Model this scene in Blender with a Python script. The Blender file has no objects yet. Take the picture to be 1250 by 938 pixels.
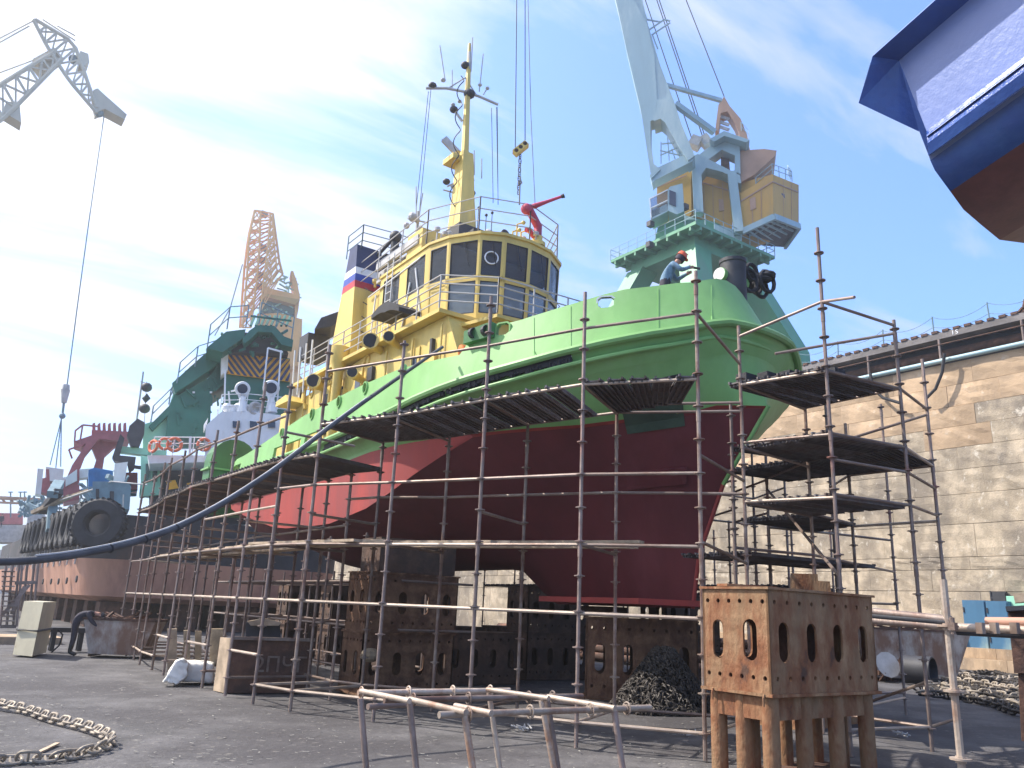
import bpy, bmesh, math, random
from mathutils import Vector, Matrix
random.seed(7)
S = bpy.context.scene
COL = S.collection
R_ = math.radians

# ------------------------------------------------------------------ camera
# World frame: +Y runs along the dry dock away from the camera, +X towards the masonry wall.
F_PX, CX, CY, EYE = 985.0, 625.0, 469.0, 1.8
PITCH, ROLL, YAW = R_(15.65), R_(2.57), R_(35.268)
cF = Vector((math.sin(YAW)*math.cos(PITCH), math.cos(YAW)*math.cos(PITCH), math.sin(PITCH)))
_R0 = Vector((math.cos(YAW), -math.sin(YAW), 0)); _U0 = _R0.cross(cF)
cR = _R0*math.cos(ROLL) + _U0*math.sin(ROLL)
cU = _U0*math.cos(ROLL) - _R0*math.sin(ROLL)
cam = bpy.data.cameras.new('camera'); camo = bpy.data.objects.new('camera', cam); COL.objects.link(camo)
camo.matrix_world = Matrix(((cR.x, cU.x, -cF.x, 0), (cR.y, cU.y, -cF.y, 0), (cR.z, cU.z, -cF.z, EYE), (0, 0, 0, 1)))
cam.sensor_width = 36; cam.lens = F_PX/1250*36; cam.clip_start = .05; cam.clip_end = 4000
S.camera = camo

# ------------------------------------------------------------------ sun, sky, exposure
SUN_AZ, SUN_EL = -46.0, 49.0        # degrees from +Y towards +X, elevation
sd = Vector((math.sin(R_(SUN_AZ))*math.cos(R_(SUN_EL)), math.cos(R_(SUN_AZ))*math.cos(R_(SUN_EL)), math.sin(R_(SUN_EL))))
sl = bpy.data.lights.new('sun', 'SUN'); sl.energy = 4.4; sl.angle = R_(.6); sl.color = (1, .93, .84)
so = bpy.data.objects.new('sun', sl); COL.objects.link(so); so.location = sd*60
so.rotation_euler = sd.to_track_quat('Z', 'Y').to_euler()
S.view_settings.view_transform = 'Standard'; S.view_settings.look = 'None'
S.view_settings.exposure = 0.95; S.view_settings.gamma = 1
W = bpy.data.worlds.new('World'); S.world = W; W.use_nodes = True
nt = W.node_tree; N = nt.nodes; L = nt.links; N.clear()
def nn(t, **k):
    n = N.new(t)
    for a, b in k.items():
        if a.startswith('i_'): n.inputs[int(a[2:])].default_value = b
        else: setattr(n, a, b)
    return n
def mth(op, a, b=None, c=None, clamp=False):
    n = N.new('ShaderNodeMath'); n.operation = op; n.use_clamp = clamp
    for i, v in enumerate((a, b, c)):
        if v is None: continue
        if isinstance(v, (int, float)): n.inputs[i].default_value = v
        else: L.new(v, n.inputs[i])
    return n.outputs[0]
sky = nn('ShaderNodeTexSky', sky_type='NISHITA', sun_disc=False, sun_elevation=R_(SUN_EL), sun_rotation=R_(SUN_AZ),
         air_density=1.0, dust_density=1.2, ozone_density=1.6, altitude=10)
tc = nn('ShaderNodeTexCoord')
dot = nn('ShaderNodeVectorMath', operation='DOT_PRODUCT'); L.new(tc.outputs['Generated'], dot.inputs[0]); dot.inputs[1].default_value = sd
sep = nn('ShaderNodeSeparateXYZ'); L.new(tc.outputs['Generated'], sep.inputs[0])
zc = mth('ADD', mth('MAXIMUM', sep.outputs['Z'], 0.0), .18)
cmb = nn('ShaderNodeCombineXYZ'); L.new(mth('DIVIDE', sep.outputs['X'], zc), cmb.inputs[0]); L.new(mth('DIVIDE', sep.outputs['Y'], zc), cmb.inputs[1])
mp = nn('ShaderNodeMapping'); mp.inputs['Rotation'].default_value = (0, 0, R_(-62)); mp.inputs['Scale'].default_value = (.55, 2.1, 1)
L.new(cmb.outputs[0], mp.inputs[0])
n1 = nn('ShaderNodeTexNoise'); n1.inputs['Scale'].default_value = 1.3; n1.inputs['Detail'].default_value = 9; n1.inputs['Roughness'].default_value = .6; n1.inputs['Distortion'].default_value = .5
L.new(mp.outputs[0], n1.inputs['Vector'])
n2 = nn('ShaderNodeTexNoise'); n2.inputs['Scale'].default_value = .7; n2.inputs['Detail'].default_value = 3
L.new(cmb.outputs[0], n2.inputs['Vector'])
near = mth('MULTIPLY', mth('SUBTRACT', dot.outputs['Value'], .35, clamp=True), 1.55)          # thin high cloud scatters forward, brightest towards the sun
streak = mth('ADD', mth('MULTIPLY', n1.outputs[0], 1.9), mth('MULTIPLY', n2.outputs[0], 1.1))
thick = mth('MULTIPLY', mth('ADD', mth('SUBTRACT', streak, 1.55), mth('MULTIPLY', near, .62)), 2.6, clamp=True)
thick = mth('MULTIPLY', mth('SMOOTH_MIN', thick, .93, .2), 1.0, clamp=True)
cb = mth('ADD', 4.9, mth('MULTIPLY', mth('POWER', near, 1.3), 3.2))
cc = nn('ShaderNodeCombineXYZ'); L.new(mth('MULTIPLY', cb, .985), cc.inputs[0]); L.new(mth('MULTIPLY', cb, .98), cc.inputs[1]); L.new(mth('MULTIPLY', cb, 1.04), cc.inputs[2])
gain = nn('ShaderNodeVectorMath', operation='MULTIPLY'); L.new(sky.outputs[0], gain.inputs[0]); gain.inputs[1].default_value = (1.02, 1.42, 2.0)
mx = nn('ShaderNodeMix', data_type='RGBA'); L.new(thick, mx.inputs[0]); L.new(gain.outputs[0], mx.inputs[6]); L.new(cc.outputs[0], mx.inputs[7])
bg = nn('ShaderNodeBackground'); bg.inputs[1].default_value = .108; L.new(mx.outputs[2], bg.inputs[0])
wo = nn('ShaderNodeOutputWorld'); L.new(bg.outputs[0], wo.inputs[0])

# ------------------------------------------------------------------ helpers
def ray(x, y): return cF + cR*((x-CX)/F_PX) + cU*((CY-y)/F_PX)
def at(x, y, X=None, Y=None, Z=None, D=None):
    """world point seen at photo pixel (x, y) on the plane X=, Y=, Z= or at horizontal distance D"""
    r = ray(x, y)
    if X is not None: t = X/r.x
    elif Y is not None: t = Y/r.y
    elif Z is not None: t = (Z-EYE)/r.z
    else: t = D/math.hypot(r.x, r.y)
    return Vector((0, 0, EYE)) + r*t
V = Vector

class MB:
    """mesh builder: collects shapes, then links them as one object"""
    def __init__(s): s.v = []; s.f = []; s.m = []
    def add(s, vs, fs, mi=0):
        b = len(s.v); s.v += [V(p) for p in vs]; s.f += [[b+i for i in f] for f in fs]; s.m += [mi]*len(fs); return s
    def box(s, c, d, M=None, mi=0):
        x, y, z = d[0]/2, d[1]/2, d[2]/2
        vs = [V((i*x, j*y, k*z)) for i in (-1, 1) for j in (-1, 1) for k in (-1, 1)]
        if M is not None: vs = [M @ v for v in vs]
        c = V(c); return s.add([v+c for v in vs], [(0, 1, 3, 2), (4, 6, 7, 5), (0, 4, 5, 1), (2, 3, 7, 6), (0, 2, 6, 4), (1, 5, 7, 3)], mi)
    def bb(s, a, b, mi=0):
        a, b = V(a), V(b); return s.box((a+b)/2, (abs(b.x-a.x), abs(b.y-a.y), abs(b.z-a.z)), None, mi)
    def bar(s, p0, p1, w, h, mi=0, up=V((0, 0, 1))):
        p0, p1 = V(p0), V(p1); d = p1-p0; l = d.length; d.normalize()
        x = d.cross(up)
        if x.length < 1e-3: x = d.cross(V((0, 1, 0)))
        x.normalize(); z = x.cross(d)
        M = Matrix((x, d, z)).transposed(); return s.box((p0+p1)/2, (w, l, h), M, mi)
    def tube(s, pts, r, n=8, mi=0, cap=True, rr=None):
        pts = [V(p) for p in pts]; rings = []; up = V((0, 0, 1)); px = None
        for i, p in enumerate(pts):
            d = (pts[min(i+1, len(pts)-1)]-pts[max(i-1, 0)]).normalized()
            x = d.cross(up) if px is None else (px - d*px.dot(d))
            if x.length < 1e-3: x = d.cross(V((1, 0, 0)))
            x.normalize(); px = x; y = d.cross(x); q = rr[i] if rr else r
            rings.append([p + (x*math.cos(a)+y*math.sin(a))*q for a in [2*math.pi*k/n for k in range(n)]])
        fs = [(i*n+k, i*n+(k+1) % n, (i+1)*n+(k+1) % n, (i+1)*n+k) for i in range(len(pts)-1) for k in range(n)]
        if cap: fs += [tuple(range(n-1, -1, -1)), tuple((len(pts)-1)*n+k for k in range(n))]
        return s.add([v for g in rings for v in g], fs, mi)
    def torus(s, c, R, r, ax='Z', n=20, m=8, M=None, mi=0):
        vs = []
        for i in range(n):
            a = 2*math.pi*i/n
            for j in range(m):
                b = 2*math.pi*j/m; q = R+r*math.cos(b); p = V((q*math.cos(a), q*math.sin(a), r*math.sin(b)))
                if ax == 'Y': p = V((p.x, p.z, p.y))
                if ax == 'X': p = V((p.z, p.x, p.y))
                if M is not None: p = M @ p
                vs.append(p+V(c))
        return s.add(vs, [(i*m+j, ((i+1) % n)*m+j, ((i+1) % n)*m+(j+1) % m, i*m+(j+1) % m) for i in range(n) for j in range(m)], mi)
    def lathe(s, c, prof, n=14, M=None, mi=0):
        vs = []
        for r, z in prof:
            for k in range(n):
                a = 2*math.pi*k/n; p = V((r*math.cos(a), r*math.sin(a), z)); vs.append((M @ p if M is not None else p)+V(c))
        fs = [(i*n+k, i*n+(k+1) % n, (i+1)*n+(k+1) % n, (i+1)*n+k) for i in range(len(prof)-1) for k in range(n)]
        fs += [tuple(range(n-1, -1, -1)), tuple((len(prof)-1)*n+k for k in range(n))]
        return s.add(vs, fs, mi)
    def ball(s, c, r, n=10, sc=(1, 1, 1), mi=0):
        pr = [(max(1e-3, math.sin(math.pi*i/6))*r, -math.cos(math.pi*i/6)*r*sc[2]) for i in range(7)]
        M = Matrix.Diagonal((sc[0], sc[1], 1)); return s.lathe(c, pr, n, M, mi)
    def prism(s, pts, off, mi=0):
        """closed outline pts (3-D) swept by the vector off"""
        n = len(pts); off = V(off); a = [V(p) for p in pts]
        return s.add(a+[p+off for p in a], [tuple(range(n)), tuple(range(2*n-1, n-1, -1))]+[((i+1) % n, i, n+i, n+(i+1) % n) for i in range(n)], mi)
    def build(s, name, mat, parent=None, smooth=False, kind=None, fix=True):
        me = bpy.data.meshes.new(name); base = wloc(parent)
        me.from_pydata([v-base for v in s.v], [], s.f); me.update()
        ms = mat if isinstance(mat, (list, tuple)) else [mat]
        for m in ms: me.materials.append(m)
        if len(ms) > 1:
            for p, i in zip(me.polygons, s.m): p.material_index = i
        if fix:
            b = bmesh.new(); b.from_mesh(me); bmesh.ops.recalc_face_normals(b, faces=b.faces); b.to_mesh(me); b.free()
        if smooth:
            for p in me.polygons: p.use_smooth = True
            try: me.set_sharp_from_angle(angle=R_(38))
            except Exception: pass
        o = bpy.data.objects.new(name, me); COL.objects.link(o)
        if parent is not None: o.parent = parent
        if kind: o['kind'] = kind
        return o
_org = {}
def wloc(o):
    return V((0, 0, 0)) if o is None else _org.get(o.name, V((0, 0, 0)))
def own(o, v=None):              # remembers the world origin of a part made in its root's frame
    _org[o.name] = V(v); return o
def tag(o, label=None, cat=None, group=None, kind=None):
    for k, v in (('label', label), ('category', cat), ('group', group), ('kind', kind)):
        if v: o[k] = v
    return o
def thing(name, loc, label, cat, group=None, kind=None):
    o = bpy.data.objects.new(name, None); COL.objects.link(o); o.location = loc; o.empty_display_size = .3
    _org[o.name] = V(loc); return tag(o, label, cat, group, kind)
def part(mb, name, mat, parent, **k):     # a part; its own sub-parts share the root's origin
    o = mb.build(name, mat, parent, **k); _org[o.name] = wloc(parent); return o
def single(mb, name, mat, label, cat, group=None, kind=None, loc=None, **k):
    """a thing that is one mesh, origin at its base"""
    if loc is None:
        xs = [v.x for v in mb.v]; ys = [v.y for v in mb.v]; zs = [v.z for v in mb.v]
        loc = V(((min(xs)+max(xs))/2, (min(ys)+max(ys))/2, min(zs)))
    loc = V(loc); mb.v = [v-loc for v in mb.v]
    o = mb.build(name, mat, None, **k); o.location = loc; _org[o.name] = loc
    return tag(o, label, cat, group, kind)
_sh = {}
def shared(key, make):
    if key not in _sh: _sh[key] = make()
    return _sh[key]
def mesh_of(mb, name, mats, smooth=False):
    o = mb.build(name, mats, None, smooth=smooth); me = o.data; bpy.data.objects.remove(o); return me
def inst(me, name, parent, loc, rot=None, sc=None):
    o = bpy.data.objects.new(name, me); COL.objects.link(o)
    if parent is not None: o.parent = parent
    o.location = V(loc)-wloc(parent)
    if rot is not None: o.rotation_mode = 'QUATERNION'; o.rotation_quaternion = rot
    if sc is not None: o.scale = sc
    return o
def rod(name, p0, p1, r, mat, parent, n=8):
    p0, p1 = V(p0), V(p1); d = p1-p0
    me = shared(('rod', r, mat.name, n), lambda: mesh_of(MB().tube([(0, 0, 0), (0, 0, 1)], r, n), 'tube', mat, True))
    return inst(me, name, parent, p0, d.to_track_quat('Z', 'Y'), (1, 1, d.length))
def slab(pts, D, t, mb=None, mi=0, dz=None):
    """outline given as photo pixels, standing upright at horizontal distance D facing the camera, with real thickness t"""
    mb = mb or MB(); c = [sum(p[i] for p in pts)/len(pts) for i in (0, 1)]
    q = at(c[0], c[1], D=D); n = V((q.x, q.y, 0)).normalized()
    out = []
    for x, y in pts:
        r = ray(x, y); out.append(V((0, 0, EYE)) + r*(D/(r.dot(n))))
    return mb.prism(out, n*t, mi)
def on(x, y, D, c):            # point at pixel on the upright plane at distance D whose normal points to pixel column c
    q = at(c[0], c[1], D=D); n = V((q.x, q.y, 0)).normalized(); r = ray(x, y); return V((0, 0, EYE)) + r*(D/(r.dot(n)))

# ------------------------------------------------------------------ materials
def mat(name, col, rough=.6, metal=0.0, var=.18, scale=2.0, bump=.15, bscale=None, col2=None, amt=.5, s2=None, stretch=1.0, rnd=0.0, soft=.12, alpha=None, spec=None, col3=None, amt3=.6, s3=8, detail=6, world=False):
    m = bpy.data.materials.new(name); m.use_nodes = True; t = m.node_tree; n = t.nodes; l = t.links
    b = n['Principled BSDF']; b.inputs['Roughness'].default_value = rough; b.inputs['Metallic'].default_value = metal
    if spec is not None: b.inputs['Specular IOR Level'].default_value = spec
    tcn = n.new('ShaderNodeTexCoord'); mpn = n.new('ShaderNodeMapping'); mpn.inputs['Scale'].default_value = (1, 1, stretch); l.new(n.new('ShaderNodeNewGeometry').outputs['Position'] if world else tcn.outputs['Object'], mpn.inputs[0])
    def noise(sc, det=detail, ro=.6, src=None):
        q = n.new('ShaderNodeTexNoise'); q.inputs['Scale'].default_value = sc; q.inputs['Detail'].default_value = det; q.inputs['Roughness'].default_value = ro; l.new(src or mpn.outputs[0], q.inputs['Vector']); return q.outputs[0]
    def ramp(src, lo, hi):
        q = n.new('ShaderNodeMapRange'); q.interpolation_type = 'SMOOTHSTEP'; l.new(src, q.inputs[0]); q.inputs[1].default_value = lo; q.inputs[2].default_value = hi; return q.outputs[0]
    def mix(f, a, c, mode='MIX'):
        q = n.new('ShaderNodeMix'); q.data_type = 'RGBA'; q.blend_type = mode
        if isinstance(f, float): q.inputs[0].default_value = f
        else: l.new(f, q.inputs[0])
        for i, v in ((6, a), (7, c)):
            if isinstance(v, tuple): q.inputs[i].default_value = (*v[:3], 1)
            else: l.new(v, q.inputs[i])
        return q.outputs[2]
    lo = tuple(c*(1-var) for c in col); hi = tuple(min(1, c*(1+var)) for c in col)
    c = mix(ramp(noise(scale), .3, .7), lo, hi)
    if col2: c = mix(ramp(noise(s2 or scale*.7, 8, .65), 1-amt-soft, 1-amt+soft), c, tuple(col2))
    if col3: c = mix(ramp(noise(s3, 8, .7), 1-amt3-.05, 1-amt3+.05), c, tuple(col3))
    if rnd:
        oi = n.new('ShaderNodeObjectInfo'); q = n.new('ShaderNodeMapRange'); l.new(oi.outputs['Random'], q.inputs[0]); q.inputs[3].default_value = 1-rnd; q.inputs[4].default_value = 1+rnd
        h = n.new('ShaderNodeHueSaturation'); l.new(q.outputs[0], h.inputs['Value']); l.new(c, h.inputs['Color']); c = h.outputs[0]
    l.new(c, b.inputs['Base Color'])
    if bump:
        q = n.new('ShaderNodeBump'); q.inputs['Strength'].default_value = bump; q.inputs['Distance'].default_value = .03
        l.new(noise(bscale or scale*6), q.inputs['Height']); l.new(q.outputs[0], b.inputs['Normal'])
    if alpha is not None: b.inputs['Alpha'].default_value = alpha
    return m
RUST = (.22, .085, .035); RUSTD = (.07, .03, .018)
M = {}
M['concrete'] = mat('dock floor concrete', (.1, .095, .095), .88, var=.35, scale=1.1, bump=1.0, bscale=9, col2=(.055, .05, .052), amt=.5, s2=.3, col3=(.2, .185, .165), amt3=.37, s3=7, detail=10)
M['stone'] = mat('dock wall stone', (.42, .345, .25), .92, var=.3, scale=1.1, bump=1.0, bscale=14, col2=(.22, .185, .145), amt=.48, s2=.4, stretch=.8, rnd=.07, col3=(.55, .49, .4), amt3=.38, s3=2.6, world=True)
M['stonecap'] = mat('dock wall upper stone', (.42, .3, .19), .9, var=.35, scale=1.1, bump=1.0, bscale=14, col2=(.28, .22, .165), amt=.45, s2=.4, stretch=.4, rnd=.18, col3=(.6, .5, .38), amt3=.33, s3=2.5)
M['mortar'] = mat('dock wall joint', (.15, .13, .1), .95, bump=.3)
M['green'] = mat('tug green paint', (.21, .42, .14), .5, var=.12, scale=.8, bump=.45, bscale=.9, spec=.3, col2=(.26, .46, .19), amt=.42, s2=.6, stretch=.5)
M['greendk'] = mat('dark green paint', (.05, .17, .05), .5, var=.18, scale=.9, bump=.15)
M['red'] = mat('antifouling red', (.13, .021, .024), .75, var=.2, scale=.7, bump=.12, bscale=2, col2=(.18, .04, .045), amt=.4, s2=.5, stretch=.3)  # shaded copy of the hull red, shade put into the colour
M['redlit'] = mat('sunlit antifouling red', (.36, .05, .04), .75, var=.15, scale=.7, bump=.1, bscale=2, col2=(.24, .05, .05), amt=.45, stretch=.3)  # same red made lighter, sunlight on the side put into the colour
M['rubber'] = mat('black rubber', (.022, .022, .026), .75, var=.3, bump=.4, bscale=20)
M['yellow'] = mat('yellow paint', (.68, .5, .13), .5, var=.16, scale=1, bump=.1, col2=(.55, .42, .16), amt=.36, s2=1.1, stretch=.3, col3=(.2, .1, .04), amt3=.27, s3=3)
M['cream'] = mat('cream white paint', (.75, .74, .70), .5, var=.08, bump=.08, col2=(.5, .47, .42), amt=.33, stretch=.3)
M['white'] = mat('white paint', (.78, .79, .8), .5, var=.06, bump=.08, col2=(.55, .5, .44), amt=.3, stretch=.3)
M['navy'] = mat('navy funnel paint', (.03, .04, .11), .5)
M['flagblue'] = mat('blue stripe paint', (.03, .07, .38), .5)
M['flagred'] = mat('red stripe paint', (.5, .03, .04), .5)
M['deck'] = mat('deck paint', (.12, .13, .12), .8, var=.2)
M['dark'] = mat('dark steel', (.04, .04, .045), .6, var=.3)
M['black'] = mat('black paint', (.02, .02, .022), .5, var=.3)
M['steel'] = mat('galvanised tube', (.3, .24, .2), .5, .45, var=.25, scale=3, bump=.2, col2=(.17, .095, .07), amt=.5, s2=1.6, rnd=.25)
M['tubelt'] = mat('worn bright tube', (.43, .35, .28), .5, .3, var=.2, scale=4, bump=.2, col2=(.3, .17, .11), amt=.42, s2=3, rnd=.2)
M['post'] = mat('rusty scaffold standard', (.25, .19, .165), .55, .4, var=.25, scale=3, bump=.2, col2=(.3, .085, .06), amt=.38, s2=.8, rnd=.3)
M['plank'] = mat('deck board steel', (.13, .12, .12), .75, .1, var=.3, scale=3, bump=.3, col2=(.09, .06, .05), amt=.45, rnd=.35)
M['board'] = mat('timber board', (.42, .32, .22), .8, var=.3, scale=3, bump=.3, stretch=1, rnd=.3)
M['timber'] = mat('old timber', (.33, .25, .16), .85, var=.35, scale=2.5, bump=.5, bscale=20, col2=(.16, .12, .09), amt=.4, rnd=.2)
M['rust'] = mat('rusted steel plate', (.3, .18, .095), .85, .1, var=.3, scale=2.2, bump=1.0, bscale=13, col2=(.21, .08, .033), amt=.5, s2=2.6, stretch=.5, rnd=.12, col3=(.09, .045, .028), amt3=.38, s3=2.6)
M['rustdk'] = mat('dark rusted steel', (.14, .07, .045), .85, .1, var=.35, scale=2.5, bump=.8, bscale=12, col2=(.07, .04, .03), amt=.5, rnd=.2)
M['hullpink'] = mat('faded red lead hull', (.52, .28, .19), .7, var=.15, scale=.6, bump=.15, col2=(.3, .15, .11), amt=.45, s2=.35, stretch=.35)
M['hullblk'] = mat('black hull paint', (.035, .035, .04), .7, var=.4, scale=.8, col2=(.12, .07, .05), amt=.35)
M['craneg'] = mat('crane sea green paint', (.09, .3, .16), .5, var=.12, scale=.35, bump=.06, col2=(.13, .27, .17), amt=.4, s2=.3, stretch=.3)
M['cranelb'] = mat('crane pale blue paint', (.29, .43, .47), .5, var=.08, scale=.4, bump=.06, col2=(.45, .56, .55), amt=.4, s2=.35, stretch=.25, col3=(.36, .19, .1), amt3=.25, s3=1.5)
M['cranetan'] = mat('crane ochre cladding', (.55, .31, .06), .6, var=.12, scale=.3, bump=.06, col2=(.42, .26, .09), amt=.4, s2=.35, stretch=.3)
M['cranebr'] = mat('crane brown paint', (.42, .25, .16), .6, var=.15, scale=.4)
M['lattice'] = mat('pale yellow lattice paint', (.8, .4, .1), .6, var=.12, scale=.3)
M['latgrey'] = mat('grey cream lattice paint', (.5, .46, .36), .6, var=.15, scale=.3)
M['deepgreen'] = mat('deep green crane paint', (.025, .13, .09), .5, var=.2, scale=.5, bump=.08)
M['midgreen'] = mat('mint green paint', (.3, .62, .45), .5, var=.1, scale=.5)
M['pink'] = mat('faded crimson paint', (.38, .1, .11), .6, var=.15)
M['blue'] = mat('container blue paint', (.03, .17, .4), .5, var=.15, scale=2, bump=.1)
M['bluewn'] = mat('worn blue cabinet paint', (.05, .15, .26), .6, var=.15, scale=.8, bump=.2, col2=(.32, .4, .34), amt=.4, s2=.5, stretch=.4, col3=(.1, .07, .05), amt3=.3, s3=2)
M['bluehull'] = mat('blue ship paint', (.03, .08, .3), .2, var=.15, scale=.6, bump=.6, bscale=5, col2=(.05, .13, .38), amt=.4)
M['bluesheen'] = mat('sun-sheened blue ship side', (.16, .22, .47), .3, var=.06, scale=.6, bump=.45, bscale=5, col2=(.12, .18, .42), amt=.4)  # blue hull with its sun and sky reflection put into the colour
M['redbrn'] = mat('brown red ship bottom', (.17, .055, .05), .45, var=.15, bump=.3, bscale=5)
M['greybl'] = mat('grey blue paint', (.16, .25, .29), .6, var=.15)
M['beige'] = mat('beige cabinet paint', (.55, .5, .36), .6, var=.08, bump=.08, col2=(.42, .33, .2), amt=.3)
M['skipwh'] = mat('worn white skip paint', (.48, .42, .36), .7, var=.15, scale=1.5, bump=.25, col2=(.22, .12, .075), amt=.5, s2=1.2, stretch=.5)
M['cloth'] = mat('dark work clothing', (.05, .045, .06), .9, bump=.3)
M['denim'] = mat('denim jacket', (.16, .26, .36), .9, var=.25, scale=6, bump=.4)
M['orange'] = mat('orange work suit', (.75, .2, .05), .85, bump=.2)
M['skin'] = mat('skin', (.45, .24, .17), .6, var=.08)
M['hat'] = mat('orange hard hat', (.75, .12, .04), .35, bump=0)
M['hatred'] = mat('red hard hat', (.65, .04, .05), .35, bump=0)
M['visor'] = mat('pale face shield', (.75, .62, .5), .4, bump=0)
M['buoy'] = mat('lifebuoy orange', (.8, .17, .07), .5, bump=0)
M['stripey'] = mat('hazard yellow', (.9, .42, .03), .5)
M['firered'] = mat('fire monitor red', (.5, .05, .09), .45)
M['bag'] = mat('white woven bag', (.8, .77, .7), .8, var=.06, bump=.6, bscale=8)
M['hose'] = mat('grey hose', (.09, .09, .095), .85, var=.2)
M['sisal'] = mat('pale wire rope', (.35, .36, .36), .6)
M['litter'] = mat('pale litter chips', (.3, .285, .25), .9)
M['chain'] = mat('weathered chain steel', (.33, .28, .22), .6, .3, var=.25, bump=.3, rnd=.2)
M['chaindk'] = mat('dark chain steel', (.05, .042, .036), .6, .3, var=.3, bump=.3)
M['canvas'] = mat('grey cladding', (.45, .44, .43), .7)
def glassm(name, col, al):
    m = bpy.data.materials.new(name); m.use_nodes = True; b = m.node_tree.nodes['Principled BSDF']
    b.inputs['Base Color'].default_value = (*col, 1); b.inputs['Roughness'].default_value = .06; b.inputs['Alpha'].default_value = al; return m
M['glass'] = glassm('tinted window glass', (.05, .07, .1), .38)
M['glassdk'] = glassm('dark window glass', (.03, .05, .09), .93)
M['undershade'] = mat('shade-darkened keel block steel', (.13, .075, .05), .85, .1, var=.3, scale=2.5, bump=.8, bscale=12, col2=(.07, .045, .035), amt=.5, rnd=.15)  # darker rust copy, shade under the tug put into blocks and packing
M['rustshade'] = mat('part shaded keel block steel', (.24, .13, .07), .85, .1, var=.3, scale=2.2, bump=.9, bscale=12, col2=(.12, .055, .03), amt=.5, s2=2.4)  # half-dark rust copy, shade on the block fronts put into the colour
M['greydk'] = mat('dull green grey patch colour', (.05, .085, .055), .7, var=.2)  # dark green grey for the patch below the black one
M['flange'] = mat('weathered grey flange', (.17, .155, .15), .8, var=.3, scale=.8)
M['glasslo'] = glassm('window glass with painted reflection', (.2, .25, .3), .6)  # paler tint paints the reflections of the lower panes
# ------------------------------------------------------------------ setting: ground and masonry dock wall
WX, WZ = 44.0, 16.1
g = MB(); nx, ny = 46, 60
xs = [-400, -150, -60, -30, -18]+[-12+1.5*i for i in range(41)]+[60, 120, 400, 900]
ys = [-400, -120, -40, -20]+[-10+1.5*i for i in range(60)]+[95, 130, 200, 400, 1500]
def gz(x, y): return 0.02*math.sin(x*.9+1)*math.sin(y*.7)+.012*math.sin(x*2.3+y*1.7) if (-12 < x < 43 and -10 < y < 79) else 0
for j in range(len(ys)-1):
    for i in range(len(xs)-1): pass
vs = [(x, y, gz(x, y)-.02) for y in ys for x in xs]; k = len(xs)
g.add(vs, [(j*k+i, j*k+i+1, (j+1)*k+i+1, (j+1)*k+i) for j in range(len(ys)-1) for i in range(k-1)])
tag(g.build('ground', M['concrete'], smooth=True), kind='structure')
# the quay behind the wall and the wall core
q = MB(); q.bb((WX+.62, -60, -.5), (WX+60, 420, WZ)); tag(q.build('quay', M['concrete']), kind='structure')
wall = thing('dock_wall', (WX, 30, 0), None, None, kind='structure')
mb = MB(); mb.bb((WX+.5, -40, -.3), (WX+.6, 150, WZ-.02)); part(mb, 'wall_core', M['mortar'], wall)
courses = [(0, 1.9), (1.9, 3.75), (3.75, 4.85), (4.85, 5.5), (5.5, 7.2), (7.2, 8.78), (8.78, 10.1), (10.1, 11.3), (11.3, 12.47), (12.47, 13.6), (13.6, 14.8), (14.8, 16.1)]
blk = []
for v in range(7):
    rr = random.Random(v); b = bmesh.new(); n1_, n2_ = 7, 4
    # rough-faced block: front at x=0, unit y and z
    P = [[b.verts.new((rr.uniform(-.03, .035) if 0 < i < n1_ and 0 < j < n2_ else .015, i/n1_, j/n2_)) for j in range(n2_+1)] for i in range(n1_+1)]
    for i in range(n1_):
        for j in range(n2_): b.faces.new((P[i][j], P[i][j+1], P[i+1][j+1], P[i+1][j]))
    edge = [P[i][0] for i in range(n1_+1)]+[P[n1_][j] for j in range(1, n2_+1)]+[P[i][n2_] for i in range(n1_-1, -1, -1)]+[P[0][j] for j in range(n2_-1, 0, -1)]
    bk = [b.verts.new((.6, e.co.y, e.co.z)) for e in edge]
    for i in range(len(edge)): b.faces.new((edge[i], edge[(i+1) % len(edge)], bk[(i+1) % len(edge)], bk[i]))
    bmesh.ops.recalc_face_normals(b, faces=b.faces)
    pair = []
    for mm in (M['stone'], M['stonecap']):
        me = bpy.data.meshes.new('stone_block'); b.to_mesh(me); me.materials.append(mm); pair.append(me)
    blk.append(pair); b.free()
cnt = 0; far = []
for ci, (z0, z1) in enumerate(courses):
    y = 6.0+random.uniform(0, 2); w = (4.2 if z1-z0 > 1.3 else 3.4)
    while y < 140:
        ww = w*random.uniform(.8, 1.2)
        if y > 62: far.append((y, ww*2, z0, z1, ci)); y += ww*2; continue
        o = inst(random.choice(blk)[1 if (ci > 9 or (ci > 7 and random.random() < .5)) else 0], 'stone_block', wall, (WX+random.uniform(-.015, .02)+ci*.04, y+.007, z0+.012), None, (1, ww-.014, z1-z0-.03)); cnt += 1
        y += ww
mb = MB()
for y, ww, z0, z1, ci in far: mb.bb((WX+ci*.04, y+.02, z0+.02), (WX+.6, y+ww-.02, z1-.02))
part(mb, 'far_stone_blocks', M['stone'], wall, kind='stuff')
# near end of the wall (outside the picture)
mb = MB()
for ci, (z0, z1) in enumerate(courses):
    for i in range(15): mb.bb((WX+ci*.04, -38+i*3, z0+.02), (WX+.6, -38+i*3+2.96, z1-.02))
part(mb, 'near_stone_blocks', M['stone'], wall, kind='stuff')
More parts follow.
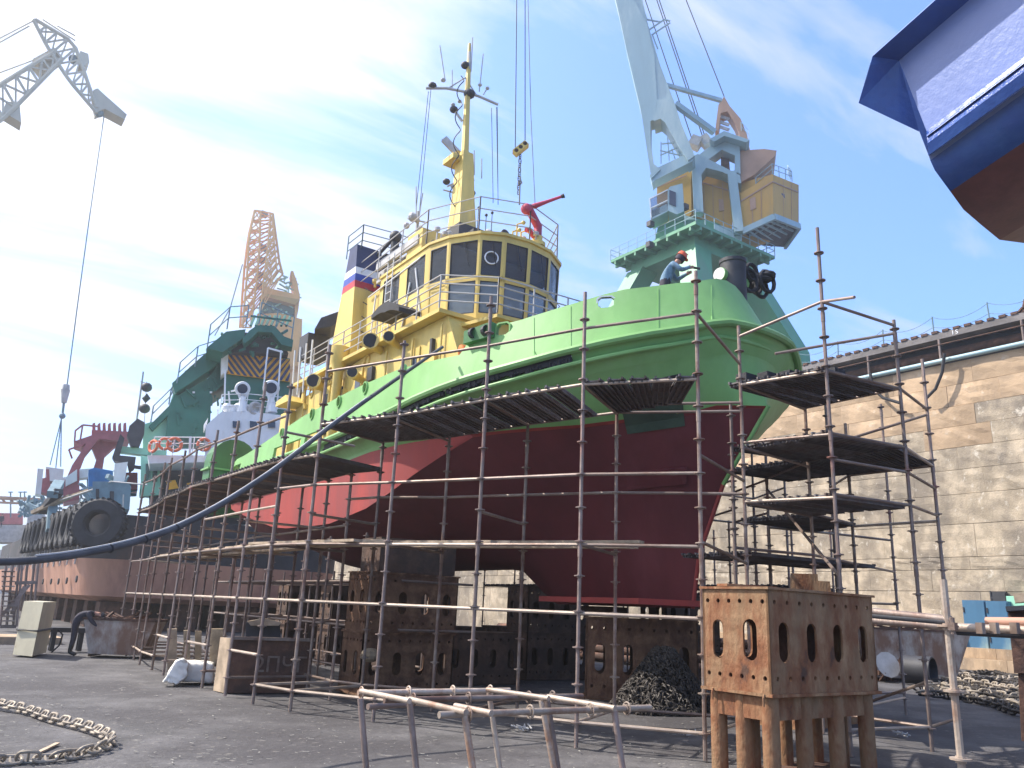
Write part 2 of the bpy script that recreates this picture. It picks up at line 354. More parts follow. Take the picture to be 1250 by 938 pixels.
# two stone steps along the foot of the wall and the ledge behind them
steps = thing('stone_steps', (42.6, 21, 0), None, None, kind='structure')
for r_, (x0, x1, z0, z1) in enumerate([(41.9, 44.0, 0, .52), (42.5, 44.0, .53, 1.02)]):
    y = 11+r_*.7
    while y < 40:
        w = random.uniform(2.2, 3.0)
        me = shared(('step', r_, int(w*2)), lambda: mesh_of(MB().bb((0, 0, 0), (x1-x0-.01, int(w*2)/2-.02, z1-z0)), 'step_block', M['stonecap']))
        inst(me, 'step_block', steps, (x0, y, z0)); y += int(w*2)/2
# crane-rail girder, pipes and rope fence along the wall top
gir = thing('crane_rail_girder', (WX+.6, 25, WZ), 'long dark steel girder with pale top flange running along the top of the stone wall', 'girder')
mb = MB(); mb.bb((WX+1.5, -20, WZ), (WX+1.9, 140, WZ+1.75)); part(mb, 'web', M['dark'], gir)
mb = MB(); mb.bb((WX+.3, -20, WZ+1.45), (WX+2.0, 140, WZ+1.82)); part(mb, 'flange', M['flange'], gir)
mb = MB()
for i in range(230): mb.bb((WX+.25, 2+i*.6, WZ+1.825), (WX+.75, 2.34+i*.6, WZ+1.96))
part(mb, 'rail_clips', M['rustdk'], gir, kind='stuff')
for i in range(24): rod('support_post', (WX+.35, 4+i*4.3, WZ), (WX+.35, 4+i*4.3, WZ+1.45), .07, M['post'], gir)
pp = MB().tube([(WX+1.1, -20, WZ+.75), (WX+1.1, 140, WZ+.75)], .27, 12)
single(pp, 'steam_pipe', M['rustdk'], 'thick dark brown pipe lying along the top of the stone wall under the girder', 'pipe', smooth=True)
pp = MB().tube([(WX+.3, -20, WZ+1.12), (WX+.3, 140, WZ+1.12)], .04, 6); single(pp, 'thin_pipe', M['rustdk'], 'thin dark pipe above the thick brown pipe on the stone wall top', 'pipe')
pp = MB().tube([(WX+.22, -20, WZ+.14), (WX+.22, 140, WZ+.14)], .13, 10)
single(pp, 'water_pipe', M['cranelb'], 'pale blue pipe lying on the edge of the stone wall below the girder', 'pipe', smooth=True)
fence = thing('rope_fence', (WX+.9, 25, WZ+1.82), 'fence of thin posts with two sagging wire ropes on top of the wall girder', 'fence')
fy = [9.5+3.05*i for i in range(17)]
for i, y in enumerate(fy):
    rod('fence_post', (WX+.9, y, WZ+1.82), (WX+.9, y+.05*math.sin(i*7), WZ+3.1), .045, M['greybl'], fence)
    if i+1 < len(fy):
        for zz, sg in ((3.05, .42), (2.45, .3)):
            pts = [(WX+.9, y+(fy[i+1]-y)*t, WZ+zz-sg*4*t*(1-t)) for t in [j/8 for j in range(9)]]
            part(MB().tube(pts, .018, 5), 'rope', M['greybl'], fence)
# white stencil on the flange, "15"
def text(name, s, size, loc, xdir, up, m, parent, ex=.01):
    c = bpy.data.curves.new('t', 'FONT'); c.body = s; c.size = size; c.extrude = ex; c.align_x = 'CENTER'; c.align_y = 'CENTER'
    o = bpy.data.objects.new('t', c); COL.objects.link(o); dg = bpy.context.evaluated_depsgraph_get()
    me = bpy.data.meshes.new_from_object(o.evaluated_get(dg)); bpy.data.objects.remove(o)
    x = V(xdir).normalized(); u = V(up).normalized(); z = x.cross(u); u = z.cross(x)
    for v in me.vertices: v.co = V(loc)-wloc(parent)+x*v.co.x+u*v.co.y+z*v.co.z
    me.materials.clear(); me.materials.append(m); t = bpy.data.objects.new(name, me); COL.objects.link(t); t.parent = parent; return t
text('stencil', 'I S', .34, (WX+.29, at(1166, 406, X=WX+.3).y, WZ+1.63), (0, -1, 0), (0, 0, 1), M['white'], gir)
# cut end of a dark bundle on the quay edge, far right
mb = MB(); p = at(1250, 375, X=WX+1)
for i in range(14):
    a = V((p.x+random.uniform(-.4, .6), p.y+random.uniform(-1.6, .5), WZ+1.85)); mb.bar(a, a+V((random.uniform(-.3, .3), random.uniform(-.6, .6), random.uniform(.3, 1.0))), .14, .1)
single(mb, 'scrap_heap', M['rustdk'], 'small heap of dark scrap on the wall top at the right edge of the photo', 'scrap')
# hoses hanging down the wall
for k, (pts, lab) in enumerate([(((1153, 432), (1150, 455), (1142, 475), (1130, 487)), 'black hose hanging over the top right of the stone wall'), (((1062, 455), (1066, 475), (1078, 486), (1098, 492)), 'short black hose looped on the stone wall behind the upper scaffold deck')]):
    single(MB().tube([at(x, y, X=WX-.12) for x, y in pts], .09, 8), 'hanging_hose', M['rubber'], lab, 'hose', smooth=True)
# ------------------------------------------------------------------ green tug on the keel blocks
TC = 13.5
tug = thing('tugboat', (TC, 20, 2.0), 'green tug with yellow superstructure and dark red bottom, surrounded by scaffolding', 'tugboat')
def interp(tab, y):
    if y <= tab[0][0]: return tab[0][1]
    for (a, b), (c, d) in zip(tab, tab[1:]):
        if y <= c: return b+(d-b)*(y-a)/(c-a)
    return tab[-1][1]
Z0 = [(10.95, 9.12), (11.06, 8.88), (11.46, 8.66), (11.9, 8.55), (12.67, 8.27), (13.65, 8.03), (14.3, 7.98), (15.1, 7.95), (15.15, 7.45), (16.4, 7.5), (17.8, 7.6), (20.5, 7.6), (24.2, 7.42), (29.3, 6.87), (33, 6.7)]
Z1 = [(10.1, 7.72), (10.2, 7.66), (10.5, 7.46), (11.3, 7.23), (12.1, 7.05), (13.2, 6.85), (14.2, 6.75), (15.6, 6.62), (17.4, 6.45), (19.4, 6.34), (21.4, 6.25), (25, 6.2), (33, 6.05)]
Z5 = [(10.4, 7.1), (10.7, 6.93), (11.2, 6.78), (11.85, 6.53), (13, 6.29), (14.35, 6.13), (18, 5.95), (22, 5.85), (33, 5.7)]
Z6 = [(10.7, 6.05), (11.1, 5.9), (12, 5.8), (13, 5.7), (23, 5.62), (33, 5.4)]
Z7 = [(15.5, 5.62), (16.5, 5.2), (18.2, 4.5), (19.3, 4.18), (21.7, 3.9), (25.6, 3.98), (28, 4.4), (31, 5.0), (33, 5.3)]
ZK = [(11, 2.0), (16.5, 2.0), (18.0, 2.9), (27, 2.9), (33, 4.4)]
def lev(k):
    """(stem Y, entrance length, half beam, m, z function)"""
    return [(10.95, 6.6, 4.45, 2.0, lambda y: interp(Z0, y)), (10.2, 7.0, 4.55, 2.0, lambda y: interp(Z1, y)),
            (9.95, 7.0, 4.76, 2.0, lambda y: interp(Z1, y)+.0), (10.12, 7.0, 4.58, 2.0, lambda y: interp(Z1, y)-.27), (10.04, 7.0, 4.65, 2.0, lambda y: interp(Z1, y)-.31),
            (10.2, 7.2, 4.45, 2.0, lambda y: interp(Z1, y)-.52), (10.22, 7.6, 4.38, 1.95, lambda y: min(interp(Z5, y), interp(Z1, y)-.6)),
            (10.02, 9.3, 4.36, 1.12, lambda y: min(interp(Z6, y), interp(Z1, y)-.7)), (10.1, 9.4, 4.3, 1.1, lambda y: (interp(Z6, y)-.04) if y < 15.5 else interp(Z7, y)),
            (11.25, 9.5, 2.9, 1.1, lambda y: (interp(Z7, y)*.55+3.05*.45) if y > 15.5 else 4.55),
            (11.95, 9.0, 1.3, 1.2, lambda y: 3.05 if y < 27 else 3.05+(y-27)*.25), (12.15, 6, .22, 1.0, lambda y: interp(ZK, y)),
            (10.16, 8.2, 4.36, 1.6, lambda y: (min(interp(Z5, y), interp(Z1, y)-.6)+min(interp(Z6, y), interp(Z1, y)-.7))/2)][k]
YE = 32.6
ts = [0, .0008, .003, .007, .013, .02, .03, .042, .056, .072, .09, .11, .13, .155, .18, .2023, .2077, .24, .28, .32, .36, .41, .46, .51, .56, .61, .66, .71, .76, .81, .86, .9, .94, .965, .985, 1.0]
def lp(k, t, side=-1, off=0):
    Ys, Ln, B, m_, zf = lev(k); y = Ys+(YE-Ys)*t; q = min((y-Ys)/Ln, 1.0)
    hb = B*(1-(1-q)**2)**(1/m_)
    e = max(0, (y-(YE-2.2))/2.2); hb *= 1-.22*e**2.2
    z = zf(y)
    return V((TC+side*max(0, hb-off), y, z))
def band(ks, mb, mi=0, side=(-1, 1), t0=0, t1=1, off=0):
    tt = [t for t in ts if t0 <= t <= t1]
    for s in side:
        P = [[lp(k, t, s, off) for t in tt] for k in ks]; n = len(tt)
        mb.add([p for r in P for p in r], [(i*n+j, i*n+j+1, (i+1)*n+j+1, (i+1)*n+j) for i in range(len(ks)-1) for j in range(n-1)], mi)
    return mb
def bol(o, cutter):
    md = o.modifiers.new('b', 'BOOLEAN'); md.object = cutter; md.operation = 'DIFFERENCE'; md.solver = 'EXACT'
    dg = bpy.context.evaluated_depsgraph_get(); me = bpy.data.meshes.new_from_object(o.evaluated_get(dg)); o.modifiers.clear(); o.data = me; bpy.data.objects.remove(cutter)
def weld(o, smooth=True, ang=32):
    b = bmesh.new(); b.from_mesh(o.data); bmesh.ops.remove_doubles(b, verts=b.verts, dist=.002); bmesh.ops.recalc_face_normals(b, faces=b.faces); b.to_mesh(o.data); b.free()
    for p in o.data.polygons: p.use_smooth = smooth
    o.data.set_sharp_from_angle(angle=R_(ang))
# bulwark: outer skin and inner skin closed on top
bw = MB(); tt = ts
for s in (-1, 1):
    O = [[lp(0, t, s), lp(1, t, s) + V((0, 0, .0))] for t in tt]; I = [[lp(0, t, s, .09)+V((0, .05 if t < .05 else 0, 0)), lp(1, t, s, .09)+V((0, .05 if t < .05 else 0, 0))] for t in tt]
    n = len(tt); vs = [p for a, b in O for p in (a, b)]+[p for a, b in I for p in (a, b)]
    fs = []
    for j in range(n-1):
        a = 2*j; c = 2*n+2*j
        fs += [(a, a+2, a+3, a+1), (c, c+1, c+3, c+2), (a, c, c+2, a+2), (a+1, a+3, c+3, c+1)]
    e = 2*(n-1); fs += [(e, 2*n+e, 2*n+e+1, e+1)]
    bw.add(vs, fs)
bwo = part(bw, 'bulwark', M['green'], tug); weld(bwo)
def portpt(x, y, k0=0, k1=1):
    """point of the port bulwark seen at photo pixel (x, y)"""
    best = None; r = ray(x, y)
    for i in range(400):
        t = i/400; p = lp(k0, t, -1); q_ = lp(k1, t, -1); f = r.x*p.y-r.y*p.x
        if best is None or abs(f) < best[0]: best = (abs(f), t, p)
    t = best[1]; p = best[2]; sc = math.hypot(p.x, p.y)/math.hypot(r.x, r.y); pt = V((0, 0, EYE))+r*sc
    a = lp(0, max(0, t-.01), -1); b = lp(0, min(1, t+.01), -1); d = (b-a); d.z = 0; d.normalize()
    return pt, d
cut = MB(); frames = []
for x, y, w, h, sq in [(740, 371, .34, .27, 1), (615, 403, .34, .28, 1), (493, 453, .22, .3, 0), (447, 474, .22, .3, 0), (415, 491, .22, .3, 0), (382, 506, .22, .3, 0), (345, 529, .2, .28, 0)]:
    pt, d = portpt(x, y); nrm = V((d.y, -d.x, 0)); m = 8 if sq else 14; pts = []
    if sq: prof = [(-1, -.6), (-.6, -1), (.6, -1), (1, -.6), (1, .6), (.6, 1), (-.6, 1), (-1, .6)]
    else: prof = [(math.cos(2*math.pi*i/14), math.sin(2*math.pi*i/14)) for i in range(14)]
    mk = lambda s_: [pt+d*(a*w/2*s_)+V((0, 0, b*h/2*s_)) for a, b in prof]
    cut.prism([p-nrm*.6 for p in mk(1)], nrm*1.2)
    frames.append((mk(1.0), mk(1.22), nrm, sq))
# freeing slots low in the bulwark
for x0, x1 in ((326, 372), (405, 432), (436, 470)):
    t0, d0 = portpt(x0, 0); t1, d1 = portpt(x1, 0); y0, y1 = t0.y, t1.y
    for ya, yb in ((y0, y1),):
        cut.bb((TC-5.2, min(ya, yb), interp(Z1, ya)+.08), (TC-3.9, max(ya, yb), interp(Z1, ya)+.5))
co = cut.build('cutter', M['green']); co.location = V((0, 0, 0))
bwo_loc = wloc(tug); co.data.transform(Matrix.Translation((0, 0, 0)))
bpy.context.view_layer.update()
try: bol(bwo, co)
except Exception as ex: print('bool fail', ex)
for i, (a, b, nrm, sq) in enumerate(frames):
    mb = MB(); n = len(a); a2 = [p-nrm*.06 for p in a]; b2 = [p-nrm*.06 for p in b]; a3 = [p+nrm*.05 for p in a]; b3 = [p+nrm*.02 for p in b]
    mb.add(a2+b2+a3+b3, [(j, (j+1) % n, n+(j+1) % n, n+j) for j in range(n)]+[(j, 2*n+j, 2*n+(j+1) % n, (j+1) % n) for j in range(n)]+[(n+j, n+(j+1) % n, 3*n+(j+1) % n, 3*n+j) for j in range(n)]+[(2*n+j, 3*n+j, 3*n+(j+1) % n, 2*n+(j+1) % n) for j in range(n)])
    part(mb, 'fairlead_rim', M['white'] if i == 0 else M['green'], tug, smooth=False)
weld(part(band([1, 2, 3, 4, 5], MB()), 'rubbing_strake', M['green'], tug), ang=28)
for zo, rr_, of in ((-.06, .085, .0), (-.36, .05, -.1)):
    P_ = [lp(2, t, -1)+V((-of*-1, 0, zo)) for t in reversed(ts)]+[lp(2, t, 1)+V((of, 0, zo)) for t in ts[1:]]
    if zo < -.2: P_ = [V((TC+(p.x-TC)*.965, p.y+.16*max(0, 1-(p.y-9.9)/4), p.z)) for p in P_]
    part(MB().tube(P_, rr_, 8), 'strake_bar', M['green'], tug, smooth=True)
weld(part(band([5, 6, 12, 7], MB()), 'hull_topside', M['green'], tug), ang=45)
weld(part(band([7, 8], MB()), 'hull_side', M['redlit'], tug))
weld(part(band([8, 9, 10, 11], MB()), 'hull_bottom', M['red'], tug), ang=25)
mb = MB(); mb.add([lp(11, t, -1) for t in ts]+[lp(11, t, 1) for t in ts], [(j, j+1, len(ts)+j+1, len(ts)+j) for j in range(len(ts)-1)]); part(mb, 'keel_plate', M['red'], tug)
# transom
mb = MB(); mb.add([lp(k, 1, -1) for k in (1, 5, 6, 7)]+[lp(k, 1, 1) for k in (7, 6, 5, 1)], [tuple(range(8))]); part(mb, 'transom', M['greendk'], tug)
mb = MB(); mb.add([lp(k, 1, -1) for k in (7, 8, 9, 10, 11)]+[lp(k, 1, 1) for k in (11, 10, 9, 8, 7)], [tuple(range(10))]); part(mb, 'lower_transom', M['red'], tug)
# green stem bar, running down the raked bow
pts = [V((TC, lev(k)[0]-.05, lp(k, 0).z)) for k in (7,)]+[V((TC, 11.25-.05, 4.55)), V((TC, 11.9, 3.1))]
part(MB().tube(pts[:2], .045, 8), 'stem_bar', M['green'], tug, smooth=True)
part(MB().tube(pts[1:]+[V((TC, 12.1, 2.0))], .045, 8), 'lower_stem_bar', M['redlit'], tug, smooth=True)
# forefoot flange
mb = MB(); mb.prism([(TC-1.1, 12.6, 2.04), (TC, 11.9, 2.04), (TC+1.1, 12.6, 2.04), (TC+1.1, 16, 2.04), (TC-1.1, 16, 2.04)], (0, 0, .12)); part(mb, 'forefoot', M['redlit'], tug)
# deck
mb = MB(); mb.add([lp(1, t, -1, .05)-V((0, 0, .06)) for t in ts]+[lp(1, t, 1, .05)-V((0, 0, .06)) for t in ts], [(j, j+1, len(ts)+j+1, len(ts)+j) for j in range(len(ts)-1)]); part(mb, 'deck', M['deck'], tug)
# anchor pocket low in the bow flare
pk = [(750, 473), (831, 457), (834, 512), (820, 570), (772, 574), (758, 505)]
def hullpt(x, y, k=6):
    r = ray(x, y); best = None
    for i in range(500):
        p = lp(k, i/900, -1); f = abs(r.x*p.y-r.y*p.x)
        if best is None or f < best[0]: best = (f, p)
    p = best[1]; sc = math.hypot(p.x, p.y)/math.hypot(r.x, r.y); return V((0, 0, EYE))+r*sc
from mathutils.bvhtree import BVHTree
def hull_tree():
    vs = []; fs = []
    for o in tug.children:
        if o.name.split('.')[0] in ('bulwark', 'rubbing_strake', 'hull_topside', 'hull_side', 'hull_bottom'):
            b0_ = len(vs); vs += [v.co+wloc(tug) for v in o.data.vertices]; fs += [[b0_+i for i in p.vertices] for p in o.data.polygons]
    return BVHTree.FromPolygons(vs, fs)
HT = hull_tree()
def onhull(x, y):
    r = ray(x, y).normalized(); h = HT.ray_cast(V((0, 0, EYE)), r); return (h[0], h[1] if h[1].dot(r) < 0 else -h[1]) if h[0] else (None, None)
def patch(poly, off, nm, m, nu=10, nv_=4):
    """four photo corners laid on the hull skin, standing proud by off"""
    mb = MB(); P = []
    for j in range(nv_+1):
        for i in range(nu+1):
            u, v = i/nu, j/nv_; (ax, ay), (bx, by), (cx_, cy_), (dx_, dy_) = poly
            x = (ax*(1-u)+bx*u)*(1-v)+(dx_*(1-u)+cx_*u)*v; y = (ay*(1-u)+by*u)*(1-v)+(dy_*(1-u)+cy_*u)*v
            h, n_ = onhull(x, y)
            if h is None: return
            P.append((h, n_))
    F_ = [h+n_*off for h, n_ in P]; B_ = [h-n_*.02 for h, n_ in P]; k = nu+1; N_ = len(P)
    fs = [(j*k+i, j*k+i+1, (j+1)*k+i+1, (j+1)*k+i) for j in range(nv_) for i in range(nu)]
    rim = [i for i in range(k)]+[j*k+nu for j in range(1, nv_+1)]+[nv_*k+i for i in range(nu-1, -1, -1)]+[j*k for j in range(nv_-1, 0, -1)]
    fs += [(rim[i], rim[(i+1) % len(rim)], N_+rim[(i+1) % len(rim)], N_+rim[i]) for i in range(len(rim))]
    return part(mb.add(F_+B_, fs), nm, m, tug, smooth=False)
patch([(751, 474), (831, 456), (832, 474), (757, 492)], .012, 'pocket_shade', M['black'])  # flush black patch, the dark inside the recess painted on the skin
patch([(757, 492), (832, 474), (836, 520), (766, 530)], .015, 'pocket_plate', M['greydk'])
patch([(764, 578), (838, 570), (838, 590), (766, 598)], .05, 'bolster', M['red'])
for x in (651, 696, 803, 868):
    ya = {651: 388, 696: 374, 803: 353, 868: 349}[x]; yb = {651: 438, 696: 424, 803: 402, 868: 396}[x]
    patch([(x, ya), (x+1.1, ya), (x+1.3, yb), (x+.2, yb)], .012, 'weld_seam', M['green'], 1, 5)
patch([(612, 447), (700, 424), (700, 425.2), (612, 448.2)], .02, 'weld_seam', M['green'], 8, 1)
patch([(930, 455), (936, 455), (920, 495), (914, 495)], .004, 'scuff', M['greendk'], 2, 4) if False else None
# draught of paint: soft-edged boundary bands
# welded seams and panel ribs on the outside of the bulwark
for x in ():
    a, d = portpt(x, {651: 392, 696: 376}[x]); b, d2 = portpt(x, {651: 436, 696: 424}[x]); part(MB().bar(a-V((.02, .02, 0)), V((a.x-.02, a.y-.02, b.z)), .03, .03), 'seam', M['green'], tug)
# dark green roller fairlead box where the bulwark steps up
a, d = portpt(585, 415)
nv = V((-d.y, d.x, 0)); nv = nv if nv.dot(V((a.x, a.y, 0))) < 0 else -nv
b0 = portpt(606, 415)[0]; a0 = portpt(573, 420)[0]; zt = 8.02; zb = 7.62
fb = MB(); dd = (b0-a0); dd.z = 0
fb.prism([V((a0.x, a0.y, zb)), V((b0.x, b0.y, zb+.05)), V((b0.x, b0.y, zt)), V((a0.x, a0.y, zt-.1))]+[], nv*.22)
part(fb, 'fairlead_box', M['greendk'], tug)
for f0 in (.28, .74):
    c = a0+dd*f0; c.z = 7.83; part(MB().lathe(c+nv*.18, [(.13, 0), (.13, .1), (.09, .1), (.09, 0)], 12, Matrix.Rotation(math.pi/2, 3, 'X') @ Matrix.Rotation(0, 3, 'Z')), 'roller_opening', M['black'], tug)
# dark green ribbed stern quarter block
q0 = MB(); cx0 = TC-3.9; prof = []
for i in range(11):
    a = math.pi*i/10; prof.append((cx0-.1-1.0*math.cos(a)*.9, 7.0+.9*math.sin(a)))
pts = [V((x, 33.2, z)) for x, z in prof]+[V((cx0+.8, 33.2, 4.9)), V((cx0-1.0, 33.2, 4.9))]
q0.prism(pts, V((0, -.9, 0))); part(q0, 'stern_fender', M['greendk'], tug)
for z in (5.4, 6.0, 6.6): part(MB().bb((cx0-1.1, 33.22, z), (cx0+.85, 32.2, z+.07)), 'fender_rib', M['green'], tug)

# black rubber remains along the strake, just under the bulwark
mb = MB(); rr = random.Random(3); rp = [(398, 545), (430, 529), (448, 520), (483, 504), (534, 480), (589, 461), (640, 449), (700, 435)]
x = 398.0
while x < 697:
    st_x = rr.uniform(2.0, 4.0); y0_, y1_ = interp(rp, x), interp(rp, x+st_x); h0, n0 = onhull(x, y0_+2.2); h1, n1_ = onhull(x+st_x, y1_+2.2)
    if h0 and h1:
        n_ = V((n0.x, n0.y, 0)).normalized()
        if rr.random() > .05: mb.bar(h0+n_*.03, h1+n_*.03, .07, .13+rr.uniform(0, .06))
        if rr.random() > .55: mb.box(h0+n_*.04-V((0, 0, rr.uniform(.04, .1))), (.09, .09, rr.uniform(.06, .14)))
    x += st_x
part(mb, 'worn_rubber_strip', M['rubber'], tug, kind='stuff')
mb = MB(); x = 398.0
while x < 697:
    h0, n0 = onhull(x, interp(rp, x)-.4); h1, n1_ = onhull(x+3, interp(rp, x+3)-.4)
    if h0 and h1 and rr.random() > .3: mb.bar(h0+n0*.012, h1+n1_*.012, .02, .03)
    x += 3
part(mb, 'worn_edge', M['white'], tug, kind='stuff')
# ---- deckhouse (tier 1)
PX = 11.0; SX = 16.0
dh = MB(); dh.prism([V((PX, y, 6.1)) for y in (17.6, 30.2)]+[V((PX, 30.2, 9.35)), V((PX, 24.3, 9.85)), V((PX, 18.9, 9.85)), V((PX, 18.2, 8.6)), V((PX, 17.6, 8.2))], V((SX-PX, 0, 0)))
part(dh, 'deckhouse', M['yellow'], tug)
for x, y in ((397, 497), (437, 478), (505, 455), (416, 488)):   # doors and ports on the side
    p = at(x, y, X=PX); f = part(MB().bb((PX-.04, p.y-.33, p.z-.55), (PX+.02, p.y+.33, p.z+.75)), 'door', M['yellow'], tug); part(MB().bb((PX-.055, p.y-.2, p.z-.3), (PX-.03, p.y+.2, p.z+.45)), 'door_window', M['glassdk'], f)
for i, (x, y) in enumerate([(448, 440), (380, 480), (404, 463)]):
    p = at(x, y, X=PX-.02); part(MB().torus(p, .17, .03, 'X'), 'porthole_rim', M['yellow'], tug)
# mushroom vents and stubs on the side
for x, y, s in ((452, 420, .3), (383, 468, .3), (474, 415, .2), (430, 458, .22)):
    p = at(x, y, X=PX-.45); v = MB(); v.tube([p+V((.5, .1, -.1)), p+V((.1, 0, 0)), p+V((-.12, -.25, .02))], s*.7, 12, rr=[s*.5, s*.7, s*.95]); o = part(v, 'ventilator', M['yellow'], tug, smooth=True)
    part(MB().lathe(p+V((-.13, -.27, .02)), [(s*.8, 0), (s*.75, .03)], 12, (V((-.4, -.9, 0))).to_track_quat('Z', 'Y').to_matrix()), 'vent_mouth', M['black'], o)
for x in (412, 421): # vertical trunks with the flared head
    p = at(x, 460, X=PX-.3); mb = MB().lathe((p.x, p.y, 6.2), [(.16, 0), (.16, 3.3), (.3, 3.7), (.36, 4.1), (.36, 4.25), (.1, 4.3)], 14); part(mb, 'vent_trunk', M['yellow'], tug, smooth=True); break
# pipes and lockers for clutter along the side
rr = random.Random(11)
for i in range(16):
    y = rr.uniform(18.5, 29.5); z = rr.uniform(6.4, 9.3); h = rr.uniform(.2, .7)
    part(MB().bb((PX-.12, y, z), (PX, y+rr.uniform(.1, .5), z+h)), 'locker', [M['yellow'], M['canvas'], M['yellow'], M['dark']][i % 4], tug)
for i in range(7):
    y = 19+i*1.7; rod('side_pipe', (PX-.1, y, 6.2), (PX-.1, y, 9.6), .035, M['yellow'], tug)
# boat deck
mb = MB(); mb.bb((PX-.35, 18.8, 9.86), (SX+.35, 30.0, 9.98)); part(mb, 'boat_deck', M['yellow'], tug)
def railing(parent, pts, h, nr, m, r=.022, post=1.4, name='railing'):
    for a, b in zip(pts, pts[1:]):
        a, b = V(a), V(b); n = max(1, round((b-a).length/post))
        for k in range(1, nr+1): rod('rail', a+V((0, 0, h*k/nr)), b+V((0, 0, h*k/nr)), r, m, parent, 6)
        for k in range(n+1): p = a.lerp(b, k/n); rod('stanchion', p, p+V((0, 0, h)), r*1.15, m, parent, 6)
railing(tug, [(PX-.3, 29.5, 9.98), (PX-.3, 18.9, 9.98), (11.7, 17.4, 9.7), (15.3, 17.2, 9.7)], 1.05, 4, M['canvas'])
# bulwark-height platform ahead of the bridge
mb = MB(); mb.prism([V((11.3, 19.2, 9.58)), V((11.7, 17.4, 9.58)), V((15.3, 17.4, 9.58)), V((15.8, 19.2, 9.58))], V((0, 0, .1))); part(mb, 'fore_platform', M['yellow'], tug)
mb = MB(); mb.bb((11.9, 17.7, 8.0), (15.1, 19.2, 9.58)); part(mb, 'fore_house', M['yellow'], tug)
# ---- wheelhouse
wh0, wh1, whm = 9.98, 12.75, 11.35
plan = [(11.3, 24.2), (11.3, 20.7), (11.5, 19.9), (12.03, 19.02), (12.65, 18.66), (13.5, 18.55), (14.4, 18.72), (15.2, 19.25), (15.65, 20.2), (15.7, 24.2)]
NP = len(plan)
flare = .07
def wp(i, z):
    x, y = plan[i]; cxx, cyy = TC, 21.4; k = 1+ (flare*(z-wh0)/(wh1-wh0))*(1 if 0 < i < NP-1 else .0)*.55
    return V((cxx+(x-cxx)*k, cyy+(y-cyy)*k, z))
wh = part(MB().prism([wp(i, wh0) for i in range(NP)], V((0, 0, .22))), 'wheelhouse', M['yellow'], tug)
body = MB()
for i in range(NP-1):
    a0, b0, a1, b1 = wp(i, wh0), wp(i+1, wh0), wp(i, wh1), wp(i+1, wh1)
    out = (a0+b0)/2-V((TC, 21.4, wh0)); out.z = 0; out.normalize()
    def Q(u, w, o=0): return (a0.lerp(b0, u)).lerp(a1.lerp(b1, u), w)+out*o
    rows = [(0, .1), (.46, .53), (.93, 1.0)]
    frm = MB()
    for w0, w1 in rows: frm.prism([Q(0, w0), Q(1, w0), Q(1, w1), Q(0, w1)], -out*.09)
    L_ = (b0-a0).length; us = [.065/L_*1.2, 1-.065/L_*1.2] 
    wins = [(us[0], us[1])]
    if i == 0: wins = [(.08, .42), (.58, .92)]
    if i == NP-2: wins = [(.06, .45), (.55, .94)]
    edges = [0]+[q for w in wins for q in w]+[1]
    for e in range(0, len(edges), 2): frm.prism([Q(edges[e], .1), Q(edges[e+1], .1), Q(edges[e+1], .93), Q(edges[e], .93)], -out*.09)
    fo = part(frm, 'window_wall', M['yellow'], tug)
    for u0, u1 in wins:
        for j, (w0, w1) in enumerate(((.1, .46), (.53, .93))):
            if i in (0, NP-2) and j == 0: part(MB().prism([Q(u0, w0, -.02), Q(u1, w0, -.02), Q(u1, w1, -.02), Q(u0, w1, -.02)], -out*.05), 'wall_panel', M['yellow'], fo); continue
            if i == 1 and j == 0: part(MB().prism([Q(u0, w0, -.02), Q(u1, w0, -.02), Q(u1, w1, -.02), Q(u0, w1, -.02)], -out*.05), 'wall_panel', M['yellow'], fo); continue
            part(MB().prism([Q(u0, w0, -.03), Q(u1, w0, -.03), Q(u1, w1, -.03), Q(u0, w1, -.03)], -out*.012), 'window_pane', M['glasslo'] if (j == 0 or (i*5+j) % 7 == 3) else M['glass'], fo)
            g_ = MB(); bw_ = .03
            for (c, d_) in (((u0, w0), (u1, w0)), ((u1, w0), (u1, w1)), ((u1, w1), (u0, w1)), ((u0, w1), (u0, w0))): g_.bar(Q(*c, -.015), Q(*d_, -.015), .03, .03, up=out)
            part(g_, 'window_gasket', M['black'], fo)
            if i == 3 and j == 1: part(MB().torus(Q(.5, .73, .01), .2, .022, 'Z', M=out.to_track_quat('Z', 'Y').to_matrix()), 'clear_view_screen', M['white'], fo)
mb = MB(); mb.prism([wp(i, wh1)+ (wp(i, wh1)-V((TC, 21.4, wh1)))*.02 for i in range(NP)], V((0, 0, .09))); part(mb, 'wheelhouse_roof', M['yellow'], tug)
mb = MB(); mb.bb((12.2, 19.8, wh0+.22), (14.8, 20.4, wh0+1.05)); mb.bb((12.5, 22.6, wh0+.2), (15.4, 23.0, wh1-.4)); mb.bb((12.6, 21.0, wh0+.9), (13.2, 21.5, wh0+1.6)); part(mb, 'bridge_console', M['dark'], tug)
zr = wh1+.14
railing(tug, [(11.2, 26.0, zr-.2), (11.2, 20.9, zr), (12.0, 19.1, zr), (13.5, 18.5, zr), (15.0, 19.0, zr), (15.8, 20.6, zr), (15.8, 24, zr)], 1.2, 3, M['canvas'], .02, 1.5)
part(MB().bb((11.6, 19.9, wh1-.14), (15.4, 24.1, wh1-.1)), 'cabin_ceiling', M['cream'], tug); part(MB().bb((11.7, 24.0, wh0+.2), (15.3, 24.06, wh1-.2)), 'cabin_back_wall', M['canvas'], tug)
# side house aft of the wheelhouse, and boat-shaped name board
mb = MB(); mb.bb((11.35, 24.2, 9.98), (15.6, 25.6, 12.4)); part(mb, 'chart_room', M['yellow'], tug)
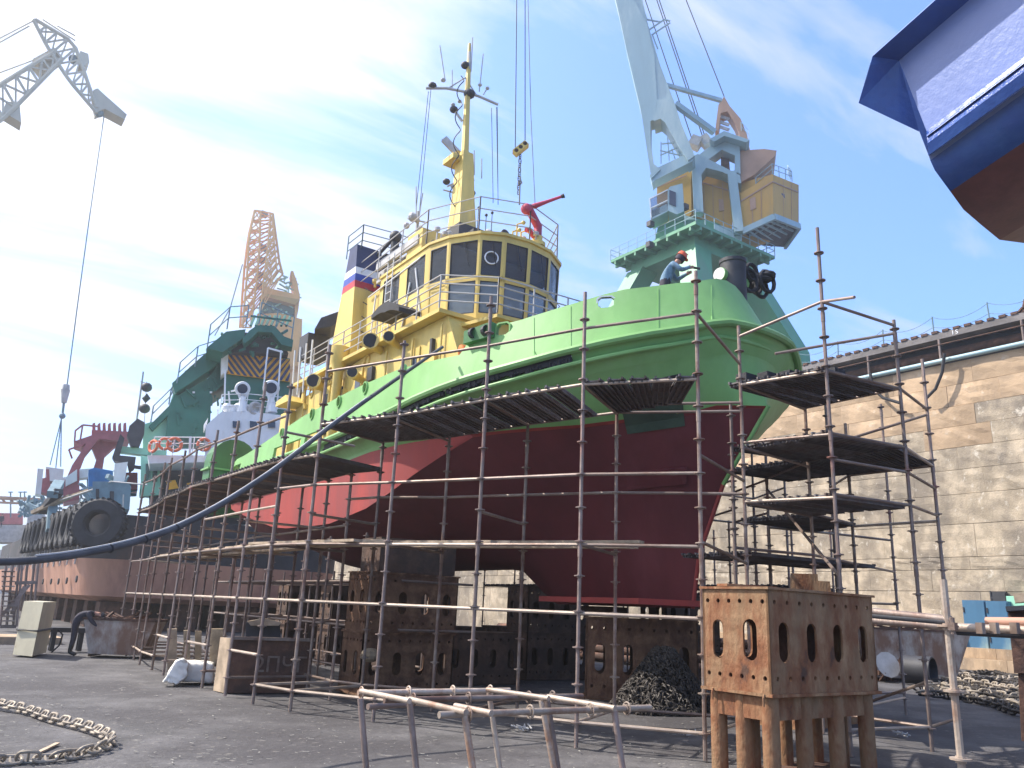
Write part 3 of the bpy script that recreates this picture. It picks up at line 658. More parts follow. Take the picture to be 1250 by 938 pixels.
# roof equipment
nb = MB(); nb.bb((11.25, 21.6, zr+.28), (11.33, 24.6, zr+.62)); nbo = part(nb, 'name_board', M['canvas'], tug)
mb = MB(); mb.bb((11.3, 21.4, zr), (12.2, 22.4, zr+.8)); part(mb, 'roof_locker', M['yellow'], tug)
mb = MB(); mb.bb((11.5, 22.5, zr), (12.1, 25.0, zr+.4)); part(mb, 'roof_duct', M['canvas'], tug)
for i in range(9):
    y = 20.5+i*.6; part(MB().lathe((11.6, y, zr-.02), [(.05, 0), (.05, .12), (.12, .18), (.12, .3), (.04, .34)], 10), 'roof_vent', [M['canvas'], M['dark'], M['yellow']][i % 3], tug)
p = at(597, 268, Y=20.2); rd = part(MB().lathe((p.x, p.y, zr), [(.2, 0), (.3, .12), (.27, .42), (.2, .45)], 14), 'radome_base', M['canvas'], tug, smooth=True); part(MB().ball((p.x, p.y, zr+.62), .22, 12), 'radome', M['canvas'], rd, smooth=True)
p = at(616, 268, Y=19.8); sp = part(MB().tube([(p.x, p.y, zr), (p.x, p.y, zr+.5)], .03), 'lamp_stand', M['dark'], tug); part(MB().lathe((p.x, p.y, zr+.62), [(.02, -.14), (.13, -.1), (.15, .05), (.15, .1)], 12, Matrix.Rotation(R_(80), 3, 'X')), 'searchlight', M['dark'], sp)
# fire monitor
c = V((14.0, 18.75, zr)); fm = part(MB().lathe(c, [(.26, 0), (.26, .12), (.16, .2), (.16, .35)], 14), 'monitor_base', M['yellow'], tug, smooth=True)
b0 = at(652, 252, Y=18.6); b1 = at(686, 240, Y=18.0)
part(MB().tube([c+V((0, 0, .3)), c+V((0, 0, .7)), V((b0.x-.25, b0.y, b0.z-.1)), b0, b0.lerp(b1, .5), b1], .1, 12, rr=[.13, .14, .14, .09, .055, .045]), 'monitor_barrel', M['firered'], fm, smooth=True)
part(MB().ball(V((b0.x-.3, b0.y, b0.z-.2)), .18, 10), 'monitor_elbow', M['firered'], fm, smooth=True); part(MB().lathe(b1, [(.06, -.03), (.075, .08)], 10, (b1-b0).to_track_quat('Z', 'Y').to_matrix()), 'nozzle', M['black'], fm)
part(MB().tube([c+V((-.15, 0, .3)), c+V((-.4, -.05, .45)), c+V((-.5, -.05, .4))], .08), 'monitor_handwheel', M['firered'], fm, smooth=True)
# second, dark fire monitor on its pole behind the funnel platform
p = at(482, 300, X=12.2); mb = MB(); mb.tube([(p.x, p.y, 12.3), (p.x, p.y, p.z+.1)], .16, 10); mb.ball((p.x, p.y, p.z+.35), .24); mb.tube([(p.x, p.y, p.z+.4), (p.x-.5, p.y+.9, p.z-.55)], .07, 8); mb.ball((p.x+.2, p.y-.1, p.z-.2), .18); part(mb, 'aft_monitor', M['dark'], tug, smooth=True)
# ---- mast
mz0 = zr-.1; mx, my = 13.1, 21.9
mbm = MB()
def sq(z, w, d): return [V((mx+i*w/2, my+j*d/2+.04*(z-13), z)) for i, j in ((-1, -1), (1, -1), (1, 1), (-1, 1))]
secs = [(mz0, .85, 1.0), (15.6, .55, .65), (17.4, .42, .48), (17.45, .2, .2), (21.0, .13, .13), (22.2, .08, .08)]
vs = []; 
for z, w, d in secs: vs += sq(z, w, d)
fs = [(0, 1, 2, 3)]+[(4*i+j, 4*i+(j+1) % 4, 4*i+4+(j+1) % 4, 4*i+4+j) for i in range(len(secs)-1) for j in range(4)]+[(20, 21, 22, 23)]
mbm.add(vs, fs); part(mbm, 'mast', M['yellow'], tug)
mb = MB(); mb.bb((mx-.5, my-.6, mz0+.5), (mx+.5, my+.62, mz0+1.5)); part(mb, 'mast_collar', M['dark'], tug)
ma = lambda x, y: at(x, y, D=math.hypot(mx, my+.3))
ya0, yam, ya1 = ma(520, 108), ma(566, 112), ma(608, 128)
yd = part(MB().tube([ya0, ma(545, 108), yam], .05).tube([yam, ma(585, 118), ya1], .05), 'yard', M['canvas'], tug)
part(MB().tube([ma(549, 107), ma(568, 95), ma(582, 117)], .03), 'yard_brace', M['canvas'], yd)
for a, b in (((543, 96), (537, 56)), ((575, 88), (577, 46)), ((585, 112), (590, 66)), ((552, 108), (552, 86)), ((590, 116), (596, 106)), ((573, 85), (573, 64)), ((579, 214), (579, 184)), ((588, 218), (588, 194)), ((508, 262), (508, 228)), ((512, 262), (516, 236))):
    part(MB().tube([ma(*a), ma(*b)], .022 if a[0] != 573 else .06, 6), 'aerial', M['canvas'], tug)
for x, y, s in ((528, 105, .16), (553, 128, .08), (568, 80, .17), (554, 134, .16), (561, 124, .08), (573, 115, .22), (545, 222, .14), (576, 236, .14), (553, 228, .09), (541, 98, .1), (586, 104, .08), (595, 108, .08), (559, 188, .14)):
    part(MB().ball(ma(x, y), s, 10, (1, 1, .8)), 'mast_lamp', M['dark'] if s > .1 else M['canvas'], tug, smooth=True)
for a, b, r in (((554, 134), (564, 148), .05), ((546, 228), (558, 222), .03), ((565, 224), (579, 220), .04), ((570, 150), (570, 186), .035), ((541, 232), (556, 236), .03)):
    part(MB().tube([ma(*a), ma(*b)], r, 6), 'bracket', M['canvas'], tug)
# radar scanner on its shelf
sc0, sc1 = ma(542, 170), ma(561, 190)
part(MB().bar(sc0, sc1, .16, .24), 'radar_scanner', M['canvas'], tug)
p = ma(557, 198); part(MB().box(p, (.7, .7, .2)).box(p+V((.05, 0, .22)), (.3, .3, .3)), 'radar_shelf', M['yellow'], tug)
# coil of cable down the mast
pts = []
for i in range(60):
    z = 15.2+i*.09; a = i*.55; pts.append(V((mx-.42+.11*math.cos(a), my+.1+.11*math.sin(a), z)))
part(MB().tube(pts, .02, 5), 'cable_coil', M['dark'], tug)
for (a, b) in (((523, 112), (508, 255)), ((526, 110), (512, 258)), ((600, 132), (602, 248)), ((606, 131), (608, 245)), ((607, 131), (608, 250))):
    part(MB().tube([ma(*a), ma(*b)], .012, 5), 'halyard', M['dark'], tug)
# cluster of lamps aft on the wheelhouse roof
p = at(510, 268, X=12); mb = MB(); mb.tube([(p.x, p.y, zr-.2), (p.x, p.y, p.z+.3)], .06)
for i in range(6): mb.ball(p+V((random.uniform(-.3, .3), random.uniform(-.4, .4), random.uniform(-.3, .3))), random.uniform(.09, .17), 8)
mb.tube([p+V((-.4, 0, -.1)), p+V((.4, 0, .0))], .03); part(mb, 'lamp_cluster', M['canvas'], tug)
# crowded fittings round the wheelhouse roof
rr = random.Random(17)
for i in range(22):
    a = wp(1+i % (NP-2), wh1); b_ = wp(2+(i % (NP-2)) if 2+(i % (NP-2)) < NP else NP-1, wh1); p = a.lerp(b_, rr.random()); p = V((TC+(p.x-TC)*rr.uniform(.7, .97), 21.4+(p.y-21.4)*rr.uniform(.7, .97), wh1+.1)); h = rr.uniform(.12, .55); k = i % 4
    mb = MB()
    if k == 0: mb.tube([p, p+V((0, 0, h))], .025, 6).lathe(p+V((0, 0, h)), [(.03, -.06), (.09, -.04), (.1, .06), (.05, .1)], 10)
    elif k == 1: mb.box(p+V((0, 0, .1)), (.22, .3, .2))
    elif k == 2: mb.tube([p, p+V((0, 0, h+.5))], .014, 5).ball(p+V((0, 0, h+.5)), .05, 8)
    else: mb.tube([p, p+V((0, 0, h)), p+V((.12, -.12, h+.05))], .03, 7).ball(p+V((.14, -.14, h+.05)), .07, 8)
    part(mb, ('roof_lamp', 'junction_box', 'whip_aerial', 'loudspeaker')[k], [M['canvas'], M['yellow'], M['dark'], M['dark']][(i*7) % 4], tug)
# wipers and hand rails on the bridge windows, ladder and pipes on the house side
for i in range(2, NP-2):
    a = wp(i, wh0+2.55).lerp(wp(i+1, wh0+2.55), .5); o_ = (a-V((TC, 21.4, a.z))); o_.z = 0; o_.normalize(); b_ = wp(i, wh0+1.75).lerp(wp(i+1, wh0+1.75), .7)
    part(MB().bar(a+o_*.04, b_+o_*.04, .02, .02), 'wiper', M['black'], tug)
for z in (11.33,): 
    for i in range(1, NP-1): rod('grab_rail', wp(i, z)+(wp(i, z)-V((TC, 21.4, z)))*.03, wp(i+1, z)+(wp(i+1, z)-V((TC, 21.4, z)))*.03, .014, M['canvas'], tug, 6)
lx = 11.24
for dy in (0, .4): rod('ladder_stile', (lx, 23.2+dy, 9.98), (lx, 23.2+dy, 13.4), .022, M['cream'], tug, 6)
for k in range(11): rod('ladder_rung', (lx, 23.2, 10.2+k*.3), (lx, 23.6, 10.2+k*.3), .016, M['cream'], tug, 6)
for (y0_, z0_, y1_, z1_) in ((20.9, 10.1, 21.6, 12.3), (22.3, 10.0, 21.9, 11.9), (24.6, 10.0, 24.4, 12.2), (25.0, 12.3, 20.9, 12.6)): rod('side_pipe', (lx+.02, y0_, z0_), (lx+.02, y1_, z1_), .03, M['cream'], tug, 6)
# ---- funnels with the flag band
def funnel(x0, x1, y0, y1, z0, z1, sideo):
    def sec(z):
        k = (z-z0)/(z1-z0); return [V((x0+.1*k, y0+.28*k*2, z)), V((x1-.1*k, y0+.28*k*2, z)), V((x1-.1*k, y1-.0*k, z)), V((x0+.1*k, y1-.7*k, z))]
    root = None
    bands = [(z0, .62, 'yellow', 'funnel'), (.62, .68, 'flagred', 'red_stripe'), (.68, .74, 'flagblue', 'blue_stripe'), (.74, .80, 'white', 'white_stripe'), (.80, 1.0, 'navy', 'funnel_top')]
    za = z0
    for _, fr, mt, nm in bands:
        zb = z0+(z1-z0)*fr; vs = sec(za)+sec(zb)
        o = part(MB().add(vs, [(0, 1, 2, 3), (4, 5, 6, 7)]+[(j, (j+1) % 4, 4+(j+1) % 4, 4+j) for j in range(4)]), nm, M[mt], root or tug)
        if root is None: root = o
        za = zb
    for i in range(5):
        z = z0+.5+i*.55
        part(MB().tube([(x0+.35, y0+.12, z+.12), (x0+.45, y0-.03, z), (x0+.8, y0-.03, z-.03), (x0+.95, y0+.12, z+.1)], .018, 5), 'foothold', M['dark'], root)
funnel(10.9, 12.1, 25.3, 27.2, 9.98, 14.6, -1)
funnel(15.0, 16.2, 25.3, 27.2, 9.98, 14.6, 1)
ar = MB(); pts = [V((12.0, 25.6, 14.35)), V((15.1, 25.6, 14.35)), V((15.1, 25.6, 12.9))]+[V((15.1-.3-2.5*i/8, 25.6, 12.95+.25*math.sin(math.pi*i/8))) for i in range(NP)]+[V((12.0, 25.6, 12.9))]
ar.prism(pts, V((0, 1.2, 0))); part(ar, 'funnel_bridge', M['navy'], tug)
mb = MB(); mb.bb((12.0, 25.5, 14.36), (15.1, 27.0, 14.42)); part(mb, 'monitor_platform', M['dark'], tug)
railing(tug, [(11.1, 27.0, 14.42), (11.1, 25.7, 14.42), (12.4, 25.55, 14.42), (15, 25.55, 14.42)], .95, 3, M['greybl'], .02, .9)
# black liferaft canopy and davit aft
part(slab([(384, 402), (392, 388), (420, 378), (442, 362), (442, 370), (424, 386), (404, 399)], 30.3, 1.6), 'canopy', M['dark'], tug)
p = at(385, 393, X=11); part(MB().bb((PX-.3, p.y-.2, 10.9), (PX+.6, p.y+.7, 11.9)), 'raft_box', M['dark'], tug)
for k in range(4): rod('davit_post', (PX-.35, 28.2+k*.55, 9.4), (PX-.35, 28.35+k*.6, 11.4), .035, M['cream'], tug)
mb = MB(); mb.prism([V((PX-.7, y, z)) for y, z in ((29.2, 9.1), (30.6, 9.1), (30.6, 9.3), (29.6, 9.4))], V((1.5, 0, 0))); part(mb, 'aft_wing', M['yellow'], tug)
mb = MB(); mb.bb((PX-.2, 30.2, 6.1), (SX-1, 31.3, 9.0)); part(mb, 'aft_house', M['yellow'], tug)
# upturned black work boat on the deckhouse forward corner
mb = MB(); c0 = at(497, 382, X=11.05)
for i in range(13):
    pass
pts = [c0+V((.0, 1.0-1.9*i/12, .3*math.sin(math.pi*i/12)-.25*(i/12))) for i in range(13)]
mb.prism(pts+[p+V((0, 0, -.34+.2*abs(i-6)/6)) for i, p in reversed(list(enumerate(pts)))], V((-.75, 0, 0))); part(mb, 'rubber_boat', M['rubber'], tug)
mb = MB(); c = at(520, 392, X=11.2)
mb.tube([c+V((0, .3, -.1)), c+V((0, -.5, -.1))], .14, 10); part(mb, 'winch_drum', M['yellow'], tug)
# bow bitts: black upright pipe and pale green crossed pipe end
p = at(895, 338, X=14.3); zt = p.z+.45
part(MB().lathe((p.x, p.y, interp(Z1, p.y)-.05), [(.3, 0), (.3, zt-interp(Z1, p.y)-.1), (.32, zt-interp(Z1, p.y)-.08), (.32, zt-interp(Z1, p.y)), (.27, zt-interp(Z1, p.y)), (.27, zt-interp(Z1, p.y)-.2)], 18), 'towing_bitt', M['dark'], tug, smooth=True)
a = at(878, 335, X=13.9); cr_ = part(MB().tube([a, V((p.x+.5, p.y+.1, a.z-.02))], .17, 14), 'bitt_crossbar', M['green'], tug, smooth=True)
part(MB().lathe(a, [(.16, -.012), (.16, .012)], 14, (V((1, .1, 0))).to_track_quat('Z', 'Y').to_matrix()), 'bitt_cap', M['cream'], cr_)
b = at(915, 338, X=15.0); mb = MB()
for i in range(12): mb.torus(b+V((random.uniform(-.3, .5), random.uniform(-.2, .2), random.uniform(-.25, .2))), random.uniform(.14, .3), .05, random.choice('XYZ'), 12, 6)
part(mb, 'mooring_rope', M['rubber'], tug, smooth=True)
# ------------------------------------------------------------------ scaffolding
def post_mesh(L_, m, r=.03):
    def mk():
        b = MB(); b.tube([(0, 0, 0), (0, 0, L_)], r, 8); z = .33
        while z < L_-.05:
            b.lathe((0, 0, z-.008), [(r+.052, 0), (r+.052, .016)], 10); b.lathe((0, 0, z-.03), [(r+.012, 0), (r+.012, .05)], 8); z += .5
        z = 2.6
        while z < L_-.3: b.lathe((0, 0, z), [(r+.006, 0), (r+.006, .16)], 8); z += 2.0
        return mesh_of(b, 'standard', m, True)
    return shared(('post', round(L_, 1), m.name, r), mk)
def standard(parent, x, y, top, m=None, z=0):
    m = m or random.choice([M['post'], M['steel'], M['post']]); L_ = round(top-z, 1)
    o = inst(post_mesh(L_, m), 'standard', parent, (x, y, z)); 
    o.rotation_euler = (0, 0, random.uniform(0, 6)); return o
def ledger(parent, p0, p1, m=None, r=.026):
    return rod('ledger', p0, p1, r, m or random.choice([M['steel'], M['steel'], M['tubelt'], M['post']]), parent)
def deck_mesh(L_):
    def mk():
        b = MB(); b.box((0, 0, 0), (.29, L_, .025))
        for i in (-.125, -.045, .045, .125): b.box((i, 0, -.03), (.022, L_-.04, .045))
        for e in (-1, 1):
            b.box((0, e*(L_/2-.06), -.03), (.27, .03, .05))
            for i in (-.1, .1): b.box((i, e*(L_/2+.0), .012), (.03, .09, .035))
        return mesh_of(b, 'deck_board', M['plank'])
    return shared(('deck', round(L_, 2)), mk)
def platform(parent, a, b, c, d, step=.305, skip=()):
    """a-b outer edge, d-c inner edge; boards run from outer to inner"""
    a, b, c, d = map(V, (a, b, c, d)); n = max(1, int((b-a).length/step))
    for i in range(n):
        if i in skip: continue
        t = (i+.5)/n; p = a.lerp(b, t); q = d.lerp(c, t); v = q-p; L_ = round(v.length+.06, 1)
        o = inst(deck_mesh(L_), 'deck_board', parent, p.lerp(q, .5)+V((0, 0, .03+random.uniform(0, .012))), v.to_track_quat('Y', 'Z'))
sc = thing('side_scaffold', (6.2, 19, 0), 'long tube scaffold with decks along the left side and bow quarter of the green tug', 'scaffold')
# outer row of standards: (x, y, top)
out_ = [(5.6, 28.6, 5.6), (5.61, 27.13, 5.4), (5.48, 25.5, 5.6), (5.27, 23.77, 5.5), (5.24, 22.25, 5.5), (5.14, 20.69, 5.4), (5.2, 19.3, 5.6), (5.23, 17.87, 5.6), (5.25, 16.40, 6.2), (5.32, 15.03, 5.9), (5.58, 13.92, 6.55), (6.39, 12.45, 6.4), (7.17, 10.87, 7.0), (7.93, 9.28, 6.75), (8.95, 7.85, 7.05)]
inn_ = [(7.3, 28.7, 4.9), (7.25, 27.2, 4.6), (7.15, 25.6, 4.6), (7.0, 23.9, 4.7), (6.95, 22.35, 4.6), (6.9, 20.8, 4.7), (6.9, 19.35, 4.6), (6.9, 17.9, 4.7), (6.9, 16.45, 4.6), (6.9, 15.3, 4.6), (7.15, 14.5, 5.2), (8.0, 13.35, 5.2), (8.75, 11.8, 5.3), (9.55, 10.25, 5.4), (10.95, 8.65, 6.75)]
for x, y, t in out_: standard(sc, x, y, t)
for x, y, t in inn_: standard(sc, x, y, t, M['steel'])
PZ = lambda i: 4.38 if i < 9 else (4.95 if i <= 11 else (5.15 if i == 12 else 5.25))
RZ = lambda i: 5.3 if i < 9 else (5.95 if i == 10 else 6.15)
def P3(t, z): return V((t[0], t[1], z))
for i in range(len(out_)-1):
    a, b = out_[i], out_[i+1]; c, d = inn_[i+1], inn_[i]
    for z in (1.8, 2.78): ledger(sc, P3(a, z), P3(b, z), M['tubelt'] if z < 2 else random.choice([M['tubelt'], M['steel']]))
    if i >= 9: ledger(sc, P3(a, 3.83), P3(b, 3.83))
    elif i >= 6: ledger(sc, P3(a, 3.5), P3(b, 3.5), M['tubelt'])
    if i in (4, 6, 8, 10, 13): ledger(sc, P3(a, .83 if i < 9 else .33), P3(b, .83 if i < 9 else .33), M['tubelt'])
    if i in (0, 1, 2, 3, 12, 11): ledger(sc, P3(a, .33), P3(b, .33), M['tubelt'])
    if i == 9: ledger(sc, P3(a, .33), P3(b, .33), M['tubelt'])
    for z in (1.8, 3.83 if i > 8 else 3.3): ledger(sc, P3(d, z), P3(c, z), M['steel'])
    ledger(sc, P3(d, .35), P3(c, .35), M['steel'])
    z = (PZ(i) if i < 9 else PZ(i)); zr_ = (5.3, 5.3) if i < 9 else ((6.05, 6.05) if i == 9 else (6.1, 6.15))
    za, zb = (4.38, 4.38) if i < 9 else (PZ(i) if i != 9 else 4.5, PZ(i+1) if i != 9 else 4.95)
    if i == 9: ledger(sc, P3(a, 4.38), P3(b, 4.38), M['tubelt']); ledger(sc, P3(d, 4.38), P3(c, 4.38))
    if i >= 10: za = {10: 4.95, 11: 5.02, 12: 5.15, 13: 5.25}[i]; zb = {10: 5.02, 11: 5.15, 12: 5.25, 13: 5.25}[i]
    if i != 9: ledger(sc, P3(a, za), P3(b, zb), M['tubelt']); ledger(sc, P3(d, za), P3(c, zb), M['steel'])
    if i < 9: ledger(sc, P3(a, 5.3-.04*(i > 6)), P3(b, 5.3-.04*(i > 5)), M['steel'])
    elif i >= 10: ledger(sc, P3(a, {10: 5.97, 11: 6.05, 12: 6.1, 13: 6.18}[i]), P3(b, {10: 6.05, 11: 6.1, 12: 6.18, 13: 6.3}[i]), M['post'])
    if i < 9: platform(sc, P3(a, 4.38), P3(b, 4.38), P3(c, 4.38), P3(d, 4.38))
    elif i == 9: platform(sc, P3(a, 4.38), P3(b, 4.38), P3(c, 4.38), P3(d, 4.38))
    elif i < 13: platform(sc, P3(a, za), P3(b, zb), P3(c, zb), P3(d, za), skip=(4,) if i == 12 else ())
    else: platform(sc, P3(a, za), P3(b, zb), V((9.75, 8.95, zb)), P3(d, za))
# cross ledgers between the rows
for i in range(len(out_)):
    for z in (1.8, PZ(i)-.02, .33, 2.78 if i % 2 else 3.3): 
        if i == len(out_)-1 and z > 2: continue
        ledger(sc, P3(out_[i], z), P3(inn_[i], z), random.choice([M['steel'], M['tubelt']]) if z < 3 else M['steel'])
ledger(sc, (8.95, 7.85, 6.3), (10.95, 8.65, 6.1), M['steel']); ledger(sc, (8.95, 7.85, 4.1), (10.95, 8.65, 4.05), M['steel']); ledger(sc, (8.95, 7.85, 2.85), (10.95, 8.65, 2.7), M['steel'])
ledger(sc, (7.93, 9.28, .33), (6.39, 12.45, .33), M['tubelt']); ledger(sc, (10.95, 8.65, 5.4), (9.55, 10.25, 5.4), M['steel'])
# lower walkway of loose timber boards at the 2.8 m lift
bme = [shared(('brd', k), lambda: mesh_of(MB().box((0, 0, 0), (.2, l_, .045)), 'timber_board', M['board'])) for k, l_ in ((0, 2.6), (1, 3.2), (2, 2.1))]
for i in range(3, 13):
    a, b = V(P3(out_[i], 2.84)), V(P3(out_[i+1], 2.84)); c, d = V(P3(inn_[i+1], 2.84)), V(P3(inn_[i], 2.84))
    for k, u in enumerate((.16, .34, .52, .72, .9)):
        if random.random() < .12: continue
        p = a.lerp(d, u); q = b.lerp(c, u); v = q-p
        inst(random.choice(bme), 'timber_board', sc, p.lerp(q, .5)+V((0, 0, .03*k % .07)), (v+V((random.uniform(-.1, .1), 0, 0))).to_track_quat('Y', 'Z'))
# second row beneath the tug, in the dark
us = thing('under_scaffold', (9, 20, 0), 'dim row of scaffold tubes in the shade beneath the tug bottom', 'scaffold')
for i in range(8):
    y = 15.6+i*1.9
    for x in (8.4, 10.2):
        if 15.2 < y < 17.2 and x < 10.3: continue
        standard(us, x+random.uniform(-.1, .1), y, 2.7 if x > 9 else 3.4, M['post'])
    ledger(us, (8.4, y, 1.3), (10.2, y, 1.3), M['steel']); ledger(us, (8.4, y, 2.3), (10.2, y, 2.3), M['steel'])
for z in (.4, 1.3, 2.3): ledger(us, (8.4, 17.5, z), (8.4, 28.9, z), M['steel']); ledger(us, (10.2, 17.5, z), (10.2, 28.9, z), M['steel'])
us2 = thing('starboard_scaffold', (20, 20, 0), 'scaffold frames beyond the far side of the tug, seen under its bottom', 'scaffold')
for i in range(8):
    for x in (19.0, 20.8):
        standard(us2, x, 13.5+i*2.1, 4.6, M['post'])
for x in (19.0, 20.8):
    for z in (.9, 1.8, 2.7): ledger(us2, (x, 13.5, z), (x, 28.2, z), M['steel'])
for i in range(7): platform(us2, (19.0, 13.5+i*2.1, 2.72), (19.0, 15.6+i*2.1, 2.72), (20.8, 15.6+i*2.1, 2.72), (20.8, 13.5+i*2.1, 2.72))
# bow scaffold to the right of the stem
bs = thing('bow_scaffold', (13, 9, 0), 'taller tube scaffold with stepped decks at the right, wrapping round the tug bow', 'scaffold')
R1, R2, R3 = (11.35, 7.25), (13.1, 7.0), (14.95, 7.5)
g2 = [(R1, 8.35), (R2, 7.05), (R3, 6.75), ((13.15, 8.9), 5.9), ((14.95, 9.2), 5.75), ((12.2, 9.9), 5.1), ((14.3, 10.7), 5.6), ((16.0, 10.3), 7.4), ((17.87, 10.05), 6.9), ((15.3, 12.4), 5.9), ((17.0, 12.2), 6.0), ((16.4, 14.3), 6.4), ((18.1, 14.0), 6.4), ((15.0, 11.6), 4.2), ((11.35, 9.2), 5.6), ((17.9, 16.2), 6.4)]
for (x, y), t in g2: standard(bs, x, y, t)
def lg(a, b, z, z2=None, m=None): ledger(bs, (a[0], a[1], z), (b[0], b[1], z2 or z), m)
Q1, Q2 = (13.15, 8.9), (14.95, 9.2); P5 = (10.95, 8.65); QA, QB = (14.3, 10.7), (16.0, 10.3); QC = (17.87, 10.05); QD, QE = (15.3, 12.4), (17.0, 12.2); QF, QG = (16.4, 14.3), (18.1, 14.0)
lg(P5, R1, 6.6, 6.95, M['post']); ledger(bs, R1+(6.95,), at(1043, 363, D=12.75), M['post']); lg(R1, R2, 6.95, 6.9, M['steel']); ledger(bs, at(946, 432, D=14.2), R2+(6.75,), M['steel'])
lg(P5, R1, 5.72, 5.75, M['tubelt']); lg(R1, R2, 5.75); lg(P5, Q1, 5.72); lg(R2, Q1, 5.75); lg(R2, R3, 5.75, 5.8); lg(Q1, R3, 4.9, 5.7); lg(Q1, Q2, 5.2)
platform(bs, (10.95, 8.95, 5.75), (11.35, 7.25, 5.75), (13.12, 7.05, 5.75), (13.15, 8.9, 5.75))
# boards stacked on this deck
for i in range(5):
    p = V((11.25+i*.2, 8.75-i*.3, 5.88)); part(MB().box(p, (.3, .22, .2)), 'stacked_block', M['rubber'], bs)
lg(P5, R1, 4.7); lg(R1, R2, 4.72, None, M['steel']); lg(R2, R3, 4.72); lg(P5, Q1, 4.62); lg(Q1, QA, 4.72); lg(R3, Q2, 4.72); lg(R1, R2, 4.3); lg(R2, R3, 4.3); lg(Q2, QB, 4.72)
platform(bs, (11.4, 9.3, 4.72), (11.4, 7.3, 4.72), (13.1, 7.05, 4.72), (13.15, 8.9, 4.72))
platform(bs, (13.2, 10.9, 4.74), (13.15, 7.15, 4.74), (14.9, 7.5, 4.74), (14.9, 10.6, 4.74))
lg(R1, R2, 3.75); lg(R2, R3, 3.75, 3.8); lg(P5, R1, 3.7); lg(Q1, Q2, 3.75); lg(P5, Q1, 3.7)
platform(bs, (11.4, 9.0, 3.72), (11.4, 7.3, 3.72), (13.1, 7.05, 3.72), (13.15, 8.9, 3.72))
platform(bs, (13.3, 10.6, 3.72), (13.3, 9.0, 3.72), (14.95, 9.2, 3.72), (15.6, 10.5, 3.72)); lg(QA, QB, 3.7); lg(Q2, R3, 3.7); lg(QB, QC, 3.7)
platform(bs, (12.4, 11.4, 2.98), (12.4, 9.6, 2.98), (16.0, 9.4, 2.98), (16.0, 10.9, 2.98)); lg(Q1, QC, 3.0); lg((11.35, 9.2), Q1, 3.0); lg(QA, QD, 3.0)
platform(bs, (14.3, 13.0, 2.3), (14.3, 11.2, 2.3), (17.4, 11.4, 2.3), (17.4, 13.0, 2.3)); lg((12.2, 9.9), QA, 2.2); lg(QD, QE, 2.3); lg(QE, QC, 2.3)
for z in (3.3, 4.3, 5.0): lg(QD, QF, z); lg(QE, QG, z); lg(QF, QG, z); lg(QA, QD, z-.3)
for z in (.35, 1.9): lg(R1, R2, z); lg(R2, R3, z); lg(Q1, Q2, z); lg(Q2, QC, z); lg(R2, Q1, z); lg(QB, QC, z+.1)
lg(R1, QA, 2.5, 4.5); lg(Q2, R2, .4, 1.0)
# ------------------------------------------------------------------ near pole with the rack of tubes at the right edge
np_ = gnd0 = at(1157, 765, D=7.75)
nr = thing('tube_rack', (np_.x, np_.y, 0), 'close upright pole carrying a rack of horizontal scaffold tubes at the right edge', 'tube rack')
inst(post_mesh(2.2, M['tubelt'], .03), 'standard', nr, (np_.x, np_.y, 0))
for (x0, y0), (x1, y1), r, m, d1 in (((1066, 747), (1162, 757), .032, 'steel', 8.3), ((1066, 758), (1160, 766), .03, 'steel', 8.3), ((1066, 752), (1158, 760), .03, 'dark', 8.6), ((1160, 766), (1275, 771), .036, 'tubelt', 7.5), ((1204, 759), (1280, 760), .036, 'hullpink', 7.3), ((1168, 771), (1280, 777), .03, 'dark', 7.8)):
    rod('rack_tube', at(x0, y0, D=7.9), at(x1, y1, D=7.75), r, M[m], nr, 10)
for x in (1197, 1214, 1239): p = at(x, 767, D=7.7); part(MB().bar(p-V((.012, -.008, 0)), p+V((.012, -.008, 0)), .085, .085), 'tube_clamp', M['steel'], nr)
p = at(1163, 765, D=7.65); part(MB().box(p, (.055, .055, .06)).tube([p-V((0, 0, .06)), p+V((0, 0, .07))], .02), 'coupler', M['steel'], nr)
rod('standard', at(1262, 765, D=7.7), V((at(1262, 765, D=7.7).x, at(1262, 765, D=7.7).y, 0)), .03, M['post'], nr)
# brown steel column with slots at the right edge
p0 = at(1232, 780, D=13.5); mb = MB(); w = V((p0.y, -p0.x, 0)).normalized()
col = thing('steel_support', (p0.x, p0.y, 0), 'brown rusty steel support column cut by the right edge of the photo', 'steel column')
part(MB().prism([on(1230, 742, 13.5, (1240, 780)), on(1262, 742, 13.5, (1240, 780)), on(1262, 822, 13.5, (1240, 780)), on(1238, 822, 13.5, (1240, 780))], V((p0.x, p0.y, 0)).normalized()*.5), 'column_head', M['rustdk'], col)
part(MB().prism([on(1243, 823, 13.6, (1240, 780)), on(1262, 823, 13.6, (1240, 780)), on(1262, 905, 13.6, (1240, 780)), on(1247, 905, 13.6, (1240, 780))], V((p0.x, p0.y, 0)).normalized()*.4), 'column_leg', M['rustdk'], col)
part(MB().bar(on(1228, 744, 13.4, (1240, 780)), on(1262, 742, 13.4, (1240, 780)), .6, .06), 'column_plate', M['dark'], col)
part(MB().bar(on(1238, 731, 13.4, (1240, 780)), on(1265, 729, 13.4, (1240, 780)), .4, .12), 'timber_wedge', M['board'], col)
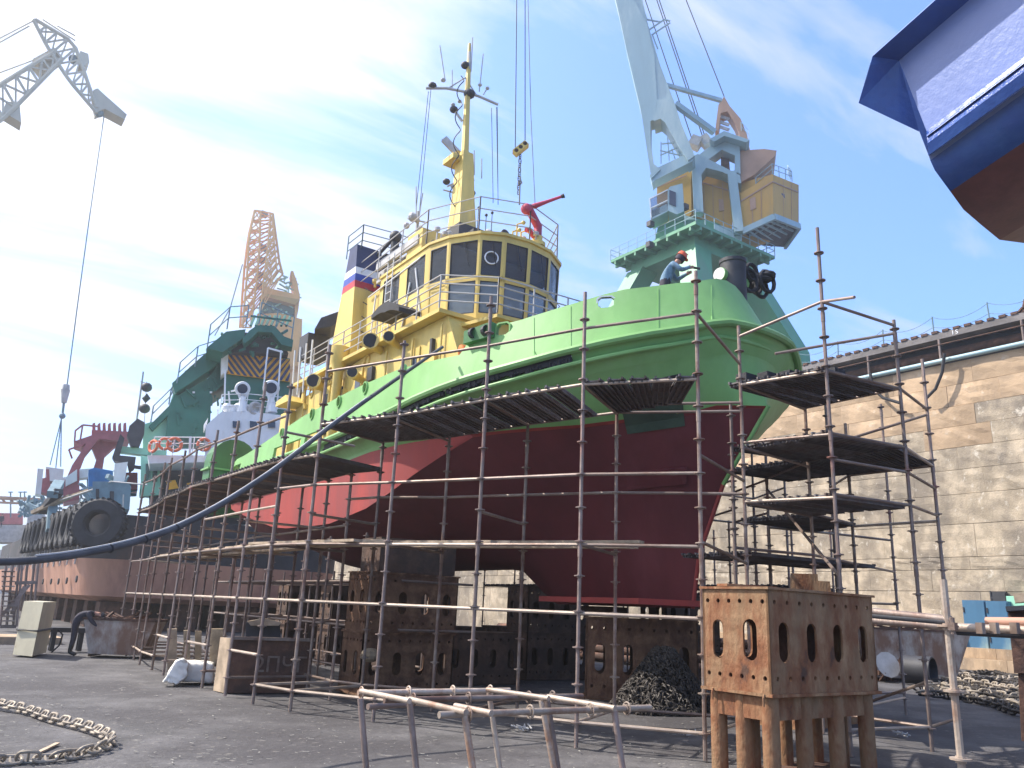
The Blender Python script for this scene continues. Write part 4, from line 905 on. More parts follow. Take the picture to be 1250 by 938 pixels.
# ------------------------------------------------------------------ low trestle frame of scaffold tubes in the foreground
tf = thing('tube_trestle', (4.5, 6.8, 0), 'low trestle of crossed scaffold tubes with ring couplers standing in the foreground', 'trestle')
def gz_(x, y, z): return at(x, y, Z=z)
def ringed(p0, p1, ts_, m, nm='trestle_tube'):
    b = MB(); b.tube([p0, p1], .027, 12); d = (p1-p0).normalized(); Mx = d.to_track_quat('Z', 'Y').to_matrix()
    for t in ts_:
        c = p0.lerp(p1, t); b.torus(c, .052, .008, 'Z', 16, 6, Mx); b.lathe(c-d*.02, [(.036, 0), (.036, .04)], 12, Mx)
        for k in range(4): a = math.pi/4+k*math.pi/2; b.bar(c+Mx @ V((.03*math.cos(a), .03*math.sin(a), 0)), c+Mx @ V((.052*math.cos(a), .052*math.sin(a), 0)), .014, .014)
    return part(b, nm, M[m], tf, smooth=True)
A0, A1 = gz_(437, 846, 1.0), gz_(622, 843, 1.0); B0, B1 = gz_(469, 855, 1.0), gz_(711, 850, 1.0); C0, C1 = gz_(536, 873, 1.0), gz_(794, 864, 1.0)
ringed(A0, A1, (.02, .31, .60, .86), 'tubelt'); ringed(B0, B1, (.13, .39, .7, .83), 'steel'); ringed(C0, C1, (.12, .39, .68, .87), 'tubelt')
D0, D1 = gz_(449, 863, .93), gz_(500, 860, .93); ringed(D0, D1, (), 'post')
for a, b in (((441, 844), (500, 856)), ((500, 854), (569, 870)), ((595, 842), (670, 853)), ((669, 851), (751, 865)), ((556, 862), (600, 871))):
    part(MB().tube([gz_(*a, 1.03), gz_(*b, 1.03)], .025, 10), 'cross_tube', M['tubelt'], tf, smooth=True)
for (x0, y0), (x1, y1) in (((440, 853), (447, 938)), ((500, 857), (508, 938)), ((567, 872), (577, 938)), ((597, 846), (610, 938)), ((661, 856), (676, 938)), ((668, 854), (681, 938)), ((750, 868), (760, 938))):
    a = gz_(x0, y0, 1.0); r = ray(x1, y1); n_ = V((a.x, a.y, 0)).normalized(); Dn = a.dot(n_)
    b = V((0, 0, EYE))+r*((Dn-.02)/r.dot(n_)); dr = (b-a); b2 = a+dr*((0-a.z)/dr.z)
    part(MB().tube([a, b2], .027, 10), 'trestle_leg', random.choice([M['tubelt'], M['post']]), tf, smooth=True)
# ------------------------------------------------------------------ slotted keel blocks
def plate_holes(w, h, ovals, circs):
    """steel plate in the xz plane, y thickness .03, with real openings; returns mesh data"""
    b = MB(); b.bb((0, 0, 0), (w, .03, h)); o = b.build('plate', M['rust']); c = MB()
    for x, z, ow, oh in ovals:
        pts = [V((x+ow/2*math.cos(a), -.2, z+(oh/2-ow/2)*(1 if a < math.pi+.01 else -1)+ow/2*math.sin(a))) for a in [math.pi*i/6 for i in range(7)]+[math.pi+math.pi*i/6 for i in range(7)]]
        for i in range(7, 14): pts[i].z = z-(oh/2-ow/2)+ow/2*math.sin(math.pi+math.pi*(i-7)/6)
        c.prism(pts, (0, .5, 0))
    for x, z, r in circs: c.prism([V((x+r*math.cos(2*math.pi*i/10), -.2, z+r*math.sin(2*math.pi*i/10))) for i in range(10)], (0, .5, 0))
    co = c.build('cut', M['rust'])
    bpy.context.view_layer.update(); bol(o, co); me = o.data; bpy.data.objects.remove(o); return me
KW, KD, KH = 2.2, 1.0, 1.17
def ovs(w, n, h): return [(w*(i+.5)/n, h*.49, .2, .46) for i in range(n)]
def crc(w, n, h): return [(w*(i+.5)/n, z, .028) for i in range(n) for z in (h*.88, h*.14)]
pl_long = plate_holes(KW, KH, ovs(KW, 4, KH), crc(KW, 9, KH)); pl_short = plate_holes(KD, KH, [(KD*.24, KH*.49, .17, .46), (KD*.72, KH*.5, .2, .48)], crc(KD, 6, KH))
def keel_block(x, y, z, label, rot=0, group=None, m=None, nm='keel_block'):
    t = thing(nm, (x, y, z), label, 'keel block', group); t.rotation_euler = (0, 0, rot)
    def put(me, nm_, loc, rz=0, mm=None):
        o = bpy.data.objects.new(nm_, me); COL.objects.link(o); o.parent = t; o.location = loc; o.rotation_euler = (0, 0, rz)
        if m: o.material_slots[0].link = 'OBJECT'; o.material_slots[0].material = m
        return o
    put(pl_long, 'long_plate', (0, 0, 0)); put(pl_long, 'long_plate', (0, KD-.03, 0)); put(pl_short, 'end_plate', (.0, KD, 0), -math.pi/2); put(pl_short, 'end_plate', (KW-.03, KD, 0), -math.pi/2)
    me = shared('kbtop', lambda: mesh_of(MB().bb((-.03, -.03, KH+.001), (KW+.03, KD+.03, KH+.03)), 'cover', M['rust'])); put(me, 'top_plate', (0, 0, 0))
    me = shared('kbbot', lambda: mesh_of(MB().bb((-.03, -.03, -.035), (KW+.03, KD+.03, -.002)), 'base', M['rust'])); put(me, 'base_plate', (0, 0, 0))
    me = shared('kbweb', lambda: mesh_of(MB().bb((KW/2-.015, .05, 0), (KW/2+.015, KD-.05, KH-.01)), 'web', M['rustdk'])); put(me, 'inner_web', (0, 0, 0))
    return t
kb = keel_block(8.24, 6.22, 1.0, 'rusty slotted steel keel block on round pipe legs in the right foreground')
# its pipe-legged stool
st = thing('pipe_stool', (9.3, 6.7, 0), 'rusty stool of round pipe legs carrying the foreground keel block', 'stool')
leg = shared('stleg', lambda: mesh_of(MB().tube([(0, 0, 0), (0, 0, .95)], .1, 16), 'leg', M['rust'], True))
for x, y in [(8.36, 6.34), (8.36, 6.72), (8.36, 7.1), (8.98, 6.34), (9.64, 6.34), (10.3, 6.34), (8.98, 7.1), (9.64, 7.1), (10.3, 7.1), (10.3, 6.72)]: inst(leg, 'leg', st, (x, y, 0))
part(MB().bb((8.3, 6.3, .70), (10.38, 6.34, .945)), 'apron', M['rust'], st); part(MB().bb((8.28, 6.3, .70), (8.32, 7.14, .945)), 'apron', M['rust'], st); part(MB().bb((8.26, 6.24, .95), (10.42, 7.2, .962)), 'stool_top', M['rust'], st)
part(MB().bb((8.26, 6.24, .0), (10.42, 7.2, .03)), 'stool_foot', M['rustdk'], st)
for x, y in ((8.22, 6.3), (8.22, 7.05)): part(MB().tube([(x-.01, y, .99), (x-.03, y, .95), (x-.03, y, .86)], .014, 6), 'hook', M['rust'], st)
for i, (x, y, l, h) in enumerate([(8.5, 7.0, .6, .03), (9.3, 6.7, .8, .02), (8.75, 6.75, .5, .035)]):
    pass
mb = MB().bar((8.3, 6.95, 2.225), (9.1, 6.8, 2.225), .2, .03); single(mb, 'steel_offcut', M['rust'], 'thin rusty steel offcut lying on top of the foreground keel block', 'steel plate')
mb = MB(); p = at(985, 716, D=10.6)
o = keel_block(13.2, 9.3, .0, 'rusty keel block end showing over the top of the foreground block', R_(8))
k2 = thing('block_head', tuple(V((p.x, p.y+.6, 1.36))), 'small brown steel box with bolt holes behind the foreground keel block', 'steel box')
for nm, x0, x1, y0, y1, m in (('box_body', 965, 998, 700, 724, 'rust'), ('box_wing', 994, 1013, 709, 726, 'rust')): part(slab([(x0, y0), (x1, y0+1), (x1+2, y1), (x0-1, y1)], 15.2, .8), nm, M[m], k2)
# side blocks under the bilge, two high
grp = 'steel bilge blocks stacked two high under the tug'
keel_block(7.75, 15.85, .04, 'lower slotted steel block of the lit stack left of the gap under the tug', 0, None, M['rustshade'])
keel_block(7.77, 15.83, 1.27, 'upper slotted steel block of the lit stack left of the gap under the tug', 0, None, M['rustshade'])
mb = MB(); mb.bb((8.0, 15.9, 2.48), (9.9, 16.8, 3.2)); single(mb, 'timber_packing', M['undershade'], 'dark timber packing between the bilge block stack and the tug bottom', 'timber')
ords = ('first', 'second', 'third', 'fourth', 'fifth')
for i, y in enumerate((20.2, 23.5, 27.2)):
    for j in (0, 1): keel_block(10.4, y, .04+1.23*j, '%s slotted block of the %s dark bilge stack behind the lit stack' % (('lower', 'upper')[j], ords[i]), 0, 'bilge blocks in deep shade under the tug', M['undershade'])
keel_block(12.5, 14.35, .04, 'rusty slotted keel block under the tug forefoot behind the pile of chain', R_(-40), None, M['rustshade']).scale = (1.12, 1, 1.42)
for i, (x, y) in enumerate(((10.8, 17.5), (13.9, 18.4), (13.0, 22.4), (12.6, 26.4), (12.4, 29.8))):
    for j in ((0,) if i in (0, 2) else (0, 1)): keel_block(x, y, .04+1.23*j, '%s slotted block of the %s shaded stack along the middle of the tug bottom' % (('lower', 'upper')[j], ords[i]), 0, 'centreline blocks in shade under the tug', M['undershade'])
for i, (x, y) in enumerate(((17.0, 16.2), (17.2, 24.5), (16.6, 31))):
    for j in ((0,) if i == 1 else (0, 1)): keel_block(x, y, .04+1.23*j, '%s slotted block of the %s shaded stack below the far bilge of the tug' % (('lower', 'upper')[j], ords[i]), 0, 'far bilge blocks under the tug', M['undershade'])
mb = MB(); mb.bb((13.2, 14.4, 1.75), (13.8, 15.4, 1.98)); single(mb, 'timber_packing', M['undershade'], 'dark timber packing between the forefoot keel block and the tug keel', 'timber')
# pipes and girders stacked on the floor beyond the tug
tubem = shared('dkpipe', lambda: mesh_of(MB().tube([(0, 0, 0), (0, 5.5, 0)], .16, 10), 'pipe', M['rustdk'], True))
for k, (x, y, lab) in enumerate([(22.5, 15, 'nearest stack of dark pipes on the floor beyond the tug, seen under its bottom'), (22.8, 21.5, 'middle stack of dark pipes on the floor beyond the tug, seen under its bottom'), (23.2, 28, 'farthest stack of dark pipes on the floor beyond the tug, seen under its bottom')]):
    t = thing('pipe_stack', (x, y, 0), lab, 'pipe stack')
    for r in range(4):
        for c in range(6-r): inst(tubem, 'pipe', t, (x+c*.33+r*.165, y+random.uniform(0, .4), .17+r*.285))
    for c in (.6, 4.6): inst(shared('brr', lambda: mesh_of(MB().bb((-.2, -.06, 0), (2.1, .06, .03)), 'bearer', M['timber'])), 'bearer', t, (x, y+c, 0))
# ------------------------------------------------------------------ anchor chain, left foreground
def link_mesh(m, s=1.0, key=''):
    def mk():
        b = MB(); n = 14; pts = []
        for i in range(n+1):
            a = 2*math.pi*i/n; pts.append(V((.062*s*math.cos(a), .055*s*(1 if math.sin(a) > 0 else -1)*(0 if abs(math.sin(a)) < .01 else 1)+.058*s*math.sin(a), 0)))
        b.tube(pts, .019*s, 7, cap=False); b.tube([V((-.05*s, 0, 0)), V((.05*s, 0, 0))], .014*s, 6); return mesh_of(b, 'chain_link', m, True)
    return shared(('link', m.name, s), mk)
def chain(root, path, m, s=1.0, pitch=.165, z0=.045, sub=None):
    P = [V(p) for p in path]; segs = []; acc = 0
    # smooth path
    Q = []
    for i in range(len(P)-1):
        for k in range(8):
            t = k/8; p0 = P[max(i-1, 0)]; p1 = P[i]; p2 = P[i+1]; p3 = P[min(i+2, len(P)-1)]
            Q.append(.5*((2*p1)+(-p0+p2)*t+(2*p0-5*p1+4*p2-p3)*t*t+(-p0+3*p1-3*p2+p3)*t**3))
    Q.append(P[-1]); d = 0; out = []; nxt = 0
    for a, b in zip(Q, Q[1:]):
        L_ = (b-a).length
        while nxt <= d+L_: out.append((a.lerp(b, (nxt-d)/max(L_, 1e-6)), (b-a).normalized())); nxt += pitch*s
        d += L_
    for i, (p, dr) in enumerate(out):
        q = dr.to_track_quat('Y', 'Z'); tw = R_((55 if i % 2 else -30)+random.uniform(-18, 18))
        from mathutils import Quaternion
        q = q @ Quaternion((0, 1, 0), tw); o = inst(link_mesh(m, s), 'chain_link', root, p+V((0, 0, z0*s+(.02 if i % 2 else 0))), q)
c0 = at(60, 895, Z=0)
ch = thing('anchor_chain', (c0.x, c0.y, 0), 'heavy rusty anchor chain curving across the ground in the lower left corner', 'chain')
pth = [at(x, y, Z=0) for x, y in ((-45, 852), (0, 864), (30, 871), (62, 882), (95, 890), (122, 899), (134, 909), (122, 917), (100, 924), (60, 931), (20, 933), (-30, 937))]
chain(ch, pth, M['chain'])
# ------------------------------------------------------------------ heap of chain and debris at right
hp = at(1120, 838, Z=0); hc = thing('chain_heap', (hp.x, hp.y, 0), 'long tangle of rusty chain running right along the ground from the old skip', 'chain')
rr = random.Random(5)
for k in range(9):
    st_ = [at(1130+rr.uniform(-8, 8), 821+k*4, Z=0)]
    for i in range(1, 7): st_.append(at(1130+i*26+rr.uniform(-5, 5), 822+k*3.4+i*(1.5+k*.5)+rr.uniform(-2, 2), Z=0))
    chain(hc, st_, M['chain'] if k % 2 else M['chaindk'], 1.7, z0=.06)
# black heap of chain by the forefoot
hp = at(842, 870, Z=0); b = MB()
rr = random.Random(9); Hn = 1700
for i in range(Hn):
    u = rr.random(); a = rr.uniform(0, 6.283); z = rr.uniform(0, 1)**1.3*1.15; R = (1-z/1.25)*1.15+.1
    c = V((hp.x-.1+math.cos(a)*R*.9, hp.y+.6+math.sin(a)*R*.8, z)); Mx = Matrix.Rotation(rr.uniform(0, 3), 3, 'X') @ Matrix.Rotation(rr.uniform(0, 3), 3, 'Y')
    b.torus(c, .07, .017, 'Z', 7, 4, Mx)
b.lathe((hp.x-.1, hp.y+.6, 0), [(.95, 0), (.7, .35), (.35, .75), (.05, .95)], 12)
single(b, 'chain_pile', M['chaindk'], 'conical black pile of chain in front of the rusty block under the bow', 'chain pile', loc=(hp.x, hp.y+.6, 0))
# ------------------------------------------------------------------ skip bins
def skip(p, w, d, h, top, label, m, rz=0, flare=.25, fillm=None, nm='skip'):
    t = thing(nm, (p.x, p.y, 0), label, 'skip'); t.rotation_euler = (0, 0, rz)
    a = [(-w/2+flare, -d/2), (w/2-flare, -d/2), (w/2-flare, d/2), (-w/2+flare, d/2)]; b_ = [(-w/2, -d/2-.05), (w/2, -d/2-.05), (w/2, d/2+.05), (-w/2, d/2+.05)]
    O = [V((x, y, .08)) for x, y in a]+[V((x, y, h)) for x, y in b_]; I = [V((x*.93, y*.9, .12)) for x, y in a]+[V((x*.94, y*.93, h)) for x, y in b_]
    o = MB().add(O+I, [(0, 1, 2, 3), (8, 11, 10, 9)]+[(j, (j+1) % 4, 4+(j+1) % 4, 4+j) for j in range(4)]+[(8+j, 12+j, 12+(j+1) % 4, 8+(j+1) % 4) for j in range(4)]+[(4+j, 4+(j+1) % 4, 12+(j+1) % 4, 12+j) for j in range(4)]).build('bin', m); o.parent = t
    r_ = MB(); 
    for j in range(4): r_.bar(O[4+j], O[4+(j+1) % 4], .07, .07)
    for s in (-1, 1): r_.bb((s*(w/2-flare)-.04, -d/2+.1, 0), (s*(w/2-flare)+.04, d/2-.1, .09))
    o = r_.build('rim', m if m != M['skipwh'] else M['rustdk']); o.parent = t
    f = MB(); rr = random.Random(int(w*100))
    for i in range(26): f.bar(V((rr.uniform(-.35, .35)*w, rr.uniform(-.3, .3)*d, h-.15)), V((rr.uniform(-.4, .4)*w, rr.uniform(-.4, .4)*d, h+rr.uniform(-.1, .22))), rr.uniform(.04, .16), rr.uniform(.02, .08))
    o = f.build('scrap_load', M['rustdk']); o.parent = t; o['kind'] = 'stuff'
    return t
p = at(126, 803, Z=0); skip(p+V((.55, .5, 0)), 2.0, 1.1, 1.05, 0, 'worn white and rust skip beside the bending worker at the left', M['skipwh'], R_(-28), .28)
p = at(1105, 834, Z=0); s2 = skip(V((p.x+2.0, p.y+1.4, 0)), 4.6, 2.2, 1.75, 0, 'old pale skip with sloping ends standing before the stone steps at the right', M['skipwh'], R_(-28), .75)
# drums and scrap in front of the right skip
mb = MB(); q = at(1125, 836, Z=0); Mx = Matrix.Rotation(R_(90), 3, 'X') @ Matrix.Rotation(R_(10), 3, 'Y')
single(MB().lathe(q+V((.0, 0, .46)), [(.42, -.5), (.46, -.48), (.46, .4), (.42, .42), (.4, -.3)], 18, Mx), 'steel_drum', M['dark'], 'dark open drum lying in front of the old skip at the right', 'drum', smooth=True)
q = at(1082, 830, Z=0); b = MB(); rr = random.Random(21)
for i in range(60):
    c = q+V((rr.uniform(-1.4, 1.6), rr.uniform(-.6, .8), rr.uniform(0, .55))); b.bar(c, c+V((rr.uniform(-.6, .6), rr.uniform(-.4, .4), rr.uniform(-.1, .35))), rr.uniform(.08, .35), rr.uniform(.03, .15))
single(b, 'rubble_pile', M['rustdk'], 'dark pile of scrap and rubble between the foreground block and the old skip', 'rubble', loc=(q.x, q.y, 0))
q = at(1083, 812, Z=.55); Mt = Matrix.Rotation(R_(70), 3, 'X') @ Matrix.Rotation(R_(-25), 3, 'Y'); rr = random.Random(6)
single(MB().lathe(q, [(.02, -.05), (.22, .0), (.36, -.05), (.42, .03), (.44, .05)], 11, Mt), 'battered_lid', M['canvas'], 'pale battered round lid leaning on the old skip', 'lid')
# planks and bits on the stone steps behind
for i, (x0, y0, x1, y1, lab) in enumerate([(1119, 778, 1148, 762, 'pale plank propped on the stone ledge behind the old skip'), (1162, 781, 1186, 776, 'upper reddish plank on the stone ledge left of the blue cabinets'), (1161, 777, 1180, 773, 'back reddish plank on the stone ledge left of the blue cabinets'), (1062, 776, 1096, 771, 'dark timber baulk lying on the stone ledge behind the rusty block')]):
    a, b_ = at(x0, y0, X=43.0-.4*i), at(x1, y1, X=43.3-.2*i); single(MB().bar(a, b_, .3, .08 if i < 3 else .5), 'plank', M['board'] if i < 3 else M['timber'], lab, 'plank')
# blue cabinets on the ledge
def cab(x0, x1, y0, y1, X, lab, m, nm='steel_cabinet', doors=2, cat='cabinet', dep=1.0):
    a = at(x0, y1, X=X); b_ = at(x1, y1, X=X); zt = at((x0+x1)/2, y0, X=X).z; zb = (a.z+b_.z)/2
    t = thing(nm, (X, (a.y+b_.y)/2, zb), lab, cat); part(MB().bb((X+.03, b_.y, zb), (X+dep, a.y, zt)), 'cabinet_body', m, t)
    n = doors
    for i in range(n):
        ya = a.y+(b_.y-a.y)*i/n; yb = a.y+(b_.y-a.y)*(i+1)/n
        d_ = part(MB().bb((X-.02, yb+.03, zb+.05), (X+.02, ya-.03, zt-.05)), 'door', m, t)
        for f in (.2, .8): part(MB().bb((X-.06, ya-.1, zb+(zt-zb)*f-.12), (X-.02, ya-.04, zb+(zt-zb)*f+.12)), 'hinge', M['dark'], d_)
    return t
cab(1180, 1208, 733, 793, 42.75, 'worn blue steel cabinet, the left one of the pair on the stone ledge', M['bluewn'], doors=1, dep=.9)
cab(1209, 1236, 734, 794, 42.75, 'paler worn blue cabinet, the right one of the pair on the stone ledge', M['bluewn'], doors=1, dep=.9)
cab(1209, 1229, 722, 736, 43.8, 'dark hatch box on the wall just above the blue cabinets', M['dark'], 'hatch_box', 1, 'hatch', .2)
cab(1235, 1262, 728, 790, 43.2, 'pale green cabinet cut by the right edge of the photo', M['midgreen'], doors=1, dep=.6)
# ------------------------------------------------------------------ left ground things
# beige upright cabinet with a strap
a = at(20, 803, Z=0); t = thing('switch_cabinet', (a.x, a.y, 0), 'tall beige steel cabinet with a black cable round it on the ground at far left', 'cabinet')
cb_ = at(38, 803, Z=0); c1 = at(57, 799, Z=0); c2 = at(15, 801, Z=0)
fr = [V((c2.x, c2.y, .04)), V((cb_.x, cb_.y-.15, .04)), V((c1.x, c1.y+.2, .04)), V((c2.x+c1.x-cb_.x, c2.y+c1.y-cb_.y+.45, .04))]
part(MB().prism(fr, V((.02, .0, 1.42))), 'cabinet_body', M['beige'], t)
sc_ = [p+V((.01, .0, .66)) for p in fr]; cen = sum(sc_, V())/4
part(MB().tube([cen+(p-cen)*1.06 for p in sc_+[sc_[0]]], .03, 6), 'cable_wrap', M['black'], t)
q = c1+V((.15, -.05, 0)); part(MB().tube([q+V((0, 0, .7)), q+V((.16, 0, .55)), q+V((.12, 0, .25)), q+V((-.05, 0, .05))], .025, 6), 'loose_cable', M['black'], t)
# workbench
a = at(58, 795, Z=0); b_ = at(92, 795, Z=0); t = thing('steel_bench', ((a.x+b_.x)/2, a.y, 0), 'low black steel bench between the beige cabinet and the bending worker', 'bench')
part(MB().bar(a+V((-.1, .1, .62)), b_+V((.2, .1, .62)), .5, .14), 'bench_top', M['dark'], t)
for p in (a+V((.1, 0, 0)), a+V((.1, .3, 0)), b_+V((.1, 0, 0)), b_+V((.1, .3, 0))): part(MB().bb(p-V((.06, .04, 0)), p+V((.06, .04, .55))), 'bench_leg', M['dark'], t)
# white bags
def bag(pts, D, t, lab, seed):
    b = slab(pts, D, t); c = sum((V(v) for v in b.v), V())/len(b.v)
    o = b.build('bag', M['bag']); bm = bmesh.new(); bm.from_mesh(o.data); bmesh.ops.triangulate(bm, faces=bm.faces); bmesh.ops.subdivide_edges(bm, edges=bm.edges, cuts=3, use_grid_fill=True)
    rr = random.Random(seed)
    for v in bm.verts: v.co += V((rr.uniform(-1, 1), rr.uniform(-1, 1), rr.uniform(-1, 1)))*.025
    zmin = min(v.co.z for v in bm.verts); loc = V((c.x, c.y, zmin))
    for v in bm.verts: v.co -= loc
    bm.to_mesh(o.data); bm.free(); o.location = loc-V((0, 0, zmin)) if zmin < .3 else loc
    md = o.modifiers.new('s', 'SUBSURF'); md.levels = 1; md.render_levels = 1
    for p in o.data.polygons: p.use_smooth = True
    o.name = 'bulk_bag'; tag(o, lab, 'bag'); return o
bag([(224, 806), (262, 807), (262, 832), (214, 830), (205, 826)], 19.3, .8, 'large flat white bulk bag on the ground inside the side scaffold', 1)
bag([(199, 829), (206, 818), (215, 803), (224, 800), (231, 806), (229, 822), (217, 832), (207, 830)], 19.0, .35, 'peaked torn flap of white bag leaning on the flat white bag', 2)
# big dark box beside the bags
a = at(263, 843, Z=0); t = thing('equipment_crate', (6.2, 16.6, 0), 'long dark crate with faint stencilled marks behind the side scaffold', 'crate')
P0, P1, P2 = at(275, 846, Z=0), at(262, 843, Z=0), at(377, 846, Z=0); dx = (P2-P0).normalized(); dy = (P1-P0)
hgt = 1.0
part(MB().prism([P0, P2, P2+dx.cross(V((0, 0, 1)))*-1.0, P0+V((P1.x-P0.x, P1.y-P0.y, 0))*1.0], V((0, 0, hgt))), 'crate_body', M['rustdk'], t)
nv = dx.cross(V((0, 0, 1))).normalized(); nv = nv if nv.dot(P0) < 0 else -nv
part(MB().prism([P0+nv*.02, P1+nv*.02, P1+nv*.02-dx*.03, P0+nv*.02-dx*.04], V((0, 0, hgt+.02))), 'end_board', M['board'], t)
part(MB().bar(P0+V((0, 0, hgt+.03))+nv*.03, P2+V((0, 0, hgt+.03))+nv*.03, .1, .06), 'top_rail', M['steel'], t)
text('stencil', '2ПЧГ', .42, tuple((P0.lerp(P2, .62)+nv*.02+V((0, 0, .52)))), tuple(dx), (0, 0, 1), M['steel'], t)
# timbers standing further in
for i, (x0, x1, y0, y1, m, lab) in enumerate([(204, 216, 768, 812, 'board', 'pale upright timber board standing left of the dark props under the tug stern'), (224, 232, 770, 800, 'timber', 'first upright timber prop behind the white bag'), (238, 246, 771, 801, 'timber', 'second upright timber prop behind the white bag'), (256, 272, 768, 800, 'timber', 'thick timber prop beside the dark crate'), (300, 342, 760, 790, 'dark', 'dark square box on blocks behind the long crate')]):
    single(slab([(x0, y0), (x1, y0), (x1, y1+12), (x0, y1+12)], 22.5-i*.8, .3), 'timber_prop' if i < 4 else 'dark_box', M[m], lab, 'timber' if i < 4 else 'box')
single(slab([(302, 759), (322, 755), (344, 760), (340, 764), (306, 764)], 19.0, .5), 'folded_card', M['board'], 'pale folded cardboard on top of the dark square box', 'cardboard')
q = at(452, 800, D=17.2); single(MB().ball(q, .2, 12, (1, 1, .7)), 'yellow_bundle', M['timber'], 'dull yellow bundle beside the lit block stack', 'bundle')
# litter on the ground
b = MB(); rr = random.Random(33)
for i in range(620):
    x = rr.uniform(-30, 900); y = rr.uniform(805, 945)
    p = at(x, y, Z=0)
    if p.length > 40 or p.y < 2: continue
    s = rr.uniform(.006, .03)*(1+p.length/30); a = rr.uniform(0, 3); z = rr.uniform(.0, .02)+.02+gz(p.x, p.y)-.02
    d = V((math.cos(a), math.sin(a), 0)); b.bar(V((p.x, p.y, z))-d*s, V((p.x, p.y, z))+d*s, s*rr.uniform(.2, .6), .003)
tag(b.build('litter', M['litter']), 'pale chips of paint and wood scattered over the dock floor', 'litter', kind='stuff')
p = at(45, 921, Z=0); q = at(70, 909, Z=0); single(MB().bar(p+V((0, 0, .012)), q+V((0, 0, .012)), .05, .02), 'wood_splinter', M['board'], 'pale wooden stick on the ground inside the curve of the anchor chain', 'stick')
for i, (x, y, lab) in enumerate([(641, 892, 'pale crumpled rope tangle on the ground behind the tube trestle'), (836, 898, 'pale crumpled foil on the shaded ground left of the pipe stool'), (1102, 899, 'pale crumpled foil on the shaded ground right of the pipe stool')]):
    p = at(x, y, Z=0); b = MB(); 
    for k in range(10): c = p+V((random.uniform(-.14, .14), random.uniform(-.14, .14), .03)); b.tube([c, c+V((random.uniform(-.15, .15), random.uniform(-.15, .15), random.uniform(0, .06)))], .012, 5)
    tag(single(b, 'litter_scrap', M['canvas'], lab, 'litter', loc=(p.x, p.y, 0)), kind='stuff')
# ------------------------------------------------------------------ thick hose slung from the left to the tug
pts = []
ctl = [(-160, 684, 8), (0, 687, 9), (70, 682, 9.6), (150, 667, 10.4), (215, 646, 11.2), (275, 614, 12), (340, 571, 12.8), (400, 523, 13.5), (458, 481, 14.6), (521, 437, 16.6), (540, 424, 17.9)]
for i in range(len(ctl)-1):
    for k in range(5):
        t = k/5; pts.append(tuple(a+(b_-a)*t for a, b_ in zip(ctl[i], ctl[i+1])))
pts.append(ctl[-1]); pts = [at(x, y, D=d) for x, y, d in pts]
for _ in range(4): pts = [pts[0]]+[(pts[i-1]+pts[i]*2+pts[i+1])/4 for i in range(1, len(pts)-1)]+[pts[-1]]
hs = thing('supply_hose', tuple(V((pts[12].x, pts[12].y, pts[12].z))), 'thick grey hose slung in the air from the left edge up to the tug bulwark', 'hose')
part(MB().tube(pts, .038, 10), 'hose', M['hose'], hs, smooth=True)
part(MB().tube([p+V((0, 0, .043)) for p in pts[8:40]], .014, 6), 'lashed_rope', M['canvas'], hs, smooth=True)
for i in (14, 17, 20): d = (pts[i+1]-pts[i]).normalized(); part(MB().torus(pts[i], .044, .012, 'Z', 14, 6, d.to_track_quat('Z', 'Y').to_matrix()), 'hose_clamp', M['dark'], hs)
# ------------------------------------------------------------------ portal crane on the quay beyond the bow
CC = V((54.9, 48.6, 16.1)); CD = math.hypot(CC.x, CC.y); cc_px = (870, 300)
pc = thing('portal_crane', tuple(CC), 'sea green and pale blue portal crane on the quay towering behind the tug bow', 'crane')
def leg_(a, b, w0, w1, nm='portal_leg', m='craneg'):
    a, b = V(a), V(b)
    q = lambda c, w: [c+V((i*w/2, j*w/2, 0)) for i, j in ((-1, -1), (1, -1), (1, 1), (-1, 1))]
    return part(MB().add(q(a, w0)+q(b, w1), [(0, 1, 2, 3), (7, 6, 5, 4)]+[(j, 4+j, 4+(j+1) % 4, (j+1) % 4) for j in range(4)]), nm, M[m], pc)
x0, x1, y0, y1, zt = 49.4, 60.4, 43.2, 54.1, 35.2
for cx_, cy_, sx, sy in ((x0, y0, -1, -1), (x1, y0, 1, -1), (x1, y1, 1, 1), (x0, y1, -1, 1)):
    a = V((cx_-sx*2.2, cy_-sy*2.2, zt-1.4)); b = V((cx_+sx*.9, cy_+sy*1.0, 25.5)); c = V((cx_+sx*1.3, cy_+sy*1.5, 16.1))
    leg_(a, b, 2.1, 1.8); leg_(b, c, 1.8, 1.4, 'lower_leg')
    part(MB().bb(c-V((.9, 1.8, 0)), c+V((.9, 1.8, 1.0))), 'bogie', M['craneg'], pc)
part(MB().bb((x0+1.4, y0+1.4, zt-1.5), (x1-1.4, y1-1.4, zt-.35)), 'portal_box', M['craneg'], pc)
part(MB().bb((x0, y0, zt-.3), (x1, y1, zt)), 'portal_deck', M['craneg'], pc)
bk = shared('brk', lambda: mesh_of(MB().bb((-.1, -.7, -.35), (.1, .7, 0)), 'bracket', M['craneg']))
for i in range(8):
    t = .7+i*1.37
    for s_ in (y0+.72, y1-.72): inst(bk, 'deck_bracket', pc, (x0+t, s_, zt-.3))
    for s_ in (x0+.72, x1-.72): inst(bk, 'deck_bracket', pc, (s_, y0+t, zt-.3), V((1, 0, 0)).to_track_quat('Y', 'Z'))
b = MB()
for i in range(6): b.bar(V((x0+1.6, y0+2+i*1.3, 31.5)), V((x1-1.6, y0+3+i*1.1, 30.6)), .16, .2)
part(b, 'portal_bracing', M['craneg'], pc, kind='stuff')
rl = V((x0, y0, zt)), V((x1, y0, zt)), V((x1, y1, zt)), V((x0, y1, zt)), V((x0, y0, zt))
railing(pc, rl, 1.1, 2, M['cranelb'], .035, 1.25)
